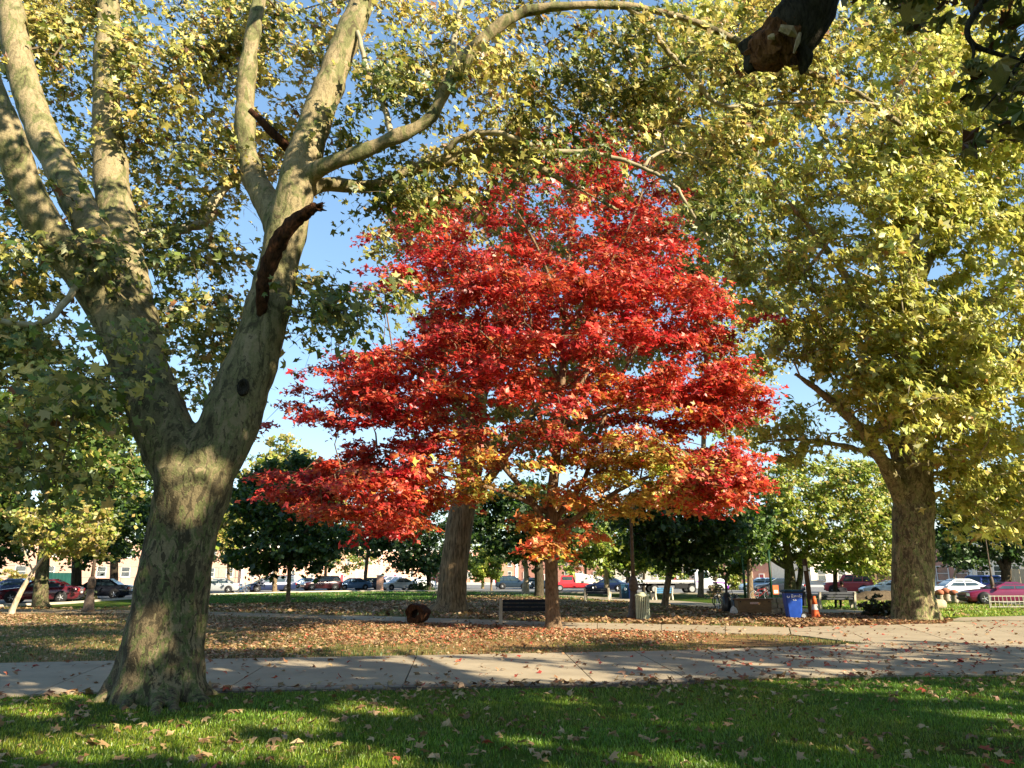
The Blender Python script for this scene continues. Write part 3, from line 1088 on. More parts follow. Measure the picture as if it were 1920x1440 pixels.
sk = np.vstack([r[::2] for r in skel_lp])
acc = B()
wood_tubes(acc, grow(sk, cl, 0.006, 0.42, 0.4), 5)
wood_tubes(acc, grow(over_lp[6:], cl_over, 0.006, 0.42, 0.4), 4)
cl = np.vstack([cl, cl_over])
E, pos, out, own = sprays(cl, 1.08, 9, 153, 0.25)
for c, es in zip(cl, E):
    for e in es:
        acc.tube([c, (c + e) / 2 + np.array([0, 0, 0.05]), e], [0.005, 0.004, 0.0025], 3, cap=False)
acc.obj('twigs', M['twig'], lp, True, o_lp, kind='stuff')


k_ = open_gaps(pos)
pos, out, own = pos[k_], out[k_], own[k_]


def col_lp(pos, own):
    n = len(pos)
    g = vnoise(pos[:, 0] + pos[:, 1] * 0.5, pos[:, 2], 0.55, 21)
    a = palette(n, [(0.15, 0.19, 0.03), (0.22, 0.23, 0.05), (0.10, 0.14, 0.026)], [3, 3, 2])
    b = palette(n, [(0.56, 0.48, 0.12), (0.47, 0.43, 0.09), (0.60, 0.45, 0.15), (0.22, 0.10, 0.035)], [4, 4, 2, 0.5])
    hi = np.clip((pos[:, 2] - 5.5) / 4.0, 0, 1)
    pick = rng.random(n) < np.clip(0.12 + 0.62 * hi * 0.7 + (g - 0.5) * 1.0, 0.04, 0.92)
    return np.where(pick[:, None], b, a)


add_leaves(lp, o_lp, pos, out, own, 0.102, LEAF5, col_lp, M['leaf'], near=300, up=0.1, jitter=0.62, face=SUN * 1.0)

# ------------------------------------------------------------------ the tree overhead whose torn limb hangs into the frame
rng = np.random.default_rng(102)
o_oh = np.array([10.2, 1.6, 0.0])
oh = thing('plane_tree', 'dark barked tree overhead with a torn broken limb hanging into view', 'tree', o_oh)
acc = B()
trunk_oh = catmull(np.array([[10.2, 1.6, -0.1, 0.75], [10.1, 1.7, 1.0, 0.55], [9.9, 1.9, 4.0, 0.48], [9.6, 2.3, 7.5, 0.42], [9.2, 2.6, 11.0, 0.32], [9.0, 2.6, 15.0, 0.16]]), 5)
acc.tube(trunk_oh[:, :3], trunk_oh[:, 3], 16, lobes=flare(trunk_oh, 0.8, 1.2, seed=3))
YB = 7.6
bt = [at(1590, -170, YB), at(1545, -60, YB), at(1515, 10, YB), at(1480, 62, YB), at(1462, 92, YB)]
bw = [rad(w, 1500, 0, YB) for w in (104, 100, 100, 104, 92)]
lb = catmull(np.array([[9.5, 2.4, 8.2, 0.36], [8.2, 4.3, 8.9, 0.34], [6.3, 6.4, 8.6, 0.32]] + [[*p, w] for p, w in zip(bt, bw)]), 5)
acc.tube(lb[:, :3], lb[:, 3], 18, lobes=lambda i, a: 1 + 0.10 * np.cos(3 * a + 0.3 * i) + 0.05 * np.cos(8 * a))
# bark strips left hanging off the torn end
for (pts) in ([(1420, 88, 52), (1396, 86, 30), (1380, 82, 6)], [(1440, 104, 60), (1412, 118, 40), (1400, 138, 10)], [(1512, 96, 34), (1506, 120, 24), (1502, 142, 8)], [(1490, 40, 60), (1440, 68, 44), (1400, 84, 16)]):
    r_ = limb([(*p, YB - 0.1) for p in pts], sub=3)
    acc.tube(r_[:, :3], r_[:, 3], 8)
for L in ([[9.7, 2.2, 6.5, .22], [11.5, 4.5, 9.0, .16], [13, 6, 11, .08]], [[9.5, 2.3, 9, .2], [7.0, 0.5, 11.5, .14], [5, -1.5, 13, .07]], [[9.3, 2.5, 10, .2], [11.5, 0.2, 13, .13], [13, -2, 15, .06]],
          [[9.2, 2.6, 11.5, .18], [7.2, 4.4, 14, .12], [6, 6, 15.5, .06]], [[9.8, 2, 5.5, .2], [12.5, -0.5, 8.5, .14], [15, -2.5, 10.5, .07]]):
    r_ = catmull(np.array(L, dtype=float), 5)
    acc.tube(r_[:, :3], r_[:, 3], 10)
fused('trunk', acc, M['black_bark'], oh, o_oh, 0.045, 3, 0.04, 5.0)
acc = B()
for k in range(22):                       # long splinters of the torn face
    a = rng.uniform(0, 1)
    sx, sy = 1500 - 84 * a + rng.uniform(-10, 10), 84 + 14 * a + rng.uniform(-22, 14)
    ln = 8 + 46 * rng.random() ** 2.2
    p0, p1 = at(sx, sy, YB - 0.22), at(sx - 14 + rng.uniform(-8, 8), sy + ln, YB - 0.2 + rng.uniform(-.06, .1))
    acc.tube([p0, (p0 + p1) / 2 + rng.normal(0, .015, 3), p1], [0.05, 0.03, 0.004], 4)
r_ = limb([(1478, 58, 60, YB - .1), (1452, 84, 84, YB - .16), (1432, 106, 66, YB - .2), (1420, 124, 20, YB - .2)], sub=4)
acc.tube(r_[:, :3], r_[:, 3], 12, lobes=lambda i, a: 1 + .16 * np.cos(4 * a + i) + .12 * np.cos(9 * a - 2 * i))
acc.obj('splintered_wood', M['raw_wood'], oh, False, o_oh)
acc = B()
for (a, b, w) in (((1462, 52), (1496, 70), 20), ((1440, 70), (1452, 74), 12), ((1500, 62), (1488, 100), 9)):
    p0, p1 = at(*a, YB - 0.47), at(*b, YB - 0.42)
    acc.tube([p0, (p0 + p1) / 2 + np.array([0, -0.03, 0]), p1], [rad(w * .6, *a, YB), rad(w, *a, YB), 0.01], 6)
acc.obj('torn_bark', M['pale_wood'], oh, False, o_oh)
# thin boughs and the near leaves in the top right corner
acc = B()
oh_sk = []
for L in ([(1990, -60, 20), (1870, -20, 15), (1832, 20, 13), (1814, 55, 11), (1822, 80, 10), (1850, 95, 9), (1925, 116, 7), (1990, 130, 6)], [(1822, 80, 8), (1826, 100, 6), (1818, 125, 4)], [(1990, 40, 14), (1930, 90, 9), (1890, 150, 6), (1840, 210, 3)]):
    r_ = limb([(*p, 6.4) for p in L], sub=5)
    B().tube(r_[:, :3], r_[:, 3], 7).obj('bough', M['black_bark'], oh, True, o_oh)
    oh_sk.append(r_)
cl = np.array([at(rng.uniform(1870, 2150), rng.uniform(-120, 240), rng.uniform(5.6, 7.6)) for _ in range(24)] + [at(rng.uniform(1600, 1900), rng.uniform(-120, 10), rng.uniform(6, 8)) for _ in range(9)] + [at(1818, 140, 6.4)])
acc = B()
wood_tubes(acc, grow(np.vstack(oh_sk), cl, 0.004, 0.4, 0.2), 4)
E, pos1, out1, own1 = sprays(cl, 0.42, 5, 30, 0.5)
# the crown over the photographer
cc = []
while len(cc) < 330:
    p = rng.uniform(-1, 1, 3)
    if 0.25 < np.linalg.norm(p) < 1:
        q = np.array([9.8, -0.8, 10.0]) + p * np.array([8.2, 6.0, 5.4])
        rel = q - np.array([0, 0, EYE])
        zf, yf = rel[1] * CP + rel[2] * SP, -rel[1] * SP + rel[2] * CP
        if zf > 0.3 and abs(rel[0] / zf) < 0.78 and abs(yf / zf) < 0.62:
            continue
        cc.append(q)
cc = np.array(cc)
wood_tubes(acc, grow(np.vstack([trunk_oh[8:], lb[:8]]), cc, 0.01, 0.5, 0.8), 4)
acc.obj('twigs', M['twig'], oh, True, o_oh, kind='stuff')
E, pos2, out2, own2 = sprays(cc, 1.4, 6, 84, 0.2)


k_ = open_gaps(pos2)
pos2, out2, own2 = pos2[k_], out2[k_], own2[k_]


def col_oh(pos, own):
    n = len(pos)
    return palette(n, [(0.16, 0.17, 0.045), (0.26, 0.23, 0.06), (0.10, 0.12, 0.03), (0.14, 0.055, 0.025)], [4, 3, 2, 1.5])


add_leaves(oh, o_oh, pos1, out1, own1, 0.13, LEAF5, col_oh, M['leaf'], near=150)
add_leaves(oh, o_oh, pos2, out2, own2, 0.24, LEAF3, col_oh, M['leaf'], name='crown_foliage')

rng = np.random.default_rng(106)
# two unseen planes, placed outside the frame to shade the lawn and the path
for (tx, ty, rx, ry, zc, rz_, lab) in ((23.5, 1.5, 7.5, 6.5, 10.0, 5.0, 'unseen plane tree out of frame to the right, placed for its shade'), (23.0, -11.0, 7.5, 7.0, 10.8, 5.0, 'unseen plane tree behind the photographer, placed for its shade')):
    o_e = np.array([tx, ty, 0.0])
    er = thing('plane_tree', lab, 'tree', o_e)
    acc = B()
    tr_ = catmull(np.array([[tx, ty, -0.1, 0.7], [tx, ty, 1.0, 0.5], [tx + .2, ty - .1, 5.0, 0.42], [tx - .2, ty + .2, 9.0, 0.28], [tx, ty, 14.0, 0.1]]), 5)
    acc.tube(tr_[:, :3], tr_[:, 3], 14, lobes=flare(tr_, 0.8, 1.1, seed=4))
    acc.obj('trunk', M['plane_bark'], er, True, o_e)
    p = rng.uniform(-1, 1, (900, 3))
    nr = np.linalg.norm(p, axis=1)
    p = p[(nr > 0.3) & (nr < 1)][:170]
    cc = np.array([tx, ty, zc]) + p * np.array([rx, ry, rz_])
    acc = B()
    wood_tubes(acc, grow(tr_[8:], cc, 0.012, 0.5, 1.0), 4)
    acc.obj('branches', M['twig'], er, True, o_e, kind='stuff')
    E, pos, out, own = sprays(cc, 1.55, 6, 84, 0.2)
    k_ = open_gaps(pos)
    pos, out, own = pos[k_], out[k_], own[k_]
    add_leaves(er, o_e, pos, out, own, 0.28, LEAF2, col_oh, M['leaf'])

# ------------------------------------------------------------------ the red maple
YM = 25.6
o_m = ground(1037, 1180)
rng = np.random.default_rng(103)
mt = thing('maple_tree', 'bright red maple tree with orange and yellow lower leaves', 'tree', o_m)
ML = [[(1037, 1188, 44, 25.6), (1037, 1172, 33, 25.6), (1036, 1140, 27, 25.6), (1034, 1060, 24, 25.6), (1034, 1000, 24, 25.6), (1034, 940, 21, 25.6), (1042, 860, 18, 25.7), (1051, 760, 15, 25.8), (1058, 640, 12, 25.8), (1063, 500, 9, 25.9), (1080, 380, 6, 26), (1100, 280, 4, 26)],
      [(1032, 1000, 12, 25.6), (990, 930, 11, 25.2), (932, 860, 9, 24.6), (880, 780, 8, 24.2), (800, 690, 5, 23.6), (720, 650, 3, 23.2)],
      [(1032, 965, 10, 25.6), (965, 930, 9, 25), (860, 900, 7, 24), (740, 880, 5, 23), (630, 885, 3, 22.4)],
      [(1040, 975, 12, 25.6), (1090, 910, 10, 26), (1112, 850, 8, 26.5), (1142, 760, 7, 27), (1200, 640, 5, 28), (1280, 520, 3, 28.6)],
      [(1040, 1000, 11, 25.6), (1110, 950, 9, 25), (1200, 900, 7, 24), (1300, 875, 5, 23), (1410, 882, 3, 22.4)],
      [(1055, 800, 9, 25.7), (1180, 760, 7, 25.2), (1300, 725, 5, 24.8), (1410, 705, 3, 24.2)],
      [(1052, 720, 8, 25.8), (980, 600, 7, 26.4), (880, 500, 5, 27), (780, 450, 3, 27.6)],
      [(1058, 620, 7, 25.8), (1130, 520, 5, 25.2), (1190, 400, 4, 24.8), (1220, 300, 2, 24.6)],
      [(1045, 860, 8, 25.7), (1000, 760, 7, 23.6), (960, 680, 5, 22), (900, 620, 3, 20.8)],
      [(1045, 840, 8, 25.7), (1080, 740, 7, 27.6), (1120, 660, 5, 29.6), (1150, 560, 3, 31)],
      [(1060, 600, 7, 25.8), (1010, 470, 5, 25), (960, 380, 3, 24.6)]]
acc = B()
skm = []
for i, L in enumerate(ML):
    rows = limb(L)
    if i == 0:
        acc.tube(rows[:, :3], rows[:, 3], 14, lobes=flare(rows, 0.6, 0.8, seed=8))
    else:
        acc.tube(rows[:, :3], rows[:, 3], 8)
    skm.append(rows)
acc.obj('trunk', M['maple_bark'], mt, True, o_m)
m_poly = [(548, 930), (585, 875), (640, 835), (700, 812), (616, 792), (650, 750), (632, 690), (700, 640), (780, 600), (855, 575), (790, 540), (715, 512), (742, 470), (765, 440), (740, 395), (800, 372), (870, 382), (905, 330), (960, 300),
          (1080, 270), (1150, 225), (1200, 235), (1265, 300), (1280, 400), (1260, 440), (1318, 480), (1340, 540), (1405, 600), (1385, 660), (1440, 720), (1395, 765), (1330, 795), (1395, 830), (1420, 855), (1470, 905), (1395, 918), (1340, 955),
          (1290, 965), (1245, 925), (1220, 945), (1150, 935), (1110, 950), (1060, 1020), (1010, 1005), (985, 955), (935, 900), (860, 935), (790, 955), (760, 990), (690, 1000), (620, 975), (560, 960)]
holes = [(838, 842, 48, 30), (1060, 470, 30, 30), (1290, 655, 18, 14), (955, 845, 22, 18), (760, 722, 24, 10), (1130, 590, 16, 14), (990, 420, 30, 22), (900, 440, 40, 22)]
tiers = poly_clumps(m_poly, 88, 25.6, 6.2, holes)
cl = np.repeat(tiers, 7, axis=0)
offs = rng.normal(0, 1, (len(cl), 3)) * np.array([0.95, 0.95, 0.16])
outw = cl[:, :2] - o_m[:2]
outw /= np.linalg.norm(outw, axis=1, keepdims=True) + 1e-6
offs[:, 2] -= 0.28 * (offs[:, :2] * outw).sum(1)          # every tier slopes down towards its tip
cl = np.vstack([cl + offs, poly_clumps(m_poly, 270, 25.6, 6.4, holes)])
cl = np.vstack([cl, poly_clumps([(545, 930), (600, 868), (700, 835), (790, 850), (800, 940), (760, 995), (690, 1002), (600, 975)], 54, 23.6, 3.4), poly_clumps([(760, 800), (930, 800), (960, 880), (880, 935), (780, 930)], 22, 23.6, 2.5), poly_clumps([(660, 690), (800, 650), (820, 740), (720, 800), (630, 790)], 22, 24.0, 2.5),
                poly_clumps([(1240, 840), (1400, 835), (1475, 905), (1395, 918), (1340, 955), (1290, 965), (1240, 930)], 48, 23.4, 3.0),
                poly_clumps([(1230, 700), (1380, 670), (1440, 715), (1390, 765), (1320, 795), (1250, 790)], 36, 24.6, 2.0)])
NM = len(cl)
cl = np.vstack([cl, [at(x, y, 22.0) for x, y in ((560, 696), (600, 694), (640, 700), (618, 782), (655, 770), (640, 788))]])
acc = B()
wood_tubes(acc, grow(np.vstack([r[::2] for r in skm[1:]] + [skm[0][18:]]), cl, 0.008, 0.4, 0.6, 0.2), 4)
branch_acc = acc
E, pos, out, own = sprays(cl, np.concatenate([np.full(NM, 0.95), np.full(6, 0.5)]), 6, 126, 0.30, 0.13)
for c, es in zip(cl, E):
    for e in es[:4]:
        branch_acc.tube([c, (c + e) / 2 + np.array([0, 0, 0.04]), e], [0.011, 0.008, 0.004], 3, cap=False)
branch_acc.obj('branches', M['maple_bark'], mt, True, o_m, kind='stuff')
keep = (own < NM) | (rng.random(len(own)) < 0.2)
keep &= rng.random(len(own)) > 0.42 * np.clip((pos[:, 2] - 10.0) / 3.0, 0, 1)
pos, out, own = pos[keep], out[keep], own[keep]
cl_px = np.array([(c[0] / (c[1] * CP + (c[2] - EYE) * SP), c[2]) for c in cl])


def col_m(pos, own):
    n = len(pos)
    x, z = pos[:, 0] - o_m[0], pos[:, 2]
    red = palette(n, [(0.50, 0.034, 0.024), (0.60, 0.065, 0.038), (0.36, 0.018, 0.018), (0.62, 0.12, 0.06)], [4, 4, 2, 3], 0.12)
    orange = palette(n, [(0.58, 0.15, 0.04), (0.60, 0.24, 0.06), (0.52, 0.10, 0.03)], [3, 3, 2], 0.12)
    gold = palette(n, [(0.62, 0.38, 0.08), (0.55, 0.42, 0.10), (0.40, 0.36, 0.08)], [3, 2, 1], 0.12)
    g = vnoise(pos[:, 0], pos[:, 2] + pos[:, 1] * 0.4, 0.4, 5)
    # inner and lower leaves turned less than the outer ones
    r = np.sqrt((x / 7.5) ** 2 + ((pos[:, 1] - YM) / 6.5) ** 2)
    low = np.clip((9.0 - z) / 5.0, 0, 1) * np.clip(1.0 - 1.25 * r, 0, 1)
    rr_ = rng.random(n)
    po = np.clip(0.04 + (g - 0.5) * 0.6 + low * 1.15, 0.03, 0.9)
    c = np.where((rr_ < po)[:, None], orange, red)
    spot = np.exp(-(((pos[:, 0] - 3.8) / 1.6) ** 2 + ((z - 4.6) / 1.5) ** 2)) + 0.9 * np.exp(-(((pos[:, 0] + 0.3) / 1.6) ** 2 + ((z - 4.4) / 1.2) ** 2))
    pg = np.clip(low * 0.45 + spot * 1.0 - 0.06, 0, 0.88)
    tint = np.random.default_rng(77).uniform(0.72, 1.30, 4000)[own]
    warm = np.random.default_rng(78).normal(1.0, 0.28, 4000)[own]
    c = np.where((rng.random(n) < pg)[:, None], gold, c) * tint[:, None]
    c[:, 1] *= np.clip(warm, 0.5, 1.9)
    return np.clip(c, 0.005, 0.85)


add_leaves(mt, o_m, pos, out, own, 0.135, LEAF3, col_m, M['leaf'], up=0.75, jitter=0.5, face=SUN * 0.25)

# ------------------------------------------------------------------ the tall oak behind the maple
o_ok = ground(845, 1148)
YO = o_ok[1]
rng = np.random.default_rng(104)
ok = thing('oak_tree', 'tall oak with a furrowed trunk standing behind the red maple', 'tree', o_ok)
OL = [[(843, 1156, 108), (844, 1147, 80), (847, 1128, 60), (850, 1080, 53), (857, 1020, 51), (866, 960, 49), (880, 890, 46), (886, 820, 38), (900, 740, 32), (925, 640, 25), (955, 520, 18), (975, 400, 12), (990, 280, 6)],
      [(868, 965, 24), (905, 915, 20), (950, 850, 17), (1010, 760, 14), (1080, 640, 11), (1140, 520, 7), (1190, 420, 4)],
      [(886, 830, 18), (840, 720, 15), (815, 600, 12), (800, 480, 8), (790, 400, 4)], [(920, 650, 14), (1000, 540, 11), (1070, 420, 8), (1100, 300, 4)], [(905, 720, 14), (870, 600, 10), (870, 480, 6), (890, 380, 3)]]
acc = B()
sko = []
for i, L in enumerate(OL):
    rows = limb([(*p, YO + 0.6 + 0.4 * i * (j > 0)) for j, p in enumerate(L)])
    acc.tube(rows[:, :3], rows[:, 3], 20 if i == 0 else 9, lobes=flare(rows, 1.0, 1.3, seed=12, lob=7) if i == 0 else None)
    sko.append(rows)
fused('trunk', acc, M['oak_bark'], ok, o_ok, 0.075, 2, 0.05, 3.0)
o_poly = [(690, 470), (760, 330), (850, 250), (960, 180), (1090, 150), (1200, 160), (1290, 260), (1330, 420), (1320, 560), (1260, 700), (1180, 800), (1050, 850), (960, 880), (840, 830), (800, 800), (780, 640), (830, 560), (760, 560)]
cl = poly_clumps(o_poly, 360, YO + 2, 7.5, [(760, 640, 60, 60), (1040, 210, 60, 40), (1270, 460, 30, 40)])
acc = B()
wood_tubes(acc, grow(np.vstack([r[::2] for r in sko[1:]] + [sko[0][22:]]), cl, 0.012, 0.45, 0.9), 4)
acc.obj('branches', M['brown_bark'], ok, True, o_ok, kind='stuff')
E, pos, out, own = sprays(cl, 1.5, 6, 120, 0.15)


def col_ok(pos, own):
    return palette(len(pos), [(0.34, 0.30, 0.065), (0.22, 0.23, 0.045), (0.46, 0.37, 0.10), (0.40, 0.19, 0.07)], [4, 3, 3, 1])


add_leaves(ok, o_ok, pos, out, own, 0.22, LEAF2, col_ok, M['leaf'], up=0.1, face=SUN * 1.0)

# ------------------------------------------------------------------ the big plane tree on the right
o_rp = ground(1716, 1166)
YR = o_rp[1] + 0.6
rng = np.random.default_rng(105)
rp = thing('plane_tree', 'huge golden green plane tree with grey trunk at the right', 'tree', o_rp)
RL = [[(1720, 1176, 104), (1720, 1164, 92), (1718, 1150, 84), (1713, 1110, 75), (1712, 1040, 72), (1712, 970, 72), (1714, 910, 68), (1718, 850, 58), (1717, 780, 52), (1712, 660, 45), (1706, 500, 38), (1712, 400, 30), (1730, 280, 22), (1745, 150, 14)],
      [(1700, 950, 40), (1668, 890, 28), (1640, 840, 22), (1600, 790, 19), (1545, 740, 13), (1490, 700, 8)],
      [(1704, 920, 34), (1684, 860, 26), (1660, 800, 20), (1620, 720, 16), (1560, 640, 12), (1500, 560, 8)],
      [(1722, 740, 22), (1770, 728, 18), (1840, 718, 16), (1920, 692, 14), (2010, 640, 9)],
      [(1710, 560, 24), (1750, 470, 20), (1800, 400, 15), (1860, 320, 10)], [(1712, 700, 24), (1640, 600, 18), (1560, 480, 13), (1480, 380, 8), (1420, 300, 4)],
      [(1708, 520, 20), (1640, 400, 14), (1560, 280, 9), (1500, 180, 5)], [(1716, 800, 22), (1790, 650, 16), (1860, 560, 11), (1940, 470, 7)], [(1700, 880, 16), (1600, 840, 12), (1500, 825, 9), (1420, 830, 6)]]
dys = [0, -2, 1, -1, 2, -3, 1, 3, -2]
acc = B()
skr = []
for i, L in enumerate(RL):
    rows = limb([(*p, YR + dys[i] * min(1.0, j / 3.0)) for j, p in enumerate(L)])
    acc.tube(rows[:, :3], rows[:, 3], 22 if i == 0 else 10, lobes=flare(rows, 0.9, 1.1, seed=17, lob=6) if i == 0 else None)
    skr.append(rows)
fused('trunk', acc, M['plane_bark_big'], rp, o_rp, 0.075, 3, 0.06, 2.0)
r_poly = [(1215, 150), (1250, 40), (1400, -30), (1700, -140), (2000, -120), (2200, 60), (2260, 500), (2160, 900), (1980, 1000), (1850, 990), (1775, 960), (1752, 880), (1690, 830), (1640, 830), (1560, 850), (1470, 860), (1430, 800), (1445, 700), (1420, 600),
          (1345, 500), (1290, 400), (1235, 270)]
holes = [(1465, 680, 34, 26), (1640, 150, 20, 20), (1555, 300, 16, 40), (1800, 420, 26, 28), (1290, 480, 40, 30), (1720, 520, 26, 110), (1500, 720, 50, 40), (1720, 840, 30, 60), (1430, 770, 50, 40)]
cl = poly_clumps(r_poly, 920, YR, 7.2, holes)
cl = np.vstack([cl, poly_clumps([(1640, 560), (1800, 520), (1850, 650), (1800, 800), (1690, 815), (1600, 740)], 46, YR - 4.5, 2.0), poly_clumps([(1660, 60), (1800, 60), (1820, 440), (1740, 450), (1660, 400)], 46, YR - 4.5, 2.0), poly_clumps([(1752, 830), (1850, 820), (1900, 900), (1905, 985), (1850, 1020), (1800, 1000), (1758, 960)], 26, YR + 2.5, 2.5)])
acc = B()
wood_tubes(acc, grow(np.vstack([r[::2] for r in skr[1:]] + [skr[0][32:]]), cl, 0.011, 0.45, 0.9), 4)
E, pos, out, own = sprays(cl, 1.3, 6, 114, 0.2)
for c, es in zip(cl, E):
    for e in es[:4]:
        acc.tube([c, (c + e) / 2 + np.array([0, 0, 0.07]), e], [0.014, 0.010, 0.005], 3, cap=False)
acc.obj('branches', M['twig_pale'], rp, True, o_rp, kind='stuff')


def col_rp(pos, own):
    n = len(pos)
    g = vnoise(pos[:, 0] + pos[:, 1] * 0.4, pos[:, 2], 0.33, 31)
    a = palette(n, [(0.40, 0.39, 0.075), (0.28, 0.31, 0.055), (0.46, 0.43, 0.085)], [3, 2, 3])
    b = palette(n, [(0.63, 0.61, 0.16), (0.54, 0.56, 0.12), (0.70, 0.62, 0.21), (0.36, 0.18, 0.06)], [4, 4, 2, 0.4])
    return np.where((rng.random(n) < np.clip(0.42 + (g - 0.5) * 1.3, 0.06, 0.94))[:, None], b, a)


add_leaves(rp, o_rp, pos, out, own, 0.22, LEAF3, col_rp, M['leaf'], up=0.1, jitter=0.62, face=SUN * 1.0)


# ------------------------------------------------------------------ the other trees of the square
def tree(name, label, base, limbs, crowns, cols, wts, bark, Yc=None, leaf=0.2, n_leaf=90, R=1.2, shape=LEAF2, dY=3.5, tip=0.01, group='trees round the square', face=0.3, rough=True):
    """base px; limbs: px polylines at the tree's depth; crowns: (px outline, clump count)."""
    global rng
    rng = np.random.default_rng(int(base[0]) + 500)
    o = ground(*base)
    Y = o[1]
    Yc = Y if Yc is None else Yc
    root = thing(name, label, 'tree', o, group=group)
    acc = B()
    sk_ = []
    for i, L in enumerate(limbs):
        rows = limb([(*p, Y + (Yc - Y) * min(1, j / 3)) if len(p) == 3 else p for j, p in enumerate(L)], sub=4)
        if i == 0:
            rows[0, 2] = min(rows[0, 2], -0.05)
        acc.tube(rows[:, :3], rows[:, 3], 10 if i == 0 else 6, lobes=flare(rows, 0.6, 0.9, seed=int(base[0]) % 97) if i == 0 else None)
        sk_.append(rows)
    acc.obj('trunk', bark, root, True, o)
    cs = [poly_clumps(c, int(n * 1.9), Yc, dY) for c, n in crowns if n]
    if cs:
        cl = np.vstack(cs)
        acc = B()
        sk0 = np.vstack([r[len(r) // 2:] for r in sk_])
        wood_tubes(acc, grow(sk0, cl, tip, 0.45, 0.9), 3)
        acc.obj('branches', bark, root, True, o, kind='stuff')
        E, pos, out, own = sprays(cl, R, 6, n_leaf, 0.2, 0.4)
        add_leaves(root, o, pos, out, own, leaf, shape, lambda p, w: palette(len(p), cols, wts), M['leaf'], face=SUN * face)
    return root


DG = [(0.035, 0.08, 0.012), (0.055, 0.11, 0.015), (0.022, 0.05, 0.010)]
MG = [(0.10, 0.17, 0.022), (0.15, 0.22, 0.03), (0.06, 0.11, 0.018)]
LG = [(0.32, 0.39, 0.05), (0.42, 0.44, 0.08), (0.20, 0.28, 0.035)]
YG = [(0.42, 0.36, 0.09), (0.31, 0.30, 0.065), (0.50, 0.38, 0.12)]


def ell(cx, cy, rx, ry, n=14, wob=0.15, seed=0):
    r = np.random.default_rng(seed)
    return [(cx + rx * math.cos(a) * (1 + wob * r.normal()), cy + ry * math.sin(a) * (1 + wob * r.normal())) for a in np.linspace(0, 2 * PI, n, endpoint=False)]


tree('plane_tree', 'mottled plane tree with pale stained trunk by the dark red car', (75, 1139), [[(75, 1142, 38), (75, 1128, 28), (78, 1085, 24), (83, 1030, 20), (90, 960, 16), (96, 860, 12), (100, 760, 8)], [(84, 1020, 10), (40, 940, 8), (0, 860, 6), (-50, 800, 4)], [(88, 980, 10), (140, 900, 8), (190, 820, 6)]],
     [([(-80, 740), (60, 700), (180, 740), (260, 830), (260, 930), (180, 1010), (90, 1030), (0, 1010), (-80, 960)], 95)], YG + MG, [1.2, 1, 0.8, 4, 3, 3], M['plane_bark'], leaf=0.26, R=1.5, dY=5)
tree('street_tree', 'dark leafy tree shading the dark red car', (143, 1123), [[(143, 1126, 22), (143, 1110, 19), (144, 1060, 17), (146, 1000, 15), (150, 930, 11), (152, 850, 6)], [(145, 1010, 8), (200, 960, 6), (250, 900, 4)]],
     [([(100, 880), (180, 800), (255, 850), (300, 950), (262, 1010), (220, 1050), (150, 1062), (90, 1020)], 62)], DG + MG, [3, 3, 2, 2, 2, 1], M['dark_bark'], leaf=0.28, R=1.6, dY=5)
tree('young_tree', 'leaning young tree with a thin pale trunk on the left grass', (22, 1152), [[(21, 1154, 15), (24, 1142, 11), (40, 1108, 9), (62, 1072, 7), (82, 1045, 5), (106, 1012, 4), (120, 990, 3)], [(62, 1072, 4), (48, 1040, 3), (40, 1010, 2)]],
     [([(20, 960), (110, 940), (200, 960), (225, 1000), (190, 1045), (110, 1042), (60, 1030), (30, 1000)], 30)], YG + LG, [2, 2, 2, 1, 1, 1], M['pale_bark'], leaf=0.17, R=0.7, dY=1.5, n_leaf=60)
tree('evergreen_tree', 'dense dark green tree at the far left edge', (-60, 1134), [[(-60, 1138, 34), (-60, 1100, 28), (-60, 1000, 24), (-58, 900, 16)]],
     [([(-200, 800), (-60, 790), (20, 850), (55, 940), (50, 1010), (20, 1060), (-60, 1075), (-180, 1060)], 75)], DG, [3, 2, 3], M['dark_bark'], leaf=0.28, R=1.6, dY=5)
tree('round_tree', 'round dark green tree with slim brown trunk on the far lawn', (539, 1131), [[(539, 1134, 17), (540, 1122, 9), (542, 1085, 8), (543, 1040, 8), (545, 980, 7), (546, 900, 5)], [(543, 1030, 5), (590, 980, 4), (630, 960, 3)], [(543, 1020, 5), (500, 970, 4), (460, 950, 3)]],
     [([(432, 1000), (440, 930), (480, 880), (540, 850), (600, 870), (650, 930), (662, 1000), (640, 1050), (600, 1068), (540, 1055), (480, 1070), (445, 1050)], 100)], DG + MG, [3, 3, 2, 2, 1, 1], M['brown_bark'], leaf=0.24, R=1.25, dY=4)
tree('street_tree', 'tall yellow green tree behind the round tree', (515, 1112), [[(515, 1114, 12), (515, 1100, 9), (516, 1060, 8), (518, 980, 7), (522, 900, 5), (526, 840, 3)]],
     [([(425, 960), (460, 880), (500, 835), (535, 815), (575, 830), (610, 880), (640, 960), (560, 1000), (480, 1010)], 70), ([(400, 960), (440, 950), (450, 1020), (410, 1035)], 10)], YG + LG, [2, 3, 2, 2, 2, 2], M['brown_bark'], leaf=0.36, R=2.0, dY=7)
tree('street_tree', 'slender grey trunked tree in front of the blue cars', (685, 1106), [[(685, 1108, 10), (684, 1098, 7), (687, 1060, 6.5), (692, 1020, 6), (700, 960, 5)], [(687, 1050, 4), (665, 1028, 3), (655, 1000, 2)]],
     [([(620, 960), (700, 940), (760, 970), (740, 1030), (690, 1035), (640, 1030)], 26)], MG + DG, [2, 2, 2, 2, 1, 1], M['brown_bark'], leaf=0.34, R=1.7, dY=4)
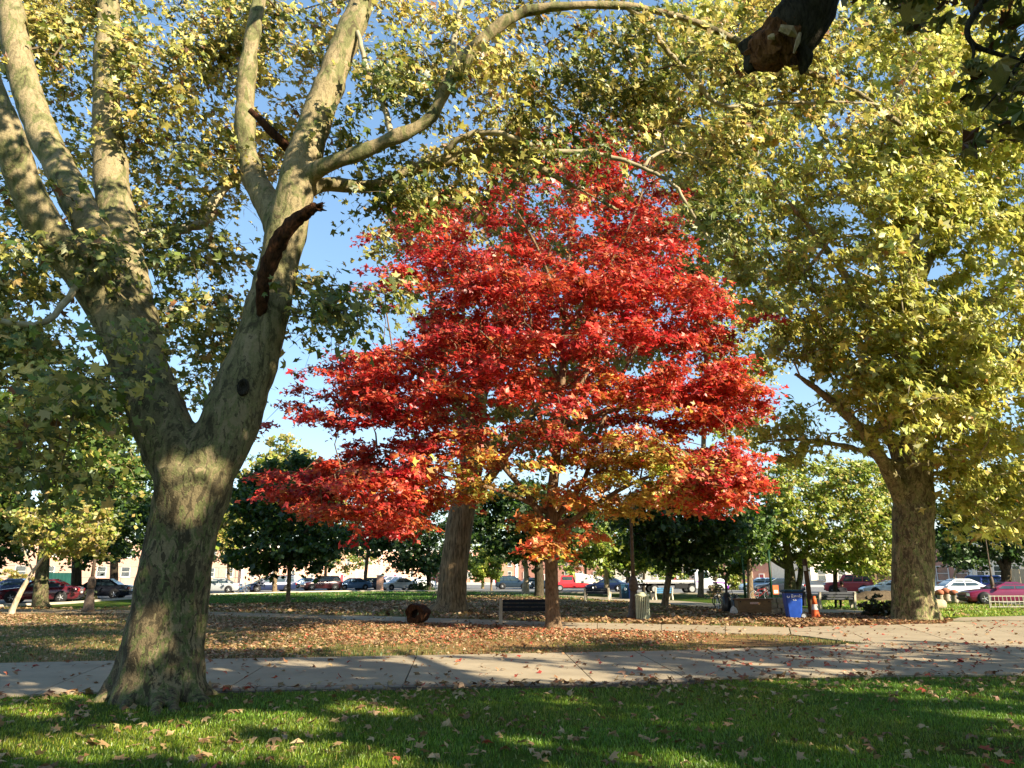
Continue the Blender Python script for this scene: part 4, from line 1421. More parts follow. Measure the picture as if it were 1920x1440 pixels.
tree('street_tree', 'dark tree left of the oak trunk', (804, 1107), [[(804, 1109, 12), (804, 1096, 9), (804, 1050, 8), (803, 980, 7)], [(804, 1040, 5), (760, 1000, 4), (730, 980, 3)]],
     [([(690, 990), (740, 950), (800, 930), (850, 960), (850, 1020), (830, 1068), (790, 1076), (740, 1062), (705, 1040)], 70)], DG, [3, 2, 2], M['dark_bark'], leaf=0.34, R=1.9, dY=5)
tree('street_tree', 'tiny lime leaved street tree left of the navy car', (921, 1109), [[(921, 1110, 5), (921, 1100, 4), (921, 1080, 3.6), (920, 1060, 3)]],
     [([(872, 1050), (890, 1032), (925, 1040), (940, 1060), (932, 1078), (900, 1084), (880, 1075)], 22)], LG, [3, 2, 2], M['brown_bark'], leaf=0.3, R=1.1, dY=2)
tree('shade_tree', 'broad dark tree with black trunk beside the maple', (1011, 1119), [[(1011, 1122, 24), (1011, 1108, 18), (1010, 1060, 16), (1008, 1000, 14), (1002, 930, 10)], [(1010, 1020, 9), (970, 980, 7), (920, 950, 5)], [(1010, 1010, 9), (1060, 970, 7), (1110, 950, 5)]],
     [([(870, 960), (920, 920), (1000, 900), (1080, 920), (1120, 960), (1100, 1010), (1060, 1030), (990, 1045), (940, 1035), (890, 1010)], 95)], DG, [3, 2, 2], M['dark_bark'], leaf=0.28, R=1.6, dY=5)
tree('street_tree', 'knobbly pale based tree right of the navy car', (985, 1114), [[(985, 1116, 20), (985, 1106, 14), (987, 1085, 10), (986, 1060, 8), (984, 1030, 6)]],
     [([(940, 1010), (990, 1000), (1010, 1030), (1000, 1055), (960, 1050)], 14)], MG + YG, [2, 2, 2, 1, 1, 1], M['pale_bark'], leaf=0.26, R=1.2, dY=2)
tree('plane_tree', 'sunlit pale trunked tree behind the dark bench', (1138, 1116), [[(1138, 1118, 16), (1138, 1104, 11), (1138, 1070, 9.5), (1138, 1040, 8), (1138, 980, 6)], [(1138, 1040, 6), (1100, 1000, 5), (1080, 970, 4)]],
     [([(1060, 1010), (1100, 960), (1170, 950), (1240, 970), (1270, 1010), (1230, 1055), (1180, 1062), (1110, 1062), (1075, 1045)], 55)], MG + LG, [2, 2, 1, 3, 2, 3], M['pale_bark'], leaf=0.3, R=1.6, dY=5, face=0.7)
tree('street_tree', 'dark forked tree behind the recycling bins', (1177, 1109), [[(1177, 1110, 8), (1177, 1085, 7), (1177, 1070, 6), (1178, 1030, 5)], [(1177, 1083, 4), (1163, 1072, 3), (1150, 1060, 2)], [(1177, 1085, 4.5), (1195, 1077, 4), (1215, 1068, 3)]],
     [([(1140, 1030), (1190, 1010), (1230, 1030), (1240, 1060), (1190, 1066), (1150, 1060)], 22)], LG + MG, [2, 2, 1, 1, 2, 1], M['dark_bark'], leaf=0.3, R=1.4, dY=3)
tree('shade_tree', 'dark leafy tree with a crooked brown trunk by the blue bench', (1247, 1138), [[(1246, 1141, 17), (1247, 1130, 14), (1251, 1100, 12), (1257, 1062, 12), (1253, 1040, 10), (1250, 1000, 8), (1255, 940, 6)], [(1254, 1040, 6), (1300, 1000, 5), (1350, 975, 3)], [(1252, 1010, 5), (1210, 980, 4), (1180, 970, 3)]],
     [([(1150, 960), (1200, 930), (1260, 915), (1330, 930), (1390, 960), (1400, 1010), (1350, 1040), (1310, 1062), (1270, 1058), (1230, 1040), (1180, 1010)], 100)], DG + MG, [3, 3, 2, 1, 1, 1], M['brown_bark'], leaf=0.22, R=1.1, dY=3.5)
tree('street_tree', 'thin dark tree between the lamp post and blue bench', (1207, 1112), [[(1207, 1114, 7), (1207, 1090, 5.5), (1207, 1060, 5), (1206, 1020, 4)]], [([(1180, 1010), (1230, 1005), (1240, 1050), (1190, 1055)], 12)], MG, [2, 2, 1], M['dark_bark'], leaf=0.3, R=1.4, dY=3)
tree('ornamental_tree', 'little twiggy tree in front of the white truck cab', (1362, 1118), [[(1362, 1120, 7), (1362, 1108, 5), (1361, 1090, 5), (1366, 1074, 3.5), (1376, 1058, 3)], [(1361, 1090, 3.5), (1352, 1076, 3), (1345, 1062, 2)]], [([(1320, 1050), (1360, 1030), (1410, 1040), (1400, 1070), (1372, 1078), (1340, 1074)], 20)], MG + LG, [2, 2, 1, 1, 1, 1], M['brown_bark'], leaf=0.22, R=1.0, dY=2)
tree('shade_tree', 'dark trunked tree beside the left green post', (1408, 1124), [[(1408, 1126, 20), (1407, 1112, 13), (1406, 1080, 10), (1405, 1040, 8), (1402, 980, 6)]], [([(1340, 1000), (1390, 950), (1450, 960), (1460, 1020), (1420, 1052), (1360, 1040)], 36)], MG + DG, [2, 2, 1, 1, 1, 1], M['brown_bark'], leaf=0.26, R=1.4, dY=4)
tree('plane_tree', 'lime green tree with several mottled stems behind the blue bin', (1482, 1122), [[(1482, 1126, 34), (1482, 1108, 24), (1481, 1080, 20), (1478, 1050, 16), (1470, 980, 11), (1465, 900, 6)], [(1490, 1120, 14), (1500, 1085, 11), (1505, 1045, 9), (1530, 980, 7), (1560, 920, 4)], [(1478, 1065, 12), (1450, 1050, 9), (1430, 1030, 7), (1400, 990, 5)], [(1482, 1050, 10), (1550, 1010, 7), (1630, 980, 4)]],
     [([(1390, 960), (1420, 890), (1490, 850), (1580, 845), (1660, 880), (1690, 960), (1690, 1040), (1640, 1072), (1590, 1066), (1540, 1060), (1500, 1048), (1440, 1052), (1400, 1030)], 170)], LG + YG + MG, [4, 4, 3, 2, 2, 1, 1, 1, 0.5], M['plane_bark'], leaf=0.25, R=1.35, dY=5, face=0.9)
tree('street_tree', 'green stemmed tree behind the occupied bench', (1566, 1119), [[(1566, 1121, 11), (1566, 1110, 9), (1566, 1085, 8), (1565, 1050, 7), (1563, 1000, 5)]], [([(1530, 1010), (1600, 1000), (1640, 1040), (1600, 1065), (1540, 1060)], 14)], LG, [2, 2, 2], M['dark_bark'], leaf=0.26, R=1.3, dY=3)
tree('shade_tree', 'dark green tree with forked trunk at the right edge', (1890, 1121), [[(1890, 1124, 26), (1889, 1110, 19), (1886, 1075, 17), (1890, 1040, 14), (1900, 980, 10)], [(1884, 1072, 11), (1868, 1045, 9), (1845, 1020, 7), (1810, 990, 5)], [(1888, 1060, 9), (1905, 1040, 7), (1930, 1010, 5)]],
     [([(1745, 1000), (1760, 940), (1830, 900), (1920, 860), (2020, 900), (2040, 990), (1980, 1050), (1920, 1055), (1860, 1048), (1790, 1058), (1755, 1040)], 130)], DG, [3, 2, 3], M['dark_bark'], leaf=0.26, R=1.45, dY=5)
tree('ornamental_tree', 'small bare stemmed tree before the brick house window', (1786, 1114), [[(1779, 1116, 7), (1783, 1100, 5), (1791, 1075, 4.5), (1797, 1055, 4), (1806, 1030, 3)]], [([(1770, 1030), (1810, 1015), (1850, 1035), (1830, 1056), (1790, 1058)], 14)], MG + LG, [2, 2, 1, 1, 1, 1], M['pale_bark'], leaf=0.26, R=1.0, dY=2)
tree('street_tree', 'yellowing street tree just right of the forked trunk', (428, 1107), [[(428, 1109, 9), (428, 1090, 6), (428, 1050, 5), (427, 1000, 4)]], [([(385, 1010), (420, 960), (470, 980), (480, 1040), (430, 1062), (390, 1056)], 26)], YG + LG, [3, 2, 2, 1, 1, 1], M['brown_bark'], leaf=0.3, R=1.5, dY=3, face=0.7)
tree('street_tree', 'mid green street tree between the round tree and the maple', (610, 1103), [[(610, 1105, 8), (610, 1090, 6), (611, 1050, 5), (612, 1000, 4)]], [([(560, 1030), (620, 985), (690, 1000), (700, 1050), (640, 1066), (570, 1064)], 28)], MG + YG, [3, 2, 2, 1, 1, 1], M['brown_bark'], leaf=0.34, R=1.8, dY=4, face=0.6)
tree('street_tree', 'green street tree right of the oak trunk', (905, 1104), [[(905, 1106, 7), (905, 1090, 5), (905, 1040, 5), (906, 990, 4)]], [([(870, 980), (920, 950), (975, 985), (975, 1035), (930, 1050), (880, 1040)], 26)], MG + LG, [3, 2, 2, 1, 2, 1], M['brown_bark'], leaf=0.34, R=1.8, dY=4, face=0.6)
tree('street_tree', 'lime street tree behind the navy sedan', (1098, 1105), [[(1098, 1107, 7), (1098, 1092, 5), (1098, 1060, 4.5), (1099, 1020, 4)]], [([(1050, 1040), (1090, 1000), (1150, 1020), (1150, 1070), (1100, 1080), (1060, 1070)], 26)], LG, [3, 2, 2], M['brown_bark'], leaf=0.34, R=1.7, dY=4, face=0.8)
tree('street_tree', 'yellow green street tree behind the tow truck', (1276, 1104), [[(1276, 1106, 7), (1276, 1092, 5), (1276, 1060, 4.5), (1277, 1020, 4)]], [([(1215, 1050), (1270, 1010), (1340, 1030), (1345, 1072), (1280, 1082), (1225, 1076)], 30)], LG + MG, [3, 2, 2, 2, 1, 1], M['brown_bark'], leaf=0.34, R=1.7, dY=4, face=0.8)
tree('street_tree', 'light green street tree left of the big right trunk', (1640, 1112), [[(1640, 1114, 9), (1640, 1095, 7), (1640, 1060, 6), (1640, 1000, 5)]], [([(1580, 1000), (1630, 950), (1690, 960), (1700, 1040), (1660, 1078), (1600, 1066)], 30)], LG + YG, [3, 2, 2, 1, 1, 1], M['brown_bark'], leaf=0.28, R=1.4, dY=3, face=0.8)
tree('tall_tree', 'tall golden tree filling the gap behind the maple top', (1314, 1119), [[(1314, 1120, 14), (1314, 1100, 11), (1316, 1000, 10), (1320, 800, 9), (1326, 600, 8), (1330, 400, 6), (1330, 250, 3)]],
     [([(1190, 220), (1230, 110), (1300, 60), (1400, 80), (1480, 200), (1500, 400), (1480, 600), (1440, 800), (1380, 850), (1330, 760), (1310, 600), (1260, 420)], 120)], YG + LG, [4, 3, 3, 2, 2, 1], M['brown_bark'], leaf=0.34, R=2.1, dY=6, face=0.4)
tree('tall_tree', 'tall dark green tree rising behind the left plane tree', (215, 1116), [[(215, 1118, 20), (214, 1090, 15), (214, 1000, 13), (212, 880, 9), (210, 760, 5)]],
     [([(110, 880), (150, 790), (215, 740), (290, 790), (320, 880), (310, 980), (260, 1030), (180, 1030), (120, 980)], 70)], MG + DG, [3, 3, 2, 2, 1, 1], M['dark_bark'], leaf=0.32, R=1.9, dY=5)

# ------------------------------------------------------------------ paints and small materials
PAINT = {k: mat_paint(k + '_paint', c, r, m) for k, c, r, m in (
    ('navy', (0.012, 0.022, 0.07), 0.25, 0.1), ('black', (0.008, 0.009, 0.014), 0.22, 0.0), ('dark_red', (0.09, 0.010, 0.016), 0.25, 0.1), ('silver', (0.50, 0.52, 0.53), 0.3, 0.4),
    ('maroon', (0.055, 0.010, 0.014), 0.22, 0.1), ('pale_blue', (0.30, 0.44, 0.60), 0.3, 0.2), ('steel_blue', (0.10, 0.19, 0.32), 0.28, 0.3), ('charcoal', (0.05, 0.06, 0.08), 0.28, 0.3),
    ('white', (0.76, 0.77, 0.78), 0.3, 0.0), ('dark_teal', (0.02, 0.04, 0.065), 0.25, 0.2), ('red', (0.55, 0.035, 0.045), 0.3, 0.0), ('rose_red', (0.50, 0.06, 0.075), 0.32, 0.0),
    ('blue', (0.035, 0.07, 0.42), 0.28, 0.1), ('magenta', (0.15, 0.007, 0.040), 0.28, 0.1), ('grey', (0.25, 0.26, 0.28), 0.3, 0.2), ('violet_grey', (0.16, 0.13, 0.24), 0.35, 0.0), ('purple', (0.22, 0.03, 0.42), 0.35, 0.0))}
M['car_glass'] = mat_glass('car_glass', (0.03, 0.05, 0.06))
M['window_glass'] = mat_glass('window_glass', (0.05, 0.06, 0.065))
M['rubber'] = mat_noise('rubber', (0.012, 0.012, 0.012), (0.03, 0.03, 0.03), 30.0)
M['alloy'] = mat_noise('alloy', (0.45, 0.46, 0.47), (0.62, 0.62, 0.62), 8.0, 0.35, 0.0, metal=0.6, spec=0.5)
M['lamp_clear'] = mat_noise('headlamp', (0.62, 0.64, 0.66), (0.8, 0.82, 0.84), 12.0, 0.15, 0.0, spec=0.6)
M['lamp_red'] = mat_noise('tail_lamp', (0.28, 0.012, 0.012), (0.42, 0.02, 0.02), 12.0, 0.2, 0.0, spec=0.6)
M['dark_trim'] = mat_noise('dark_trim', (0.010, 0.010, 0.011), (0.03, 0.03, 0.032), 14.0, 0.5, 0.0)
M['bench_slat'] = mat_noise('bench_slat_paint', (0.003, 0.005, 0.009), (0.009, 0.014, 0.022), 12.0, 0.55, 0.15, 0.004, vec=(1, 6, 6))
M['bench_blue'] = mat_noise('bench_blue_paint', (0.01, 0.075, 0.16), (0.02, 0.14, 0.27), 12.0, 0.5, 0.15, 0.004)
M['lamp_iron'] = mat_noise('lamp_iron', (0.06, 0.042, 0.03), (0.14, 0.10, 0.072), 10.0, 0.6, 0.2, 0.004)
M['lantern'] = mat_noise('lantern_glass', (0.22, 0.20, 0.15), (0.34, 0.31, 0.25), 4.0, 0.3, 0.0)
M['bin_slat'] = mat_noise('bin_slat_paint', (0.50, 0.52, 0.33), (0.66, 0.66, 0.45), 9.0, 0.5, 0.1, 0.003)
M['bin_blue'] = mat_noise('bin_blue', (0.010, 0.045, 0.26), (0.022, 0.085, 0.42), 3.0, 0.38, 0.05, 0.004, spec=0.4)
M['bin_teal'] = mat_noise('bin_teal', (0.006, 0.03, 0.06), (0.012, 0.055, 0.10), 3.0, 0.4, 0.0)
M['white_ink'] = mat_noise('white_ink', (0.68, 0.72, 0.78), (0.82, 0.85, 0.88), 20.0, 0.6, 0.0)
M['box_wood'] = mat_noise('box_wood', (0.17, 0.095, 0.042), (0.27, 0.16, 0.075), 4.0, 0.7, 0.1, 0.004, vec=(1, 8, 8))
M['box_lid'] = mat_noise('box_lid', (0.12, 0.055, 0.03), (0.20, 0.10, 0.05), 5.0, 0.6, 0.1, 0.004)
M['sticker'] = mat_noise('sticker', (0.62, 0.20, 0.12), (0.78, 0.66, 0.58), 40.0, 0.5, 0.0)
M['stone'] = mat_noise('pale_stone', (0.24, 0.20, 0.14), (0.44, 0.38, 0.28), 7.0, 0.9, 0.5, 0.02)
M['green_steel'] = mat_noise('green_steel', (0.008, 0.030, 0.016), (0.018, 0.055, 0.03), 8.0, 0.5, 0.0)
M['cone_orange'] = mat_noise('cone_orange', (0.55, 0.09, 0.025), (0.70, 0.14, 0.04), 8.0, 0.6, 0.0)
M['cone_white'] = mat_noise('cone_white', (0.60, 0.56, 0.50), (0.75, 0.72, 0.66), 8.0, 0.5, 0.0)
M['post_wood'] = mat_noise('post_wood', (0.055, 0.030, 0.016), (0.12, 0.07, 0.036), 14.0, 0.85, 0.3, 0.01, vec=(1, 1, 0.2))
M['plastic_black'] = mat_noise('black_plastic', (0.006, 0.006, 0.006), (0.02, 0.02, 0.02), 9.0, 0.3, 0.4, 0.03, spec=0.5)
M['paper_white'] = mat_noise('white_bag', (0.45, 0.42, 0.37), (0.66, 0.62, 0.56), 9.0, 0.7, 0.4, 0.03)
M['bike_red'] = mat_paint('bike_red', (0.30, 0.02, 0.02))
M['bike_blue'] = mat_paint('bike_blue', (0.05, 0.16, 0.36))
M['bike_black'] = mat_paint('bike_black', (0.012, 0.012, 0.014))
M['terracotta'] = mat_noise('terracotta', (0.26, 0.085, 0.045), (0.42, 0.16, 0.085), 6.0, 0.8, 0.2, 0.01)
M['rail_white'] = mat_noise('rail_white', (0.24, 0.22, 0.18), (0.38, 0.35, 0.29), 9.0, 0.6, 0.0)
M['fence_steel'] = mat_noise('fence_steel', (0.10, 0.10, 0.10), (0.20, 0.20, 0.19), 6.0, 0.5, 0.0)
M['screen_green'] = mat_noise('screen_green', (0.004, 0.035, 0.03), (0.010, 0.07, 0.055), 4.0, 0.8, 0.2, 0.03, vec=(4, 4, 0.4))
M['brick_pink'] = mat_brick('pink_brick', (0.34, 0.185, 0.14), (0.42, 0.25, 0.19), (0.48, 0.36, 0.29))
M['brick_salmon'] = mat_brick('salmon_brick', (0.48, 0.23, 0.15), (0.56, 0.30, 0.21), (0.70, 0.56, 0.46))
M['brick_red'] = mat_brick('red_brick', (0.42, 0.16, 0.11), (0.50, 0.22, 0.15), (0.55, 0.40, 0.32))
M['brick_brown'] = mat_brick('brown_brick', (0.20, 0.095, 0.065), (0.28, 0.14, 0.095), (0.46, 0.34, 0.26), 2.6, 4.6)
M['stucco'] = mat_noise('cream_stucco', (0.62, 0.54, 0.42), (0.74, 0.66, 0.54), 2.0, 0.9, 0.1)
M['trim_white'] = mat_noise('trim_white', (0.66, 0.62, 0.56), (0.80, 0.77, 0.71), 4.0, 0.6, 0.0)
M['roof_dark'] = mat_noise('roof_felt', (0.09, 0.075, 0.065), (0.16, 0.135, 0.12), 5.0)
M['door_red'] = mat_paint('door_red', (0.40, 0.03, 0.04), 0.5)
M['cream_panel'] = mat_noise('cream_panel', (0.60, 0.48, 0.32), (0.74, 0.62, 0.45), 5.0, 0.8, 0.1, vec=(6, 6, 0.4))
M['skin'] = mat_noise('skin', (0.30, 0.17, 0.11), (0.42, 0.25, 0.17), 6.0, 0.6, 0.0)
M['cloth_dark'] = mat_noise('dark_cloth', (0.010, 0.010, 0.013), (0.03, 0.03, 0.036), 20.0, 0.95, 0.2)
M['cloth_lilac'] = mat_noise('lilac_cloth', (0.32, 0.24, 0.60), (0.46, 0.36, 0.74), 20.0, 0.95, 0.2)
M['hair'] = mat_noise('hair', (0.010, 0.007, 0.005), (0.03, 0.02, 0.014), 40.0, 0.7, 0.2)
M['tarp'] = mat_noise('cream_tarp', (0.64, 0.56, 0.42), (0.78, 0.70, 0.56), 3.0, 0.8, 0.3, 0.05)

# ------------------------------------------------------------------ buildings round the square
def plane_from(pa, pb):
    """Ground points of the two ends of a facade -> centre, length, rotation (facade faces the camera)."""
    a, b = ground(*pa), ground(*pb)
    d = b - a
    return (a + b) / 2, float(np.linalg.norm(d)), math.atan2(d[1], d[0])


WIN_CACHE = {}


def window_parts(root, x, z, w, h, sill=True, mullion=True, trim='trim_white'):
    key = (round(w, 2), round(h, 2), mullion, trim)
    if key not in WIN_CACHE:
        f = B()
        t = 0.09
        f.box((-w / 2 + t / 2, -0.03, 0), (t, 0.14, h)).box((w / 2 - t / 2, -0.03, 0), (t, 0.14, h))
        f.box((0, -0.03, h / 2 - t / 2), (w - 2 * t, 0.14, t)).box((0, -0.03, -h / 2 + t / 2), (w - 2 * t, 0.14, t))
        if mullion:
            f.box((0, -0.025, 0), (w - 2 * t, 0.09, 0.06))
        p = B().box((0, 0.0, 0), (w - 2 * t - 0.01, 0.03, h - 2 * t - 0.01))
        s = B().box((0, -0.07, -h / 2 - 0.05), (w + 0.2, 0.26, 0.09))
        WIN_CACHE[key] = (f.mesh('window', M[trim]), p.mesh('pane', M['window_glass']), s.mesh('sill', M[trim]))
    fm, pm, sm = WIN_CACHE[key]
    o = link('window', fm, root)
    o.location = (x, -0.05, z)
    link('pane', pm, o)
    if sill:
        link('sill', sm, o)


def building(name, label, pa, pb, H, wall, floors, cols, win=(1.0, 1.7), depth=11.0, doors=(), pil=None, cornice=True, cat='building', first=1.75, step=3.4, skip=(), roof='roof_dark', group=None):
    c, L, a = plane_from(pa, pb)
    root = thing(name, label, cat, (c[0], c[1], 0), a, group)
    B().box((0, depth / 2, H / 2), (L, depth, H)).obj('wall', M[wall], root)
    B().box((0, depth / 2, H + 0.15), (L + 0.3, depth + 0.3, 0.3)).obj('roof', M[roof], root)
    if cornice:
        B().box((0, -0.14, H - 0.25), (L + 0.1, 0.3, 0.42)).obj('cornice', M['trim_white'], root)
    for i in range(cols):
        x = -L / 2 + L * (i + 0.5) / cols
        for k in range(floors):
            if (i, k) in skip:
                continue
            z = first + step * k
            if z + win[1] / 2 > H - 0.5:
                continue
            window_parts(root, x, z, *win)
    for x in doors:
        d = B().box((x * L, -0.03, 1.15), (1.0, 0.1, 2.1)).obj('door', M['door_red'], root)
        B().box((x * L - 0.6, -0.06, 1.2), (0.16, 0.18, 2.4)).box((x * L + 0.6, -0.06, 1.2), (0.16, 0.18, 2.4)).box((x * L, -0.06, 2.33), (1.04, 0.18, 0.22)).obj('door_frame', M['trim_white'], d)
    if pil:
        for i in range(pil):
            x = -L / 2 + L * i / (pil - 1)
            B().box((x, -0.1, H / 2 - 0.3), (0.5, 0.22, H - 0.62)).obj('pilaster', M['trim_white'], root)
    return root


building('school_building', 'long pale pink brick school behind the chain link fence at left', (-330, 1102), (445, 1095), 9.0, 'brick_pink', 2, 15, (1.9, 2.0), first=2.6, step=3.8)
building('row_house', 'salmon brick house with white pilasters and red doors left of the oak', (452, 1094), (838, 1091.5), 9.5, 'brick_salmon', 3, 12, (1.1, 2.0), doors=(-0.07, 0.2, 0.42), pil=9, first=2.3, skip=((5, 0), (8, 0), (11, 0)))
building('row_house', 'red brick row house seen between the oak and the maple', (842, 1092), (968, 1092), 9.5, 'brick_red', 3, 5, (1.1, 1.9), doors=(0.2,), pil=4, skip=((3, 0),), first=2.2)
building('row_house', 'shaded red brick row house behind the maple trunk', (972, 1092), (1130, 1092.5), 9.5, 'brick_red', 3, 6, (1.1, 1.9), doors=(-0.2,), first=2.2, skip=((1, 0), (2, 0)))
building('row_house', 'cream stuccoed house behind the white truck', (1134, 1092.5), (1300, 1093), 6.5, 'stucco', 2, 6, (1.2, 1.7), first=2.2, doors=(0.3,), skip=((4, 0),))
building('row_house', 'low brick house with dark windows behind the green posts', (1304, 1093), (1520, 1094), 6.5, 'brick_red', 2, 7, (1.4, 1.7), first=2.2, doors=(0.1,), skip=((4, 0),))
building('corner_house', 'cream house with wide dark windows behind the red car', (1522, 1096), (1598, 1095.5), 6.5, 'stucco', 1, 2, (2.6, 2.2), first=2.0)
building('brick_hall', 'brown brick hall with patterned windowless wall left of the big trunk', (1601, 1097), (1700, 1098), 7.5, 'brick_brown', 1, 0, cornice=False)
building('row_house', 'brick house with a white framed window right of the big trunk', (1755, 1103), (1826, 1104), 6.8, 'brick_red', 2, 2, (1.9, 2.1), first=2.1, pil=2)
building('row_house', 'white rendered house beside the blue car', (1828, 1104.5), (1930, 1106), 6.2, 'stucco', 2, 3, (1.2, 1.5), first=2.3)

# pale panel fence at the right edge
c, L, a = plane_from((1896, 1115), (2070, 1118))
pf = thing('panel_fence', 'tall cream board fence at the right edge', 'fence', (c[0], c[1], 0), a)
nb = int(L / 0.5)
bm_ = B().box((0, 0, 1.15), (0.47, 0.05, 2.3)).mesh('board', M['cream_panel'])
for i in range(nb):
    o = link('board', bm_, pf)
    o.location = (-L / 2 + 0.5 * (i + 0.5), random.uniform(-0.02, 0.02), 0)
B().box((0, 0.06, 0.6), (L, 0.06, 0.1)).obj('rail', M['post_wood'], pf)
B().box((0, 0.06, 1.8), (L, 0.06, 0.1)).obj('rail', M['post_wood'], pf)

# chain link fence with a green wind screen, left
c, L, a = plane_from((-180, 1109.5), (470, 1101))
cf = thing('chain_link_fence', 'tall chain link fence with thin dark posts on the left', 'fence', (c[0], c[1], 0), a)
pm_ = B().tube([(0, 0, 0), (0, 0, 3.0)], 0.045, 6).mesh('post', M['fence_steel'])
npost = int(L / 3.0)
for i in range(npost + 1):
    o = link('post', pm_, cf)
    o.location = (-L / 2 + L * i / npost, 0, 0)
for z in (0.15, 1.5, 2.97):
    B().tube([(-L / 2, 0, z), (L / 2, 0, z)], 0.035, 6).obj('rail', M['fence_steel'], cf)
acc = B()
for i in range(int(L / 0.9)):
    x = -L / 2 + 0.9 * i
    acc.tube([(x, 0, 0.15), (x + 2.8 if x + 2.8 < L / 2 else L / 2, 0, 2.95)], 0.006, 3, cap=False)
    acc.tube([(x + 2.8 if x + 2.8 < L / 2 else L / 2, 0.01, 0.15), (x, 0.01, 2.95)], 0.006, 3, cap=False)
acc.obj('wire_mesh', M['fence_steel'], cf, kind='stuff')
c, L, a = plane_from((64, 1107), (146, 1106.3))
ws = thing('wind_screen', 'dark green cloth wind screen hung behind the dark red car', 'screen', (c[0], c[1], 0), a)
acc = B()
xs = np.linspace(-L / 2, L / 2, 40)
acc.add(np.array([[x, -0.12 + 0.07 * math.sin(x * 5.1) + 0.04 * math.sin(x * 11), z] for x in xs for z in (0.35, 2.1)] + [[x, -0.05 + 0.07 * math.sin(x * 5.1) + 0.04 * math.sin(x * 11), z] for x in xs for z in (0.35, 2.1)]),
        quads=[[2 * i + s_, 2 * i + 2 + s_, 2 * i + 3 + s_, 2 * i + 1 + s_] for s_ in (0, 80) for i in range(39)])
acc.obj('cloth', M['screen_green'], ws, True)
for x in (-L / 2, 0, L / 2):
    B().tube([(x, 0.05, 0), (x, 0.05, 2.2)], 0.05, 6).obj('post', M['green_steel'], ws)


# ------------------------------------------------------------------ vehicles
CARS = {
    #        L     W     H    clearance, profile (x/L, z top), belt z, cabin (rear base, rear roof, front roof, front base), wheel r, wheel x
    'sedan': (4.7, 1.82, 1.46, 0.20, [(-.5, .62), (-.485, .93), (-.34, 1.02), (-.2, 1.0), (.16, .95), (.30, .90), (.44, .80), (.485, .66), (.5, .45)], .93, (-.37, -.19, .06, .23), .33, (-.29, .30)),
    'hatch': (4.3, 1.78, 1.50, 0.20, [(-.5, .60), (-.488, .95), (-.40, 1.0), (-.2, .99), (.18, .96), (.32, .90), (.45, .78), (.487, .64), (.5, .45)], .94, (-.485, -.40, .06, .25), .33, (-.30, .31)),
    'suv': (4.65, 1.88, 1.72, 0.24, [(-.5, .62), (-.49, 1.05), (-.44, 1.10), (-.2, 1.10), (.18, 1.07), (.30, 1.04), (.44, .95), (.487, .78), (.5, .5)], 1.04, (-.485, -.40, .05, .24), .38, (-.30, .31)),
    'van': (5.1, 1.97, 1.76, 0.20, [(-.5, .60), (-.49, 1.0), (-.44, 1.06), (-.2, 1.06), (.18, 1.04), (.30, 1.0), (.43, .86), (.485, .68), (.5, .45)], 1.0, (-.488, -.45, .08, .34), .35, (-.30, .33)),
    'jeep': (4.3, 1.86, 1.82, 0.28, [(-.5, .66), (-.49, 1.12), (-.44, 1.16), (-.2, 1.16), (.16, 1.14), (.30, 1.12), (.46, 1.07), (.49, .9), (.5, .55)], 1.1, (-.488, -.455, .10, .20), .39, (-.30, .31)),
    'coupe': (4.6, 1.84, 1.30, 0.17, [(-.5, .60), (-.485, .88), (-.34, .95), (-.2, .93), (.14, .90), (.30, .85), (.44, .75), (.487, .62), (.5, .42)], .88, (-.36, -.17, .02, .20), .33, (-.29, .30)),
}


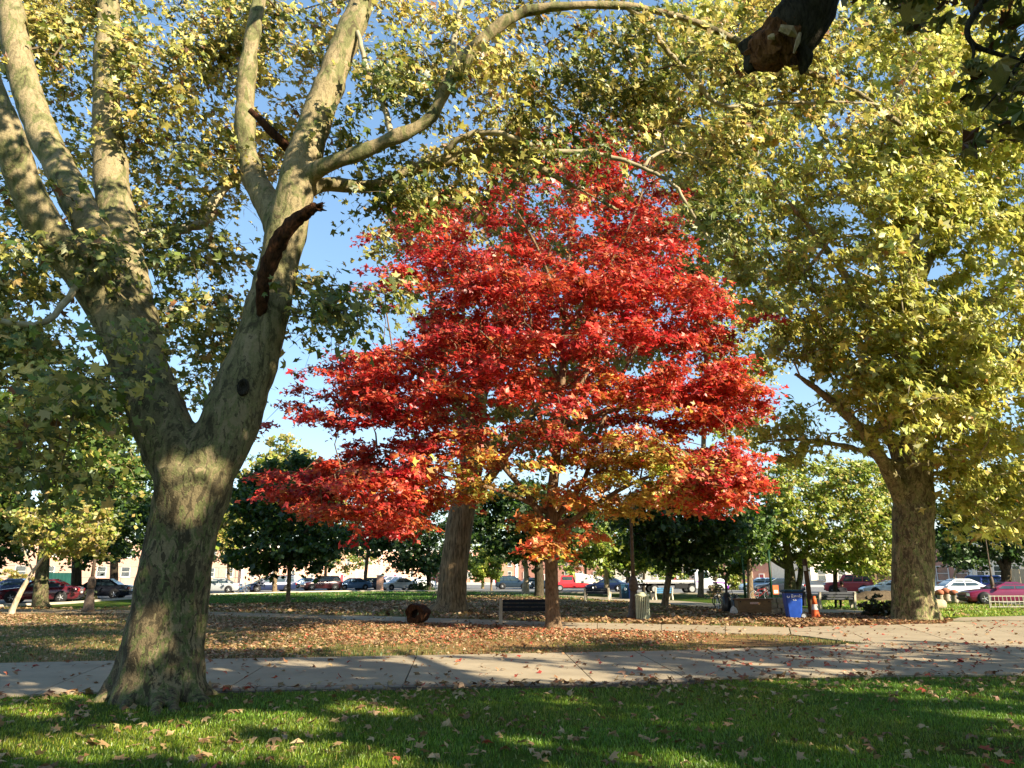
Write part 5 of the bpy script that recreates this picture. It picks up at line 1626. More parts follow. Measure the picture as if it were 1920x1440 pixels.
def car(label, px, py, yaw, kind, paint, group='cars parked round the square', name='parked_car'):
    """px, py: the spot under the middle of the car; yaw: heading, degrees anticlockwise from +X (to the right in the photograph)."""
    L, W, H, gc, prof, belt, cab, wr, wx = CARS[kind]
    p = ground(px, py)
    root = thing(name, label, 'car', (p[0], p[1], 0.012), math.radians(yaw), group)
    P = PAINT[paint]
    hw = W / 2
    # lower body: a loft along the length
    acc = B()
    rings = []
    prof_d = catmull(np.array(prof, dtype=float), 3)
    for x, zt in prof_d:
        e = abs(x) * 2
        w = hw * (1 - 0.10 * max(0, e - 0.72) / 0.28 - 0.10 * max(0, e - 0.93) / 0.07)
        zb = gc + (0.10 if e > 0.93 else 0.0)
        zt = max(zt, zb + 0.12)
        zs = zt - 0.13 * (zt - zb)
        zm = zb + 0.5 * (zt - zb)
        half = [(w * 0.90, zb), (w * 0.99, zb + 0.12 * (zt - zb)), (w, zm), (w * 0.985, zs), (w * 0.93, zt - 0.02), (w * 0.70, zt + 0.005), (0.0, zt + 0.025)]
        ring = [(x * L, y, z) for y, z in half] + [(x * L, -y, z) for y, z in half[-2::-1]]
        rings.append(ring)
    k = len(rings[0])
    V = np.array(rings).reshape(-1, 3)
    q, n = [], len(rings)
    for i in range(n - 1):
        for j in range(k - 1):
            q.append([i * k + j, (i + 1) * k + j, (i + 1) * k + j + 1, i * k + j + 1])
        q.append([i * k + k - 1, (i + 1) * k + k - 1, (i + 1) * k, i * k])
    tr = []
    for base, flip in ((0, False), ((n - 1) * k, True)):
        for j in range(1, k - 1):
            tr.append([base, base + j, base + j + 1] if not flip else [base, base + j + 1, base + j])
    acc.add(V, tris=tr, quads=q)
    acc.obj('body', P, root, True)
    # cabin: belt outline below, roof outline above
    xr0, xr1, xf1, xf0 = [c_ * L for c_ in cab]
    wb, wt = hw * 0.93, hw * 0.74
    zb, zt = belt - 0.02, H
    acc = B()
    levels = [(0, xr0, xf0, wb, zb), (1, xr0 + .55 * (xr1 - xr0), xf0 + .55 * (xf1 - xf0), wb + .55 * (wt - wb) + .03, zb + .55 * (zt - zb)), (2, xr1, xf1, wt, zt - .06), (3, xr1 + .12, xf1 - .10, wt * .82, zt)]
    VV = []
    for _, a, b, w, z in levels:
        VV += [(a, -w, z), (b, -w, z), (b, w, z), (a, w, z)]
    qq = []
    for i in range(3):
        o_ = 4 * i
        for j in range(4):
            j2 = (j + 1) % 4
            qq.append([o_ + j, o_ + j2, o_ + 4 + j2, o_ + 4 + j])
    qq.append([12, 13, 14, 15])
    acc.add(VV, quads=qq)
    acc.obj('cabin', P, root)

    def side_pt(s_, u, v):
        """point on the cabin side, u along (0 rear .. 1 front), v up."""
        a = xr0 + (xr1 - xr0) * v
        b = xf0 + (xf1 - xf0) * v
        bow = 0.03 * 4 * v * (1 - v) / 1.0
        return (a + (b - a) * u, s_ * (wb + (wt - wb) * v + bow + 0.012), zb + (zt - .06 - zb) * v)

    cuts = [(0.10, 0.47), (0.50, 0.88)] if kind not in ('van', 'suv', 'jeep') else [(0.05, 0.28), (0.31, 0.58), (0.61, 0.89)]
    for s_ in (-1, 1):
        for u0, u1 in cuts:
            vs = (0.14, 0.5, 0.9)
            VV = [side_pt(s_, u, v) for v in vs for u in (u0, u1)]
            B().add(VV, quads=[[0, 1, 3, 2], [2, 3, 5, 4]] if s_ < 0 else [[0, 2, 3, 1], [2, 4, 5, 3]]).obj('side_window', M['car_glass'], root)
    for nm, x0, x1 in (('windscreen', xf0, xf1), ('rear_window', xr0, xr1)):
        sg = 1 if nm == 'windscreen' else -1
        VV = []
        for v in (0.12, 0.55, 0.93):
            w = (wb + (wt - wb) * v) * 0.88
            x = x0 + (x1 - x0) * v + sg * 0.014
            z = zb + (zt - .06 - zb) * v + 0.012
            VV += [(x, -w, z), (x, w, z)]
        B().add(VV, quads=[[0, 1, 3, 2], [2, 3, 5, 4]]).obj(nm, M['car_glass'], root)
    # wheels
    tyre = B().lathe([(wr * .62, -.10), (wr * .93, -.105), (wr, -.06), (wr, .06), (wr * .93, .105), (wr * .62, .10)], sides=18, axis='y').mesh('wheel', M['rubber'], True)
    rim = B().lathe([(wr * .66, -.06), (wr * .62, .09), (wr * .50, .098), (wr * .46, .07), (wr * .2, .06), (wr * .14, .10), (.01, .105)], sides=18, axis='y').mesh('rim', M['alloy'], True)
    spk = B()
    for kk in range(5):
        aa = kk * 2 * PI / 5
        spk.tube([(0, .094, 0), (wr * .54 * math.cos(aa), .096, wr * .54 * math.sin(aa))], .03, 4)
    spk = spk.mesh('spoke', M['alloy'])
    arch = B().lathe([(wr * 1.17, -.02), (wr * 1.17, .012), (.01, .014)], sides=18, axis='y').mesh('wheel_arch', M['dark_trim'], True)
    for xw in wx:
        for s_ in (-1, 1):
            o_ = link('wheel', tyre, root)
            o_.location = (xw * L, s_ * (hw - 0.075), wr)
            r_ = link('rim', rim, o_)
            sp_ = link('spokes', spk, o_)
            if s_ < 0:
                r_.rotation_euler = sp_.rotation_euler = (0, 0, PI)
            a_ = link('wheel_arch', arch, root)
            a_.location = (xw * L, s_ * (hw + 0.002), wr + 0.03)
            if s_ < 0:
                a_.rotation_euler = (0, 0, PI)
    # lamps, grille, bumpers, mirrors, handles
    zf = np.interp(.47, [p_[0] for p_ in prof], [p_[1] for p_ in prof])
    zr = prof[1][1]
    for s_ in (-1, 1):
        B().box((.468 * L, s_ * hw * .70, zf - .10), (.16, .36, .15), -s_ * .5).obj('headlight', M['lamp_clear'], root)
        B().box((-.486 * L, s_ * hw * .74, zr - .14), (.10, .26, .18), s_ * .3).obj('taillight', M['lamp_red'], root)
        B().box((xf0 - .25, s_ * (wb + .14), belt + .05), (.12, .2, .13)).obj('mirror', P, root)
    B().box((.4945 * L, 0, zf - .20), (.07, hw * 1.0, .13)).obj('grille', M['dark_trim'], root)
    B().box((.487 * L, 0, gc + .16), (.12, hw * 1.66, .12)).obj('bumper', M['dark_trim'], root)
    B().box((-.494 * L, 0, gc + .20), (.10, hw * 1.62, .14)).obj('bumper', M['dark_trim'], root)
    B().box((-.4985 * L, 0, zr - .3), (.03, .5, .12)).obj('number_plate', M['trim_white'], root)
    return root


car('dark blue parked car at the far left, behind the leaning tree', 18, 1122, 197, 'sedan', 'navy')
car('dark red parked car with a bluish windscreen beside the stained plane trunk', 74, 1130, 197, 'sedan', 'dark_red')
car('black parked sedan with silver wheels left of the forked tree', 183, 1122.5, 191, 'sedan', 'black')
car('silver parked sedan just right of the forked tree', 405, 1112, 188, 'sedan', 'silver')
car('navy minivan parked behind the round dark tree', 507, 1110, 212, 'van', 'navy')
car('pale blue car behind the maroon one', 571, 1103, 214, 'sedan', 'pale_blue')
car('maroon parked car with bright headlights right of the round tree', 602, 1107.5, 212, 'suv', 'maroon')
car('steel blue parked car behind the slender grey tree', 660, 1106.5, 215, 'sedan', 'steel_blue')
car('charcoal parked car next to the pinkish pillar', 692, 1105.5, 212, 'hatch', 'charcoal')
car('white parked car facing the camera left of the oak', 746, 1106.5, 218, 'sedan', 'white')
car('white car parked further back beside the oak trunk', 786, 1103.5, 212, 'sedan', 'white')
car('violet grey van on the far side of the street left of the oak', 728, 1099.5, 212, 'van', 'violet_grey')
car('dark teal sport utility car driving right on the street', 962, 1105, 0, 'suv', 'dark_teal', name='moving_car', group='cars on the street')
car('small light grey car half hidden between dark trunks', 1008, 1103.5, 20, 'hatch', 'grey')
car('navy sedan parked behind the pale trunk and dark bench', 1140, 1109.5, 158, 'sedan', 'navy')
car('white car parked behind the recycling bins', 1182, 1105.5, 160, 'sedan', 'white')
car('pale car parked between the two green posts', 1424, 1110, 165, 'hatch', 'pale_blue')
car('dark car behind the right green post', 1462, 1113, 165, 'sedan', 'charcoal')
car('rose red boxy car behind the occupied bench', 1592, 1114.5, 160, 'jeep', 'rose_red')
car('white coupe low behind the earth bank left of the big trunk', 1668, 1117.5, 172, 'coupe', 'white')
car('white sedan parked right of the big trunk', 1795, 1125, 172, 'sedan', 'white')
car('bright blue sport utility car near the right edge', 1862, 1119, 20, 'suv', 'blue')
car('grey car roof showing behind the bright blue car', 1868, 1109, 20, 'van', 'grey')
car('low magenta coupe in front of the bright blue car', 1882, 1133.5, 172, 'coupe', 'magenta')

# red pick-up with a tarped load
p = ground(1078, 1109)
tk = thing('pickup_truck', 'red pickup with a big cream tarpaulin over its load', 'truck', (p[0], p[1], 0.012), math.radians(178))
acc = B()
prof = [(-2.6, .7), (-2.55, 1.05), (0.2, 1.05), (1.3, 1.05), (2.3, .98), (2.55, .75), (2.6, .5)]
rg = [[(x, y, z) for y, z in ((.85, .35), (.95, .5), (.95, zt - .12), (.85, zt), (-.85, zt), (-.95, zt - .12), (-.95, .5), (-.85, .35))] for x, zt in prof]
V = np.array(rg).reshape(-1, 3)
q = [[i * 8 + j, (i + 1) * 8 + j, (i + 1) * 8 + (j + 1) % 8, i * 8 + (j + 1) % 8] for i in range(len(prof) - 1) for j in range(8)]
t_ = [[b, b + j, b + j + 1] for b in (0, 8 * (len(prof) - 1)) for j in range(1, 7)]
acc.add(V, tris=t_, quads=q).obj('body', PAINT['red'], tk, True)
B().box((.85, 0, 1.38), (1.7, 1.7, .72), taper=.78).obj('cab', PAINT['red'], tk)
for s_ in (-1, 1):
    B().box((.85, s_ * .79, 1.40), (1.1, .03, .40)).obj('side_window', M['car_glass'], tk)
acc = B()
for i, x in enumerate(np.linspace(-2.9, -.1, 9)):
    pass
xs = np.linspace(-3.2, -0.05, 10)
V = [(x, y, z) for i, x in enumerate(xs) for y, z in ((-1.0, .95), (-.95, 1.35 + .22 * math.sin(i * .7) + .045 * i), (-.3, 1.62 + .05 * i + .05 * math.sin(i * 2.1)), (.4, 1.58 + .05 * i), (.95, 1.3 + .05 * i), (1.0, .95))]
q = [[i * 6 + j, (i + 1) * 6 + j, (i + 1) * 6 + j + 1, i * 6 + j + 1] for i in range(9) for j in range(5)]
t_ = [[b, b + j, b + j + 1] for b in (0, 54) for j in range(1, 5)]
acc.add(V, tris=t_, quads=q).obj('tarpaulin', M['tarp'], tk)
wm = B().lathe([(.2, -.11), (.36, -.11), (.38, 0), (.36, .11), (.2, .11)], sides=16, axis='y').mesh('wheel', M['rubber'], True)
rm = B().lathe([(.22, -.115), (.22, .115)], sides=16, axis='y').mesh('rim', M['alloy'])
for x in (-1.7, 1.7):
    for s_ in (-1, 1):
        o = link('wheel', wm, tk)
        o.location = (x, s_ * .88, .38)
        link('rim', rm, o)

# white tow truck with a purple stripe and an empty flat bed
p = ground(1296, 1113)
tw = thing('tow_truck', 'white flatbed tow truck with a purple stripe on its bonnet', 'truck', (p[0], p[1], 0.012), math.radians(4))
B().box((-2.4, 0, .85), (5.6, .9, .22)).obj('chassis', M['dark_trim'], tw)
B().box((-2.75, 0, 1.08), (5.5, 2.3, .14)).obj('flat_bed', M['alloy'], tw)
for s_ in (-1, 1):
    B().box((-2.75, s_ * 1.13, 1.22), (5.5, .06, .14)).obj('side_rail', PAINT['white'], tw)
B().box((-1.2, -.9, .72), (1.3, .3, .42)).obj('tool_box', M['dark_trim'], tw)
acc = B()
prof = [(.2, 1.4, 2.05), (.3, 1.4, 2.28), (.9, 1.4, 2.36), (1.5, 1.4, 2.25), (2.05, 1.3, 1.52), (2.9, 1.25, 1.42), (3.35, 1.2, 1.25), (3.45, 1.1, .9)]
rg = []
for x, w2, zt in prof:
    w = w2 * .76
    wt_ = w * (.84 if zt > 1.8 else .93)
    rg.append([(x, y, z) for y, z in ((w * .96, .5), (w, .7), (w, min(1.35, zt - .12)), (wt_, zt - .06), (wt_ * .8, zt), (-wt_ * .8, zt), (-wt_, zt - .06), (-w, min(1.35, zt - .12)), (-w, .7), (-w * .96, .5))])
V = np.array(rg).reshape(-1, 3)
n = len(prof)
q = [[i * 10 + j, (i + 1) * 10 + j, (i + 1) * 10 + (j + 1) % 10, i * 10 + (j + 1) % 10] for i in range(n - 1) for j in range(10)]
t_ = [[b, b + j, b + j + 1] for b in (0, 10 * (n - 1)) for j in range(1, 9)]
acc.add(V, tris=t_, quads=q).obj('cab', PAINT['white'], tw)
for s_ in (-1, 1):
    B().add([(.5, s_ * 1.075, 1.45), (1.55, s_ * 1.075, 1.45), (1.45, s_ * .945, 2.12), (.5, s_ * .945, 2.16)], quads=[[0, 1, 2, 3]]).obj('side_window', M['car_glass'], tw)
    B().add([(.25, s_ * 1.082, 1.18), (3.30, s_ * .935, 1.08), (3.36, s_ * .93, .86), (2.9, s_ * .975, .98), (.25, s_ * 1.082, 1.08)], tris=[[0, 1, 3], [1, 2, 3], [0, 3, 4]]).obj('stripe', PAINT['purple'], tw)
    B().box((3.36, s_ * .62, 1.02), (.12, .3, .18)).obj('headlight', M['lamp_clear'], tw)
B().box((3.46, 0, .62), (.14, 1.9, .26)).obj('bumper', PAINT['purple'], tw)
B().add([(1.58, -.82, 2.16), (1.58, .82, 2.16), (2.06, .94, 1.56), (2.06, -.94, 1.56)], quads=[[0, 1, 2, 3]]).obj('windscreen', M['car_glass'], tw)
B().box((.9, 0, 2.43), (.3, 1.2, .12)).obj('light_bar', M['cone_orange'], tw)
wm = B().lathe([(.24, -.14), (.42, -.14), (.45, 0), (.42, .14), (.24, .14)], sides=18, axis='y').mesh('wheel', M['rubber'], True)
rm = B().lathe([(.26, -.145), (.26, .145)], sides=18, axis='y').mesh('rim', M['alloy'])
for x in (-3.9, -.2, 2.55):
    for s_ in (-1, 1):
        o = link('wheel', wm, tw)
        o.location = (x, s_ * .95, .45)
        link('rim', rm, o)


# ------------------------------------------------------------------ street furniture
def place(px, py, z=0.0):
    p = ground(px, py)
    return (float(p[0]), float(p[1]), z)


def lamp_post(label, px, py, H=4.75, lean=0.0, scale=1.0):
    root = thing('lamp_post', label, 'lamp post', place(px, py), 0, 'lamp posts in the park')
    root.rotation_euler = (0, lean, 0)
    root.scale = (scale, scale, 1)
    B().lathe([(.30, 0), (.30, .12), (.24, .16), (.22, .5), (.17, .62), (.15, 1.05)], sides=14).obj('base', M['lamp_iron'], root, True)
    B().lathe([(.12, 1.05), (.16, 1.10), (.19, 1.22), (.17, 1.46), (.13, 1.56), (.10, 1.62)], sides=14).obj('collar', M['lamp_iron'], root, True)
    B().lathe([(.085, 1.60), (.07, 2.6), (.058, H - .75), (.085, H - .70), (.06, H - .64), (.10, H - .56)], sides=12).obj('shaft', M['lamp_iron'], root, True)
    lan = B().lathe([(.11, H - .56), (.15, H - .45), (.215, H - .14), (.20, H - .10)], sides=8).obj('lantern', M['lantern'], root)
    for k in range(8):
        a = k * PI / 4
        c_, s_ = math.cos(a), math.sin(a)
        B().tube([(.115 * c_, .115 * s_, H - .56), (.157 * c_, .157 * s_, H - .45), (.22 * c_, .22 * s_, H - .13)], .012, 4).obj('rib', M['lamp_iron'], lan)
    B().lathe([(.235, H - .11), (.22, H - .06), (.12, H + .06), (.05, H + .10), (.035, H + .2), (.005, H + .24)], sides=12).obj('cap', M['lamp_iron'], root, True)
    return root


lamp_post('tall lantern lamp post rising behind the pale slatted bin', 1190, 1161)
lamp_post('lamp post with a pale knob on the left grass, near the dark red car', 165, 1147, 4.4)
lamp_post('dark lamp post beside the low magenta car', 1866, 1134, 4.6, 0, 0.6)


def slat_bench(label, px, py, rz, W=1.8, slat='bench_slat', lit='concrete_lit', group='park benches'):
    """Facing +Y when rz = 0: backrest at the camera side."""
    root = thing('park_bench', label, 'bench', place(px, py), rz, group)
    for x in (-W / 2, W / 2):
        acc = B()
        out = [(-.34, 0), (-.34, .10), (-.28, .36), (-.36, .84), (-.28, .86), (-.20, .46), (.16, .44), (.22, .60), (.28, .58), (.25, .34), (.20, .10), (.22, 0), (.10, 0), (.04, .26), (-.14, .26), (-.20, 0)]
        n_ = len(out)
        V = [(x + dx, y, z) for dx in (-.055, .055) for y, z in out]
        me = bpy.data.meshes.new('bench_end')
        me.from_pydata(V, [], [list(range(n_))[::-1], list(range(n_, 2 * n_))] + [[i, (i + 1) % n_, n_ + (i + 1) % n_, n_ + i] for i in range(n_)])
        me.materials.append(M[lit])
        me.update()
        link('bench_end', me, root)
    b = B().box((0, 0, 0), (W - .12, .035, .115)).mesh('slat', M[slat])
    for k, (y, z) in enumerate(((-.245, .53), (-.275, .66), (-.305, .79))):
        o = link('slat', b, root)
        o.location = (0, y, z)
        o.rotation_euler = (-.22, 0, 0)
    s = B().box((0, 0, 0), (W - .12, .115, .035)).mesh('slat', M[slat])
    for y in (-.15, -.02, .11):
        o = link('slat', s, root)
        o.location = (0, y, .465)
    return root


slat_bench('dark slatted bench with concrete ends, seen from behind left of the maple trunk', 986, 1171, 0.04, 1.75)
slat_bench('small dark bench in shade in front of the pale trunk', 1121, 1126, -0.35, 1.7)
slat_bench('blue bench left of the crooked tree', 1241, 1125, 0.5, 1.5, 'bench_blue')
slat_bench('bench with sunlit pale ends where a person sits', 1567, 1142, 0.12, 1.9)

# slatted litter bin
tb = thing('litter_bin', 'pale green slatted litter bin in front of the lamp post', 'litter bin', place(1206, 1163))
B().lathe([(.20, .06), (.215, .86)], sides=18).obj('liner', M['dark_trim'], tb, True)
B().lathe([(.245, .02), (.25, .07), (.22, .075)], sides=24).obj('base_ring', M['bin_slat'], tb, True)
B().lathe([(.262, .86), (.285, .90), (.27, .95), (.235, .96), (.225, .90)], sides=24, close=False).obj('top_ring', M['bin_slat'], tb, True)
sm_ = B().box((.254, 0, .47), (.014, .042, .86)).mesh('slat', M['bin_slat'])
for k in range(22):
    o = link('slat', sm_, tb)
    o.rotation_euler = (0, 0, k * 2 * PI / 22)
B().lathe([(.20, .95), (.16, 1.02), (.03, 1.05)], sides=18).obj('lid', M['bin_slat'], tb, True)

# two recycling bins by the far path
for lab, px, mt_ in (('teal recycling bin beside the dark bench', 1171, 'bin_teal'), ('bright blue recycling bin left of the lamp post', 1185, 'bin_blue')):
    r_ = thing('recycling_bin', lab, 'recycling bin', place(px, 1123), 0.1, 'recycling bins by the far path')
    B().box((0, 0, .52), (.58, .62, 1.0), taper=1.1).obj('body', M[mt_], r_)
    B().box((0, 0, 1.06), (.70, .74, .08), taper=.9).obj('lid', M[mt_], r_)
    B().lathe([(.10, -.004), (.10, .004), (.06, .004), (.06, -.004)], (0, -.345, .72), 14, 'y', False).obj('emblem', M['white_ink'], r_)

# blue wheelie bin with white lettering
wb_ = thing('wheelie_bin', 'blue wheelie bin with white scrawled writing and a round emblem', 'wheelie bin', place(1489, 1161), -0.12)
acc = B()
lv = [(.24, .26, .06), (.27, .30, .30), (.31, .34, .80), (.335, .365, .99)]
V = []
for w, d, z in lv:
    c_ = .05
    V += [(-w + c_, -d, z), (w - c_, -d, z), (w, -d + c_, z), (w, d - c_, z), (w - c_, d, z), (-w + c_, d, z), (-w, d - c_, z), (-w, -d + c_, z)]
q = [[i * 8 + j, i * 8 + (j + 1) % 8, (i + 1) * 8 + (j + 1) % 8, (i + 1) * 8 + j] for i in range(3) for j in range(8)]
t_ = [[b, b + j, b + j + 1] for b in (0, 24) for j in range(1, 7)]
acc.add(V, tris=t_, quads=q).obj('body', M['bin_blue'], wb_)
B().lathe([(.36, .98), (.38, .99), (.38, 1.03), (.36, 1.04)], sides=4).mesh('rim', M['dark_trim'])
B().box((0, 0, 1.02), (.74, .80, .05)).obj('rim', M['dark_trim'], wb_)
B().box((0, .01, 1.075), (.72, .78, .06), taper=.88).obj('lid', M['grey_lid'] if 'grey_lid' in M else M['bin_teal'], wb_)
B().box((.42, .05, .78), (.10, .55, .55)).obj('handle', M['dark_trim'], wb_)
wl = B().lathe([(.05, -.04), (.125, -.045), (.13, 0), (.125, .045), (.05, .04)], sides=16, axis='x').mesh('wheel', M['rubber'], True)
hubm = B().lathe([(.08, -.048), (.08, .048)], sides=14, axis='x').mesh('hub', M['alloy'])
for y in (-.22, .22):
    o = link('wheel', wl, wb_)
    o.location = (.31, y, .13)
    o.rotation_euler = (0, 0, PI / 2)
    link('hub', hubm, o)


def front_y(z):
    return -np.interp(z, [l[2] for l in lv], [l[1] for l in lv]) - .006


strokes = [[(-.10, .95), (-.10, .80)], [(-.10, .94), (-.05, .93), (-.05, .89), (-.10, .875), (-.04, .81)], [(-.01, .90), (-.005, .84), (.02, .83), (.035, .90)], [(.055, .90), (.07, .83), (.085, .88), (.10, .83), (.115, .90)],
           [(.135, .87), (.15, .90), (.17, .87), (.15, .83), (.135, .87)], [(.20, .95), (.20, .84), (.215, .83)], [(.18, .905), (.225, .905)], [(.24, .90), (.275, .90), (.24, .83), (.28, .83)],
           [(-.06, .76), (-.05, .71), (-.03, .76), (-.01, .71)], [(.02, .76), (.06, .75), (.03, .72), (.07, .71)]]
for st in strokes:
    B().tube([(x, front_y(z), z) for x, z in st], .011, 5).obj('lettering', M['white_ink'], wb_)
B().lathe([(.055, -.003), (.055, .003), (.03, .003), (.03, -.003)], (-.225, front_y(.86), .86), 16, 'y', False).obj('emblem', M['white_ink'], wb_)

# wooden storage box
bx_ = thing('storage_box', 'low brown wooden storage box with an orange sticker on its front', 'storage box', place(1413, 1152), -0.03)
B().box((0, 0, .44), (1.44, .62, .34)).obj('front_board', M['box_wood'], bx_)
B().box((0, .006, .14), (1.42, .62, .25)).obj('front_board', M['box_wood'], bx_)
B().box((0, .02, .645), (1.60, .74, .055)).obj('lid', M['box_lid'], bx_)
B().box((-.02, -.316, .49), (.36, .012, .085)).obj('sticker', M['sticker'], bx_)
for x in (-.62, .62):
    B().box((x, -.315, .55), (.05, .014, .05)).obj('latch', M['dark_trim'], bx_)

# rough stone blocks piled beside the box
sw = thing('stone_pile', 'pile of rough squared stones between the box and the blue bin', 'stone pile', place(1456, 1152), -0.05)
zz = 0.0
for row, hs in enumerate((.27, .20, .24)):
    x = -.40 + .04 * row
    while x < .36:
        w = random.uniform(.2, .42)
        acc = B().box((0, 0, 0), (w - .02, .42, hs - .015), taper=random.uniform(.9, 1.0))
        o = acc.obj('block', M['stone'], sw)
        o.location = (x + w / 2, random.uniform(-.04, .04), zz + hs / 2)
        o.rotation_euler = (0, 0, random.uniform(-.08, .08))
        x += w
    zz += hs

# black bags and a pale bag in front of the bicycles
for lab, px, py, s, m_ in (('big black bag slumped left of the wooden box', 1365, 1150, (.55, .5, .95), 'plastic_black'), ('second black bag against the wooden box', 1381, 1151, (.42, .45, .8), 'plastic_black'), ('small pale bag on the leaves between the black bags', 1376, 1153, (.32, .25, .36), 'paper_white')):
    r_ = thing('rubbish_bag', lab, 'bag', place(px, py), 0, 'bags left of the wooden box')
    acc = B()
    acc.lathe([(.42, 0), (.5, .12), (.5, .45), (.40, .75), (.22, .92), (.07, .98), (.12, 1.06)], sides=16)
    V, t, q = acc.arrays()
    a_ = np.arctan2(V[:, 1], V[:, 0])
    f_ = 1 + .10 * np.sin(3 * a_ + 4 * V[:, 2]) + .06 * np.sin(7 * a_ - 6 * V[:, 2])
    V = V * np.stack([f_, f_, np.ones_like(f_)], 1) * np.array(s)
    link('sack', mk_mesh('sack', V, t, q, smooth=True, mats=[M[m_]]), r_)
    B().lathe([(.08, .93), (.05, .96), (.08, .99)], sides=10).obj('tie', M['dark_trim'], r_).scale = s

# the two green posts
for lab, px, py in (('left of two slim green steel posts', 1398, 1125), ('right of two slim green steel posts', 1448, 1126)):
    r_ = thing('steel_post', lab, 'post', place(px, py), 0, 'green steel posts')
    B().tube([(0, 0, 0), (0, 0, 3.4)], .09, 10).obj('shaft', M['green_steel'], r_, True)
    B().lathe([(.16, 0), (.16, .05), (.10, .08)], sides=10).obj('foot', M['green_steel'], r_)
    B().lathe([(.10, 3.4), (.12, 3.43), (.02, 3.5)], sides=10).obj('cap', M['green_steel'], r_)
sg = thing('notice_board', 'orange board on short legs behind the stone pile', 'notice board', place(1456, 1127), 0.2)
B().box((0, 0, .75), (.42, .05, .6)).obj('panel', M['cone_orange'], sg)
B().box((0, -.03, .62), (.30, .01, .2)).obj('sheet', M['cone_white'], sg)
for x in (-.2, .2):
    B().tube([(x, .03, 0), (x, .03, .8)], .02, 5).obj('leg', M['dark_trim'], sg)

# cone and the dark post standing behind it
pp = thing('wooden_post', 'dark weathered wooden post rising behind the traffic cone', 'post', place(1529, 1156))
B().tube([(-.12, .12, 0), (-.15, .12, 1.2), (-.20, .12, 2.35)], [.11, .105, .10], 10).obj('timber', M['post_wood'], pp, True)
B().box((-.26, .02, 1.95), (.12, .02, .2)).obj('notice', M['trim_white'], pp)
tc_ = thing('traffic_cone', 'orange traffic cone with a white band at the foot of the wooden post', 'traffic cone', place(1530, 1161))
B().box((0, 0, .02), (.44, .44, .04)).obj('foot', M['cone_orange'], tc_)
B().lathe([(.17, .04), (.125, .36)], sides=18, close=False).obj('cone', M['cone_orange'], tc_, True)
B().lathe([(.127, .36), (.10, .56)], sides=18, close=False).obj('band', M['cone_white'], tc_, True)
B().lathe([(.10, .56), (.055, .86), (.03, .87)], sides=18).obj('tip', M['cone_orange'], tc_, True)


# ------------------------------------------------------------------ bicycles
def bicycle(label, px, py, yaw, frame, lean=0.0):
    root = thing('bicycle', label, 'bicycle', place(px, py), yaw, 'bicycles in the park')
    root.rotation_euler = (lean, 0, yaw)
    an = np.linspace(0, 2 * PI, 25)
    ring = B().tube([(.33 * math.cos(a), 0, .33 * math.sin(a)) for a in an], .022, 6, cap=False).mesh('wheel', M['rubber'], True)
    rim = B().tube([(.30 * math.cos(a), 0, .30 * math.sin(a)) for a in an], .012, 5, cap=False).mesh('rim', M['alloy'], True)
    sp = B()
    for k in range(10):
        a = k * PI / 5
        sp.tube([(0, 0, 0), (.30 * math.cos(a), 0, .30 * math.sin(a))], .004, 3, cap=False)
    sp = sp.mesh('spokes', M['alloy'])
    for x in (-.52, .52):
        w = link('wheel', ring, root)
        w.location = (x, 0, .35)
        link('rim', rim, w)
        s_ = link('spokes', sp, w)
    fr = B()
    for a, b in (((-.52, 0, .35), (-.10, 0, .30)), ((-.10, 0, .30), (-.20, 0, .78)), ((-.52, 0, .35), (-.19, 0, .74)), ((-.19, 0, .74), (.36, 0, .80)), ((-.10, 0, .30), (.38, 0, .70)), ((.34, 0, .88), (.52, 0, .35))):
        fr.tube([a, b], .018, 6)
    fr.obj('frame', M[frame], root)
    B().tube([(.33, -.27, .98), (.38, -.12, 1.0), (.34, 0, .98), (.38, .12, 1.0), (.33, .27, .98)], .014, 6).tube([(.34, 0, .86), (.34, 0, .98)], .016, 6).obj('handlebar', M['dark_trim'], root)
    B().box((-.22, 0, .90), (.26, .13, .05), taper=.8).obj('saddle', M['dark_trim'], root)
    B().tube([(-.20, 0, .76), (-.22, 0, .89)], .014, 6).obj('seat_post', M['alloy'], root)
    return root


bicycle('pale blue bicycle on the kerb behind the silver car', 452, 1112, 0.5, 'bike_blue')
bicycle('dark bicycle leaning behind the black bags', 1362, 1138, 0.25, 'bike_black', 0.1)
bicycle('dark bicycle left of the little twiggy tree', 1352, 1144, 1.0, 'bike_black', -0.08)
bicycle('red bicycle parked between the green posts', 1428, 1126, 0.15, 'bike_red')


# ------------------------------------------------------------------ people
def figure(name, joints, edges, radii, mat, parent, sub=2):
    me = bpy.data.meshes.new(name)
    me.from_pydata(joints, edges, [])
    o = link(name, me)
    sk_ = o.modifiers.new('s', 'SKIN')
    for v, r in zip(me.skin_vertices[0].data, radii):
        v.radius = (r, r)
    me.skin_vertices[0].data[0].use_root = True
    ss = o.modifiers.new('u', 'SUBSURF')
    ss.levels = ss.render_levels = sub
    dg = bpy.context.evaluated_depsgraph_get()
    m2 = bpy.data.meshes.new_from_object(o.evaluated_get(dg))
    bpy.data.objects.remove(o)
    m2.materials.clear()
    m2.materials.append(mat)
    m2.polygons.foreach_set('use_smooth', np.ones(len(m2.polygons), dtype=bool))
    m2.name = name
    return link(name, m2, parent)


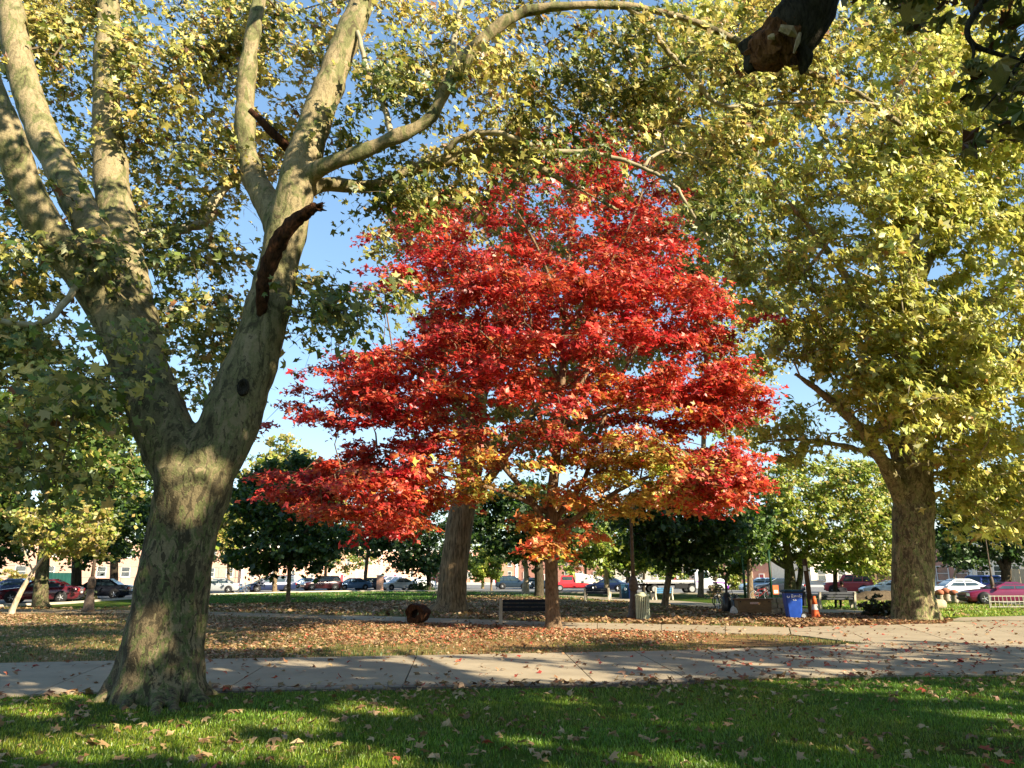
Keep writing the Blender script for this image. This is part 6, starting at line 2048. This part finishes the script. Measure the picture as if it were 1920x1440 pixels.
def head(root, loc, rz=0.0, cover=None):
    h = B().lathe([(.02, -.135), (.06, -.12), (.078, -.06), (.088, .02), (.08, .085), (.045, .125), (.01, .135)], sides=14).obj('head', M['skin'], root, True)
    h.location = loc
    h.rotation_euler = (0, 0, rz)
    h.scale = (0.92, 1.08, 1)
    B().add([(-.014, -.085, -.01), (.014, -.085, -.01), (0, -.085, .035), (0, -.118, -.012)], tris=[[0, 3, 2], [1, 2, 3], [0, 1, 3]]).obj('nose', M['skin'], h)
    for s_ in (-1, 1):
        B().lathe([(.004, -.008), (.012, 0), (.004, .008)], (s_ * .032, -.083, .02), 8).obj('eye', M['hair'], h)
        B().box((s_ * .088, .0, .0), (.016, .035, .06)).obj('ear', M['skin'], h)
    B().box((0, -.083, -.068), (.045, .012, .012)).obj('mouth', M['door_red'], h)
    B().lathe([(.094, -.03), (.10, .04), (.088, .10), (.05, .145), (.01, .152)], (0, .022, 0), 14).obj('hair', cover or M['hair'], h, True)


J = {'pelvis': 0}
ps = thing('person', 'person in dark clothes sitting on the bench with sunlit ends', 'person', place(1580, 1142), 0.12)
jn = [(0, -.08, .52), (0, -.14, .76), (0, -.15, 1.0), (0, -.14, 1.10), (-.19, -.14, .99), (-.24, -.06, .74), (-.16, .16, .62), (.19, -.14, .99), (.24, -.06, .74), (.16, .16, .62),
      (-.10, -.06, .52), (-.13, .36, .53), (-.13, .40, .09), (-.13, .53, .05), (.10, -.06, .52), (.13, .36, .53), (.13, .40, .09), (.13, .53, .05)]
ed_ = [(0, 1), (1, 2), (2, 3), (2, 4), (4, 5), (5, 6), (2, 7), (7, 8), (8, 9), (0, 10), (10, 11), (11, 12), (12, 13), (0, 14), (14, 15), (15, 16), (16, 17)]
rr = [.15, .15, .15, .055, .075, .055, .04, .075, .055, .04, .10, .085, .055, .045, .10, .085, .055, .045]
figure('body', jn, ed_, rr, M['cloth_dark'], ps)
head(ps, (0, -.13, 1.25), PI)
ps2 = thing('person', 'person in lilac clothes on the pavement behind the dark teal car', 'person', place(934, 1105), 1.4)
jn = [(0, 0, .92), (0, .01, 1.16), (0, 0, 1.40), (0, 0, 1.50), (-.19, 0, 1.38), (-.25, .05, 1.10), (-.22, -.08, .86), (.19, 0, 1.38), (.25, -.03, 1.10), (.24, .08, .86),
      (-.10, 0, .88), (-.11, -.16, .48), (-.11, -.14, .09), (-.11, -.26, .04), (.10, 0, .88), (.11, .10, .48), (.11, .24, .09), (.11, .13, .04)]
figure('body', jn, ed_, rr, M['cloth_lilac'], ps2)
head(ps2, (0, -.01, 1.65), 0)

# ------------------------------------------------------------------ smaller things on the ground
hl = thing('hollow_log', 'short hollow dark log lying left of the bench', 'log', place(782, 1171), -0.30)
hl.scale = (0.86, 0.8, 0.86)
n_ = 26
an = np.linspace(0, 2 * PI, n_, endpoint=False)
ro = .40 * (1 + .08 * np.sin(3 * an + 1) + .05 * np.sin(7 * an))
ri = .16 * (1 + .18 * np.sin(2 * an) + .10 * np.sin(5 * an + 2))
V = []
for y, sc_ in ((-.36, .97), (-.12, 1.0), (.16, 1.02), (.42, .98)):
    V += [(r * sc_ * math.cos(a), y + .03 * math.sin(4 * a), .41 + r * sc_ * math.sin(a)) for a, r in zip(an, ro)]
acc = B().add(V, quads=[[i * n_ + j, i * n_ + (j + 1) % n_, (i + 1) * n_ + (j + 1) % n_, (i + 1) * n_ + j] for i in range(3) for j in range(n_)])
acc.obj('bark', M['dead_wood'], hl)
VO = [(r * .97 * math.cos(a), -.36 + .03 * math.sin(4 * a), .41 + r * .97 * math.sin(a)) for a, r in zip(an, ro)]
VI = [(r * math.cos(a), -.30, .43 + r * math.sin(a)) for a, r in zip(an, ri)]
VB = [(r * math.cos(a), .40, .43 + r * math.sin(a)) for a, r in zip(an, ri)]
VE = [(r * .98 * math.cos(a), .42 + .03 * math.sin(4 * a), .41 + r * .98 * math.sin(a)) for a, r in zip(an, ro)]
B().add(VO + VI + VB + VE, quads=[[k * n_ + j, k * n_ + (j + 1) % n_, (k + 1) * n_ + (j + 1) % n_, (k + 1) * n_ + j] for k in range(3) for j in range(n_)]).obj('core', M['dead_wood'], hl)

pl = thing('fallen_log', 'pale sawn log on the grass at the foot of the big trunk', 'log', place(1757, 1142), 0.1)
B().lathe([(.20, -.45), (.24, -.4), (.25, .0), (.23, .4), (.19, .45)], (0, 0, .24), 14, 'x').obj('bark', M['pale_wood'], pl, True)
B().lathe([(.13, -.46), (.13, -.44)], (0, 0, .24), 12, 'x').obj('cut_face', M['dead_wood'], pl)

for i, (lab, px, py, s) in enumerate((('left terracotta pot of the three by the white sedan', 1764, 1130, 1.0), ('middle terracotta pot of the three by the white sedan', 1776, 1130, 1.12), ('right terracotta pot of the three by the white sedan', 1791, 1131, 1.0))):
    r_ = thing('terracotta_pot', lab, 'pot', place(px, py), 0, 'terracotta pots')
    r_.scale = (s, s, s)
    B().lathe([(.17, 0), (.2, .1), (.17, .4), (.22, .52)], sides=14).obj('pot', M['stone'], r_, True)
    B().lathe([(.24, .5), (.27, .62), (.24, .74), (.12, .80), (.03, .82)], sides=14).obj('crown', M['terracotta'], r_, True)

rk = thing('bike_rack', 'low grey metal rack on the grass at the right edge', 'rack', place(1890, 1141), 0.05)
for z in (.08, .34, .62):
    B().tube([(-.95, 0, z), (.95, 0, z)], .03, 6).obj('rail', M['rail_white'], rk)
um = B().tube([(0, 0, .08), (0, 0, .62)], .022, 5).mesh('upright', M['rail_white'])
for i in range(9):
    o = link('upright', um, rk)
    o.location = (-.88 + .22 * i, 0, 0)
for x in (-.95, .95):
    B().tube([(x, 0, 0), (x, 0, .68)], .035, 6).obj('leg', M['rail_white'], rk)

pr_ = thing('brick_pillar', 'salmon brick pillar beside the charcoal car', 'pillar', place(712, 1107.5), 0.1)
B().box((0, 0, .85), (.78, .6, 1.7)).obj('shaft', M['brick_salmon'], pr_)
B().box((0, 0, 1.76), (.9, .72, .12)).obj('cap', M['trim_white'], pr_)
B().box((0, 0, .06), (.9, .72, .12)).obj('plinth', M['brick_salmon'], pr_)

eb = thing('earth_bank', 'low brown earth bank in front of the white coupe', 'mound', place(1655, 1126))
xs, ys = np.meshgrid(np.linspace(-1, 1, 34), np.linspace(-1, 1, 14))
h = np.clip(1 - xs ** 2 - ys ** 2, 0, 1) ** 0.8 * (0.72 + 0.28 * vnoise(xs.ravel() * 3, ys.ravel() * 3, 1.7, 9).reshape(xs.shape) + .12 * vnoise(xs.ravel(), ys.ravel(), 9, 8).reshape(xs.shape))
V = np.stack([xs * 2.6, ys * 1.3, h * 0.75 - 0.04], -1).reshape(-1, 3)
idx = np.arange(34 * 14).reshape(14, 34)
q = np.stack([idx[:-1, :-1], idx[:-1, 1:], idx[1:, 1:], idx[1:, :-1]], -1).reshape(-1, 4)
link('soil', mk_mesh('soil', V, quads=q, smooth=True, mats=[mat_noise('bank_soil', (0.06, 0.042, 0.025), (0.15, 0.11, 0.065), 7.0, 0.95, 0.6, 0.05)]), eb)


def shrub(label, px, py, rx, rz_, cols, wts, n=30, leaf=.12, name='shrub'):
    o = np.array(place(px, py))
    r_ = thing(name, label, 'shrub', o)
    cs = o + np.array([0, 0, rz_ * .55]) + rng.normal(0, .42, (n, 3)) * np.array([rx, rx, rz_])
    cs[:, 2] = np.clip(cs[:, 2], .08, None)
    acc = B()
    for c_ in cs:
        acc.tube([o + np.array([0, 0, -.02]), (o + c_) / 2 + rng.normal(0, .04, 3), c_], [.016, .011, .005], 4, cap=False)
    acc.obj('stem', M['twig'], r_, True, o, kind='stuff')
    E, pos, out, own = sprays(cs, .22 * (1 + rx), 4, 44, .1)
    pos[:, 2] = np.clip(pos[:, 2], .03, None)
    add_leaves(r_, o, pos, out, own, leaf, LEAF2, lambda p_, w_: palette(len(p_), cols, wts), M['leaf'], face=SUN * .2)
    return r_


shrub('dark leafy sucker shrub at the left foot of the big right trunk', 1648, 1158, .55, .55, [(.04, .05, .015), (.07, .05, .02)], [2, 1], 26, .13)
shrub('round clipped green bush beside the red boxy car', 1624, 1113, 1.0, 1.3, LG, [2, 1, 2], 60, .2)
shrub('bright yellow green bush behind the pale truck', 1380, 1106, 1.6, 1.8, LG + [(0.42, 0.40, 0.10)], [2, 3, 1, 2], 70, .26)
shrub('pale flowering bush beside the bicycles', 1342, 1124, .7, 1.1, [(.42, .30, .20), (.16, .17, .06), (.55, .42, .30)], [2, 3, 1], 34, .13)
shrub('low weedy growth at the foot of the dark left tree', 118, 1127, 1.8, .5, [(.06, .08, .02), (.14, .11, .04)], [2, 1], 46, .16)
shrub('yellow leaved bush on the pavement at far left', 20, 1107, 2.6, 1.4, YG, [1, 1, 1], 60, .3)
shrub('dark low hedge at the foot of the tree left of the oak', 790, 1107, 1.6, .5, DG, [1, 1, 1], 40, .2)

# ------------------------------------------------------------------ grass
EXCL = [path_near + path_far[::-1]]
path_poly = gxy(path_near + path_far[::-1])
path_poly2 = gxy(path_near2 + path_far2[::-1])
plaza_poly = gxy([(1460, 1271), (2350, 1265), (2350, 1160), (1780, 1166), (1480, 1178), (1490, 1191), (1600, 1200), (1625, 1209), (1320, 1221)])
path_ext = gxy([(1300, 1276), (1460, 1272), (1920, 1268), (2350, 1266), (2350, 1204), (1625, 1209), (1320, 1221)])
path_poly4 = gxy(path_near4 + path_far4[::-1])
front_poly = gxy([(-420, 1900), (-420, 1331), (-200, 1319.5), (0, 1309.5), (200, 1301.5), (400, 1300.5), (640, 1296.5), (860, 1293.5), (1100, 1290.5), (1320, 1283.5), (1460, 1273), (1920, 1269), (2300, 1266.5), (2300, 1900)])


def in_view(X, Y, m=0.72, y0=5.6):
    return (np.abs(X) < m * Y + 0.6) & (Y > y0)


def scatter(poly, n, fn=None, view=True):
    lo, hi = poly.min(0), poly.max(0)
    lo = np.maximum(lo, [-60, 4])
    hi = np.minimum(hi, [60, 110])
    outx, outy = [], []
    got = 0
    for _ in range(60):
        X, Y = rng.uniform(lo[0], hi[0], n), rng.uniform(lo[1], hi[1], n)
        k = inside(poly, X, Y)
        if view:
            k &= in_view(X, Y)
        X, Y = X[k], Y[k]
        if fn is not None and len(X):
            k = rng.random(len(X)) < fn(X, Y)
            X, Y = X[k], Y[k]
        outx.append(X)
        outy.append(Y)
        got += len(X)
        if got >= n:
            break
    X, Y = np.concatenate(outx)[:n], np.concatenate(outy)[:n]
    return X, Y


def grass_mesh(name, X, Y, h, w, cols, wts, bend=0.5, z0=0.0):
    n = len(X)
    a = rng.uniform(0, 2 * PI, n)
    hh = h * np.clip(rng.normal(1, .35, n), .3, 2.0)
    ww = w * rng.uniform(.7, 1.3, n)
    b = rng.uniform(.1, 1, n) * bend * hh
    ba = rng.uniform(0, 2 * PI, n)
    dx, dy = np.cos(a) * ww / 2, np.sin(a) * ww / 2
    bx, by = np.cos(ba) * b, np.sin(ba) * b
    z = np.full(n, z0)
    V = np.stack([np.stack([X - dx, Y - dy, z], 1), np.stack([X + dx, Y + dy, z], 1),
                  np.stack([X + bx * .35 + dx * .7, Y + by * .35 + dy * .7, z + hh * .6], 1), np.stack([X + bx * .35 - dx * .7, Y + by * .35 - dy * .7, z + hh * .6], 1),
                  np.stack([X + bx, Y + by, z + hh * .95], 1)], 1)
    base = np.arange(n)[:, None] * 5
    q = base + np.array([0, 1, 2, 3])
    t = base + np.array([3, 2, 4])
    c1_ = palette(n, cols, wts, .24)
    patch = vnoise(X, Y, 1.1, 61) + .6 * vnoise(X, Y, 3.7, 62)
    c1_ *= (0.72 + 0.42 * patch)[:, None]
    c1_[:, 0] *= 0.75 + 0.55 * vnoise(X, Y, .6, 63)
    col = np.repeat(c1_, 5, axis=0)
    o = link(name, mk_mesh(name, V.reshape(-1, 3), t, q, attrs={'col': col}, mats=[M['blade']]))
    o['kind'] = 'stuff'
    return o


rng = np.random.default_rng(107)
GC = [(0.125, 0.205, 0.012), (0.175, 0.255, 0.02), (0.085, 0.155, 0.008), (0.27, 0.24, 0.06)]


def near_w(X, Y):
    return np.clip(-0.1 + 1.0 * vnoise(X, Y, 1.3, 41) + 0.75 * vnoise(X, Y, 4.0, 42) - .5 * np.exp(-(np.hypot(X - o_lp[0], Y - o_lp[1] + .4) / 1.5) ** 4), 0.03, 1) * np.clip(9.0 / Y, 0.4, 1) ** 1.2


X, Y = scatter(front_poly, 165000, near_w)
k_ = np.hypot(X - o_lp[0], Y - o_lp[1]) > 0.75
grass_mesh('grass', X[k_], Y[k_], .036, .0075, GC, [4, 4, 3, .7], 0.8)
isl = lambda X, Y: np.clip(vnoise(X, Y, .35, 44) * 1.5 - .35 + .4 * vnoise(X, Y, 1.7, 45), 0.02, 1)
X, Y = scatter(island_poly, 34000, isl)
grass_mesh('island_grass', X, Y, .06, .016, [(0.075, 0.11, 0.02), (0.13, 0.14, 0.035), (0.05, 0.08, 0.014)], [3, 3, 2])
X, Y = scatter(beyond_poly, 26000, lambda X, Y: np.clip(vnoise(X, Y, .22, 46) * 1.5 - .2, 0.05, 1))
grass_mesh('rough_grass', X, Y, .07, .03, [(0.08, 0.12, 0.02), (0.15, 0.16, 0.04), (0.05, 0.09, 0.014)], [3, 3, 2])
X, Y = scatter(far_lawn_poly, 22000)
grass_mesh('lawn_grass', X, Y, .09, .05, [(0.05, 0.12, 0.015), (0.07, 0.15, 0.02)], [1, 1])
X, Y = scatter(right_lawn_poly, 16000)
grass_mesh('verge_grass', X, Y, .08, .035, [(0.21, 0.29, 0.03), (0.29, 0.33, 0.05)], [1, 1])

# ------------------------------------------------------------------ fallen leaves
TAN = [(0.32, 0.20, 0.095), (0.24, 0.14, 0.06), (0.37, 0.25, 0.13), (0.16, 0.085, 0.035)]
RUST = [(0.26, 0.135, 0.07), (0.33, 0.20, 0.11), (0.19, 0.085, 0.042), (0.41, 0.28, 0.165)]
REDS = [(0.40, 0.07, 0.04), (0.46, 0.13, 0.07), (0.30, 0.045, 0.03)]


def lay(X, Y, size, cols, wts, z=0.015, tilt=.3, shape=LEAF3, curl=1.4):
    n = len(X)
    C = np.stack([X, Y, z + rng.uniform(0, .02, n)], 1)
    nrm = np.array([0, 0, 1.0]) + rng.normal(0, tilt, (n, 3)) * np.array([1, 1, .2])
    s = size * np.clip(rng.normal(1, .3, n), .4, 1.9)
    C[:, 2] += .12 * s
    return C, s, nrm, palette(n, cols, wts, .16)


rng = np.random.default_rng(108)
# lawn in front: the nearest ones are objects of their own
X, Y = scatter(front_poly, 1700, lambda X, Y: np.clip(.25 + 1.1 * vnoise(X, Y, .7, 51) - .2 * (X > 2), 0, 1) * np.clip(Y / 12, .5, 1))
k_ = np.hypot(X - o_lp[0], Y - o_lp[1]) > 0.9
X, Y = X[k_], Y[k_]
C, s, nrm, col = lay(X, Y, .078, TAN, [4, 3, 3, 2], .016, .42, LEAF5, 2.6)
px_size = s / np.hypot(C[:, 0], C[:, 1])
order = np.argsort(-px_size)[:300]
protos = {}
fams = [('dry tan plane leaf lying on the shaded front lawn', TAN[0]), ('rust brown plane leaf lying on the shaded front lawn', TAN[3]), ('pale buff plane leaf lying on the shaded front lawn', TAN[2]), ('dull red leaf lying on the shaded front lawn', (0.30, 0.06, 0.03))]
for f_ in range(4):
    protos[f_] = []
    for v_ in range(3):
        Vv, tt, cc_ = leaf_geo(np.zeros((1, 3)), np.ones(1), np.array([[0, 0, 1.0]]), LEAF5, np.array([fams[f_][1]]) * rng.uniform(.85, 1.15), 2.4, np.array([[0, 1.0, .1]]))
        protos[f_].append(mk_mesh('fallen_leaf', Vv, tt, attrs={'col': cc_}, mats=[M['leaf_dry']]))
pick = rng.choice(4, len(order), p=[.42, .24, .29, .05])
for i, f_ in zip(order, pick):
    o = link('fallen_leaf', random.choice(protos[f_]))
    o.location = tuple(C[i])
    q_ = Vector(nrm[i]).to_track_quat('Z', 'Y')
    o.rotation_mode = 'QUATERNION'
    o.rotation_quaternion = q_ @ Euler((0, 0, random.uniform(0, 6.28))).to_quaternion()
    o.scale = (s[i],) * 3
    zx = 'near the forked tree' if C[i][0] < -2.2 else ('mid lawn' if C[i][0] < 1.8 else 'on the right lawn')
    zy = 'near the camera' if C[i][1] < 8.6 else ('half way back' if C[i][1] < 10.4 else 'by the path')
    tag(o, fams[f_][0].split(' lying')[0] + ' on grass ' + zx + ', ' + zy, 'leaf', fams[f_][0].split(' leaf')[0] + ' leaves ' + zx + ', ' + zy)
rest = np.ones(len(s), dtype=bool)
rest[order] = False
parts_ = [leaf_geo(C[rest], s[rest], nrm[rest], LEAF3, col[rest], 1.8)]


def more(X, Y, size, cols, wts, z, tilt=.35, shape=LEAF3):
    C, s, nrm, col = lay(X, Y, size, cols, wts, z, tilt)
    parts_.append(leaf_geo(C, s, nrm, shape, col, 1.6))


dm = lambda X, Y: np.hypot(X - o_m[0], Y - o_m[1])
X, Y = scatter(np.vstack([path_poly]), 380)
more(X, Y, .085, RUST + REDS, [2, 2, 3, 1, 1, 1, 1], .035, .4)
X, Y = scatter(path_ext, 420)
more(X, Y, .085, RUST + REDS, [2, 2, 3, 1, 2, 1, 2], .035, .4)
X, Y = scatter(plaza_poly, 520)
more(X, Y, .09, RUST + REDS, [2, 2, 3, 1, 2, 1, 1], .035, .4)
X, Y = scatter(path_poly2, 420)
more(X, Y, .10, RUST + TAN, [2, 2, 2, 1, 1, 1, 1, 1], .025, .4)
kerbline = gxy([(-100, 1316), (400, 1299), (640, 1296), (1100, 1291), (1480, 1275), (1920, 1270), (1920, 1266), (1460, 1270), (1100, 1282), (640, 1286), (400, 1291), (-100, 1311)])
X, Y = scatter(kerbline, 300)
more(X, Y, .10, RUST + TAN + REDS[:1], [2, 2, 2, 1, 2, 2, 2, 1, 1], .03, .5)
rng = np.random.default_rng(109)
X, Y = scatter(island_poly, 26000, lambda X, Y: np.clip(.10 + 1.25 * (vnoise(X, Y, .33, 53) - .36) - .25 * np.clip((-X - 8) / 6, 0, 1) + 1.1 * np.exp(-(dm(X, Y) / 5.0) ** 2) - .35 * np.clip((X - 5) / 4, 0, 1), .06, 1))
near = rng.random(len(X)) < np.exp(-(dm(X, Y) / 6.5) ** 2) * .55
more(X[~near], Y[~near], .074, RUST + TAN, [3, 4, 2, 3, 3, 2, 3, 2], .03, .4)
more(X[near], Y[near], .074, REDS + RUST, [2, 3, 1, 2, 3, 1, 3], .03, .4)
X, Y = scatter(beyond_poly, 16000, lambda X, Y: np.clip(.12 + 1.2 * (vnoise(X, Y, .2, 54) - .3), .05, 1))
more(X, Y, .16, RUST + TAN, [3, 4, 2, 3, 3, 2, 3, 2], .03, .4, LEAF2)
X, Y = scatter(leaf_bed_poly, 9000)
more(X, Y, .14, RUST + TAN, [4, 3, 4, 1, 2, 3, 1, 3], .03, .45, LEAF2)
X, Y = scatter(right_lawn_poly, 500)
more(X, Y, .14, TAN, [3, 3, 3, 2], .05, .4, LEAF2)
X, Y = scatter(far_lawn_poly, 700)
more(X, Y, .16, TAN, [3, 3, 3, 2], .05, .4, LEAF2)
acc_v, acc_t, acc_c, n0 = [], [], [], 0
for V, t, c in parts_:
    acc_v.append(V)
    acc_t.append(t + n0)
    acc_c.append(c)
    n0 += len(V)
fl = link('fallen_leaves', mk_mesh('fallen_leaves', np.vstack(acc_v), np.vstack(acc_t), attrs={'col': np.vstack(acc_c)}, mats=[M['leaf_dry']]))
fl['kind'] = 'stuff'
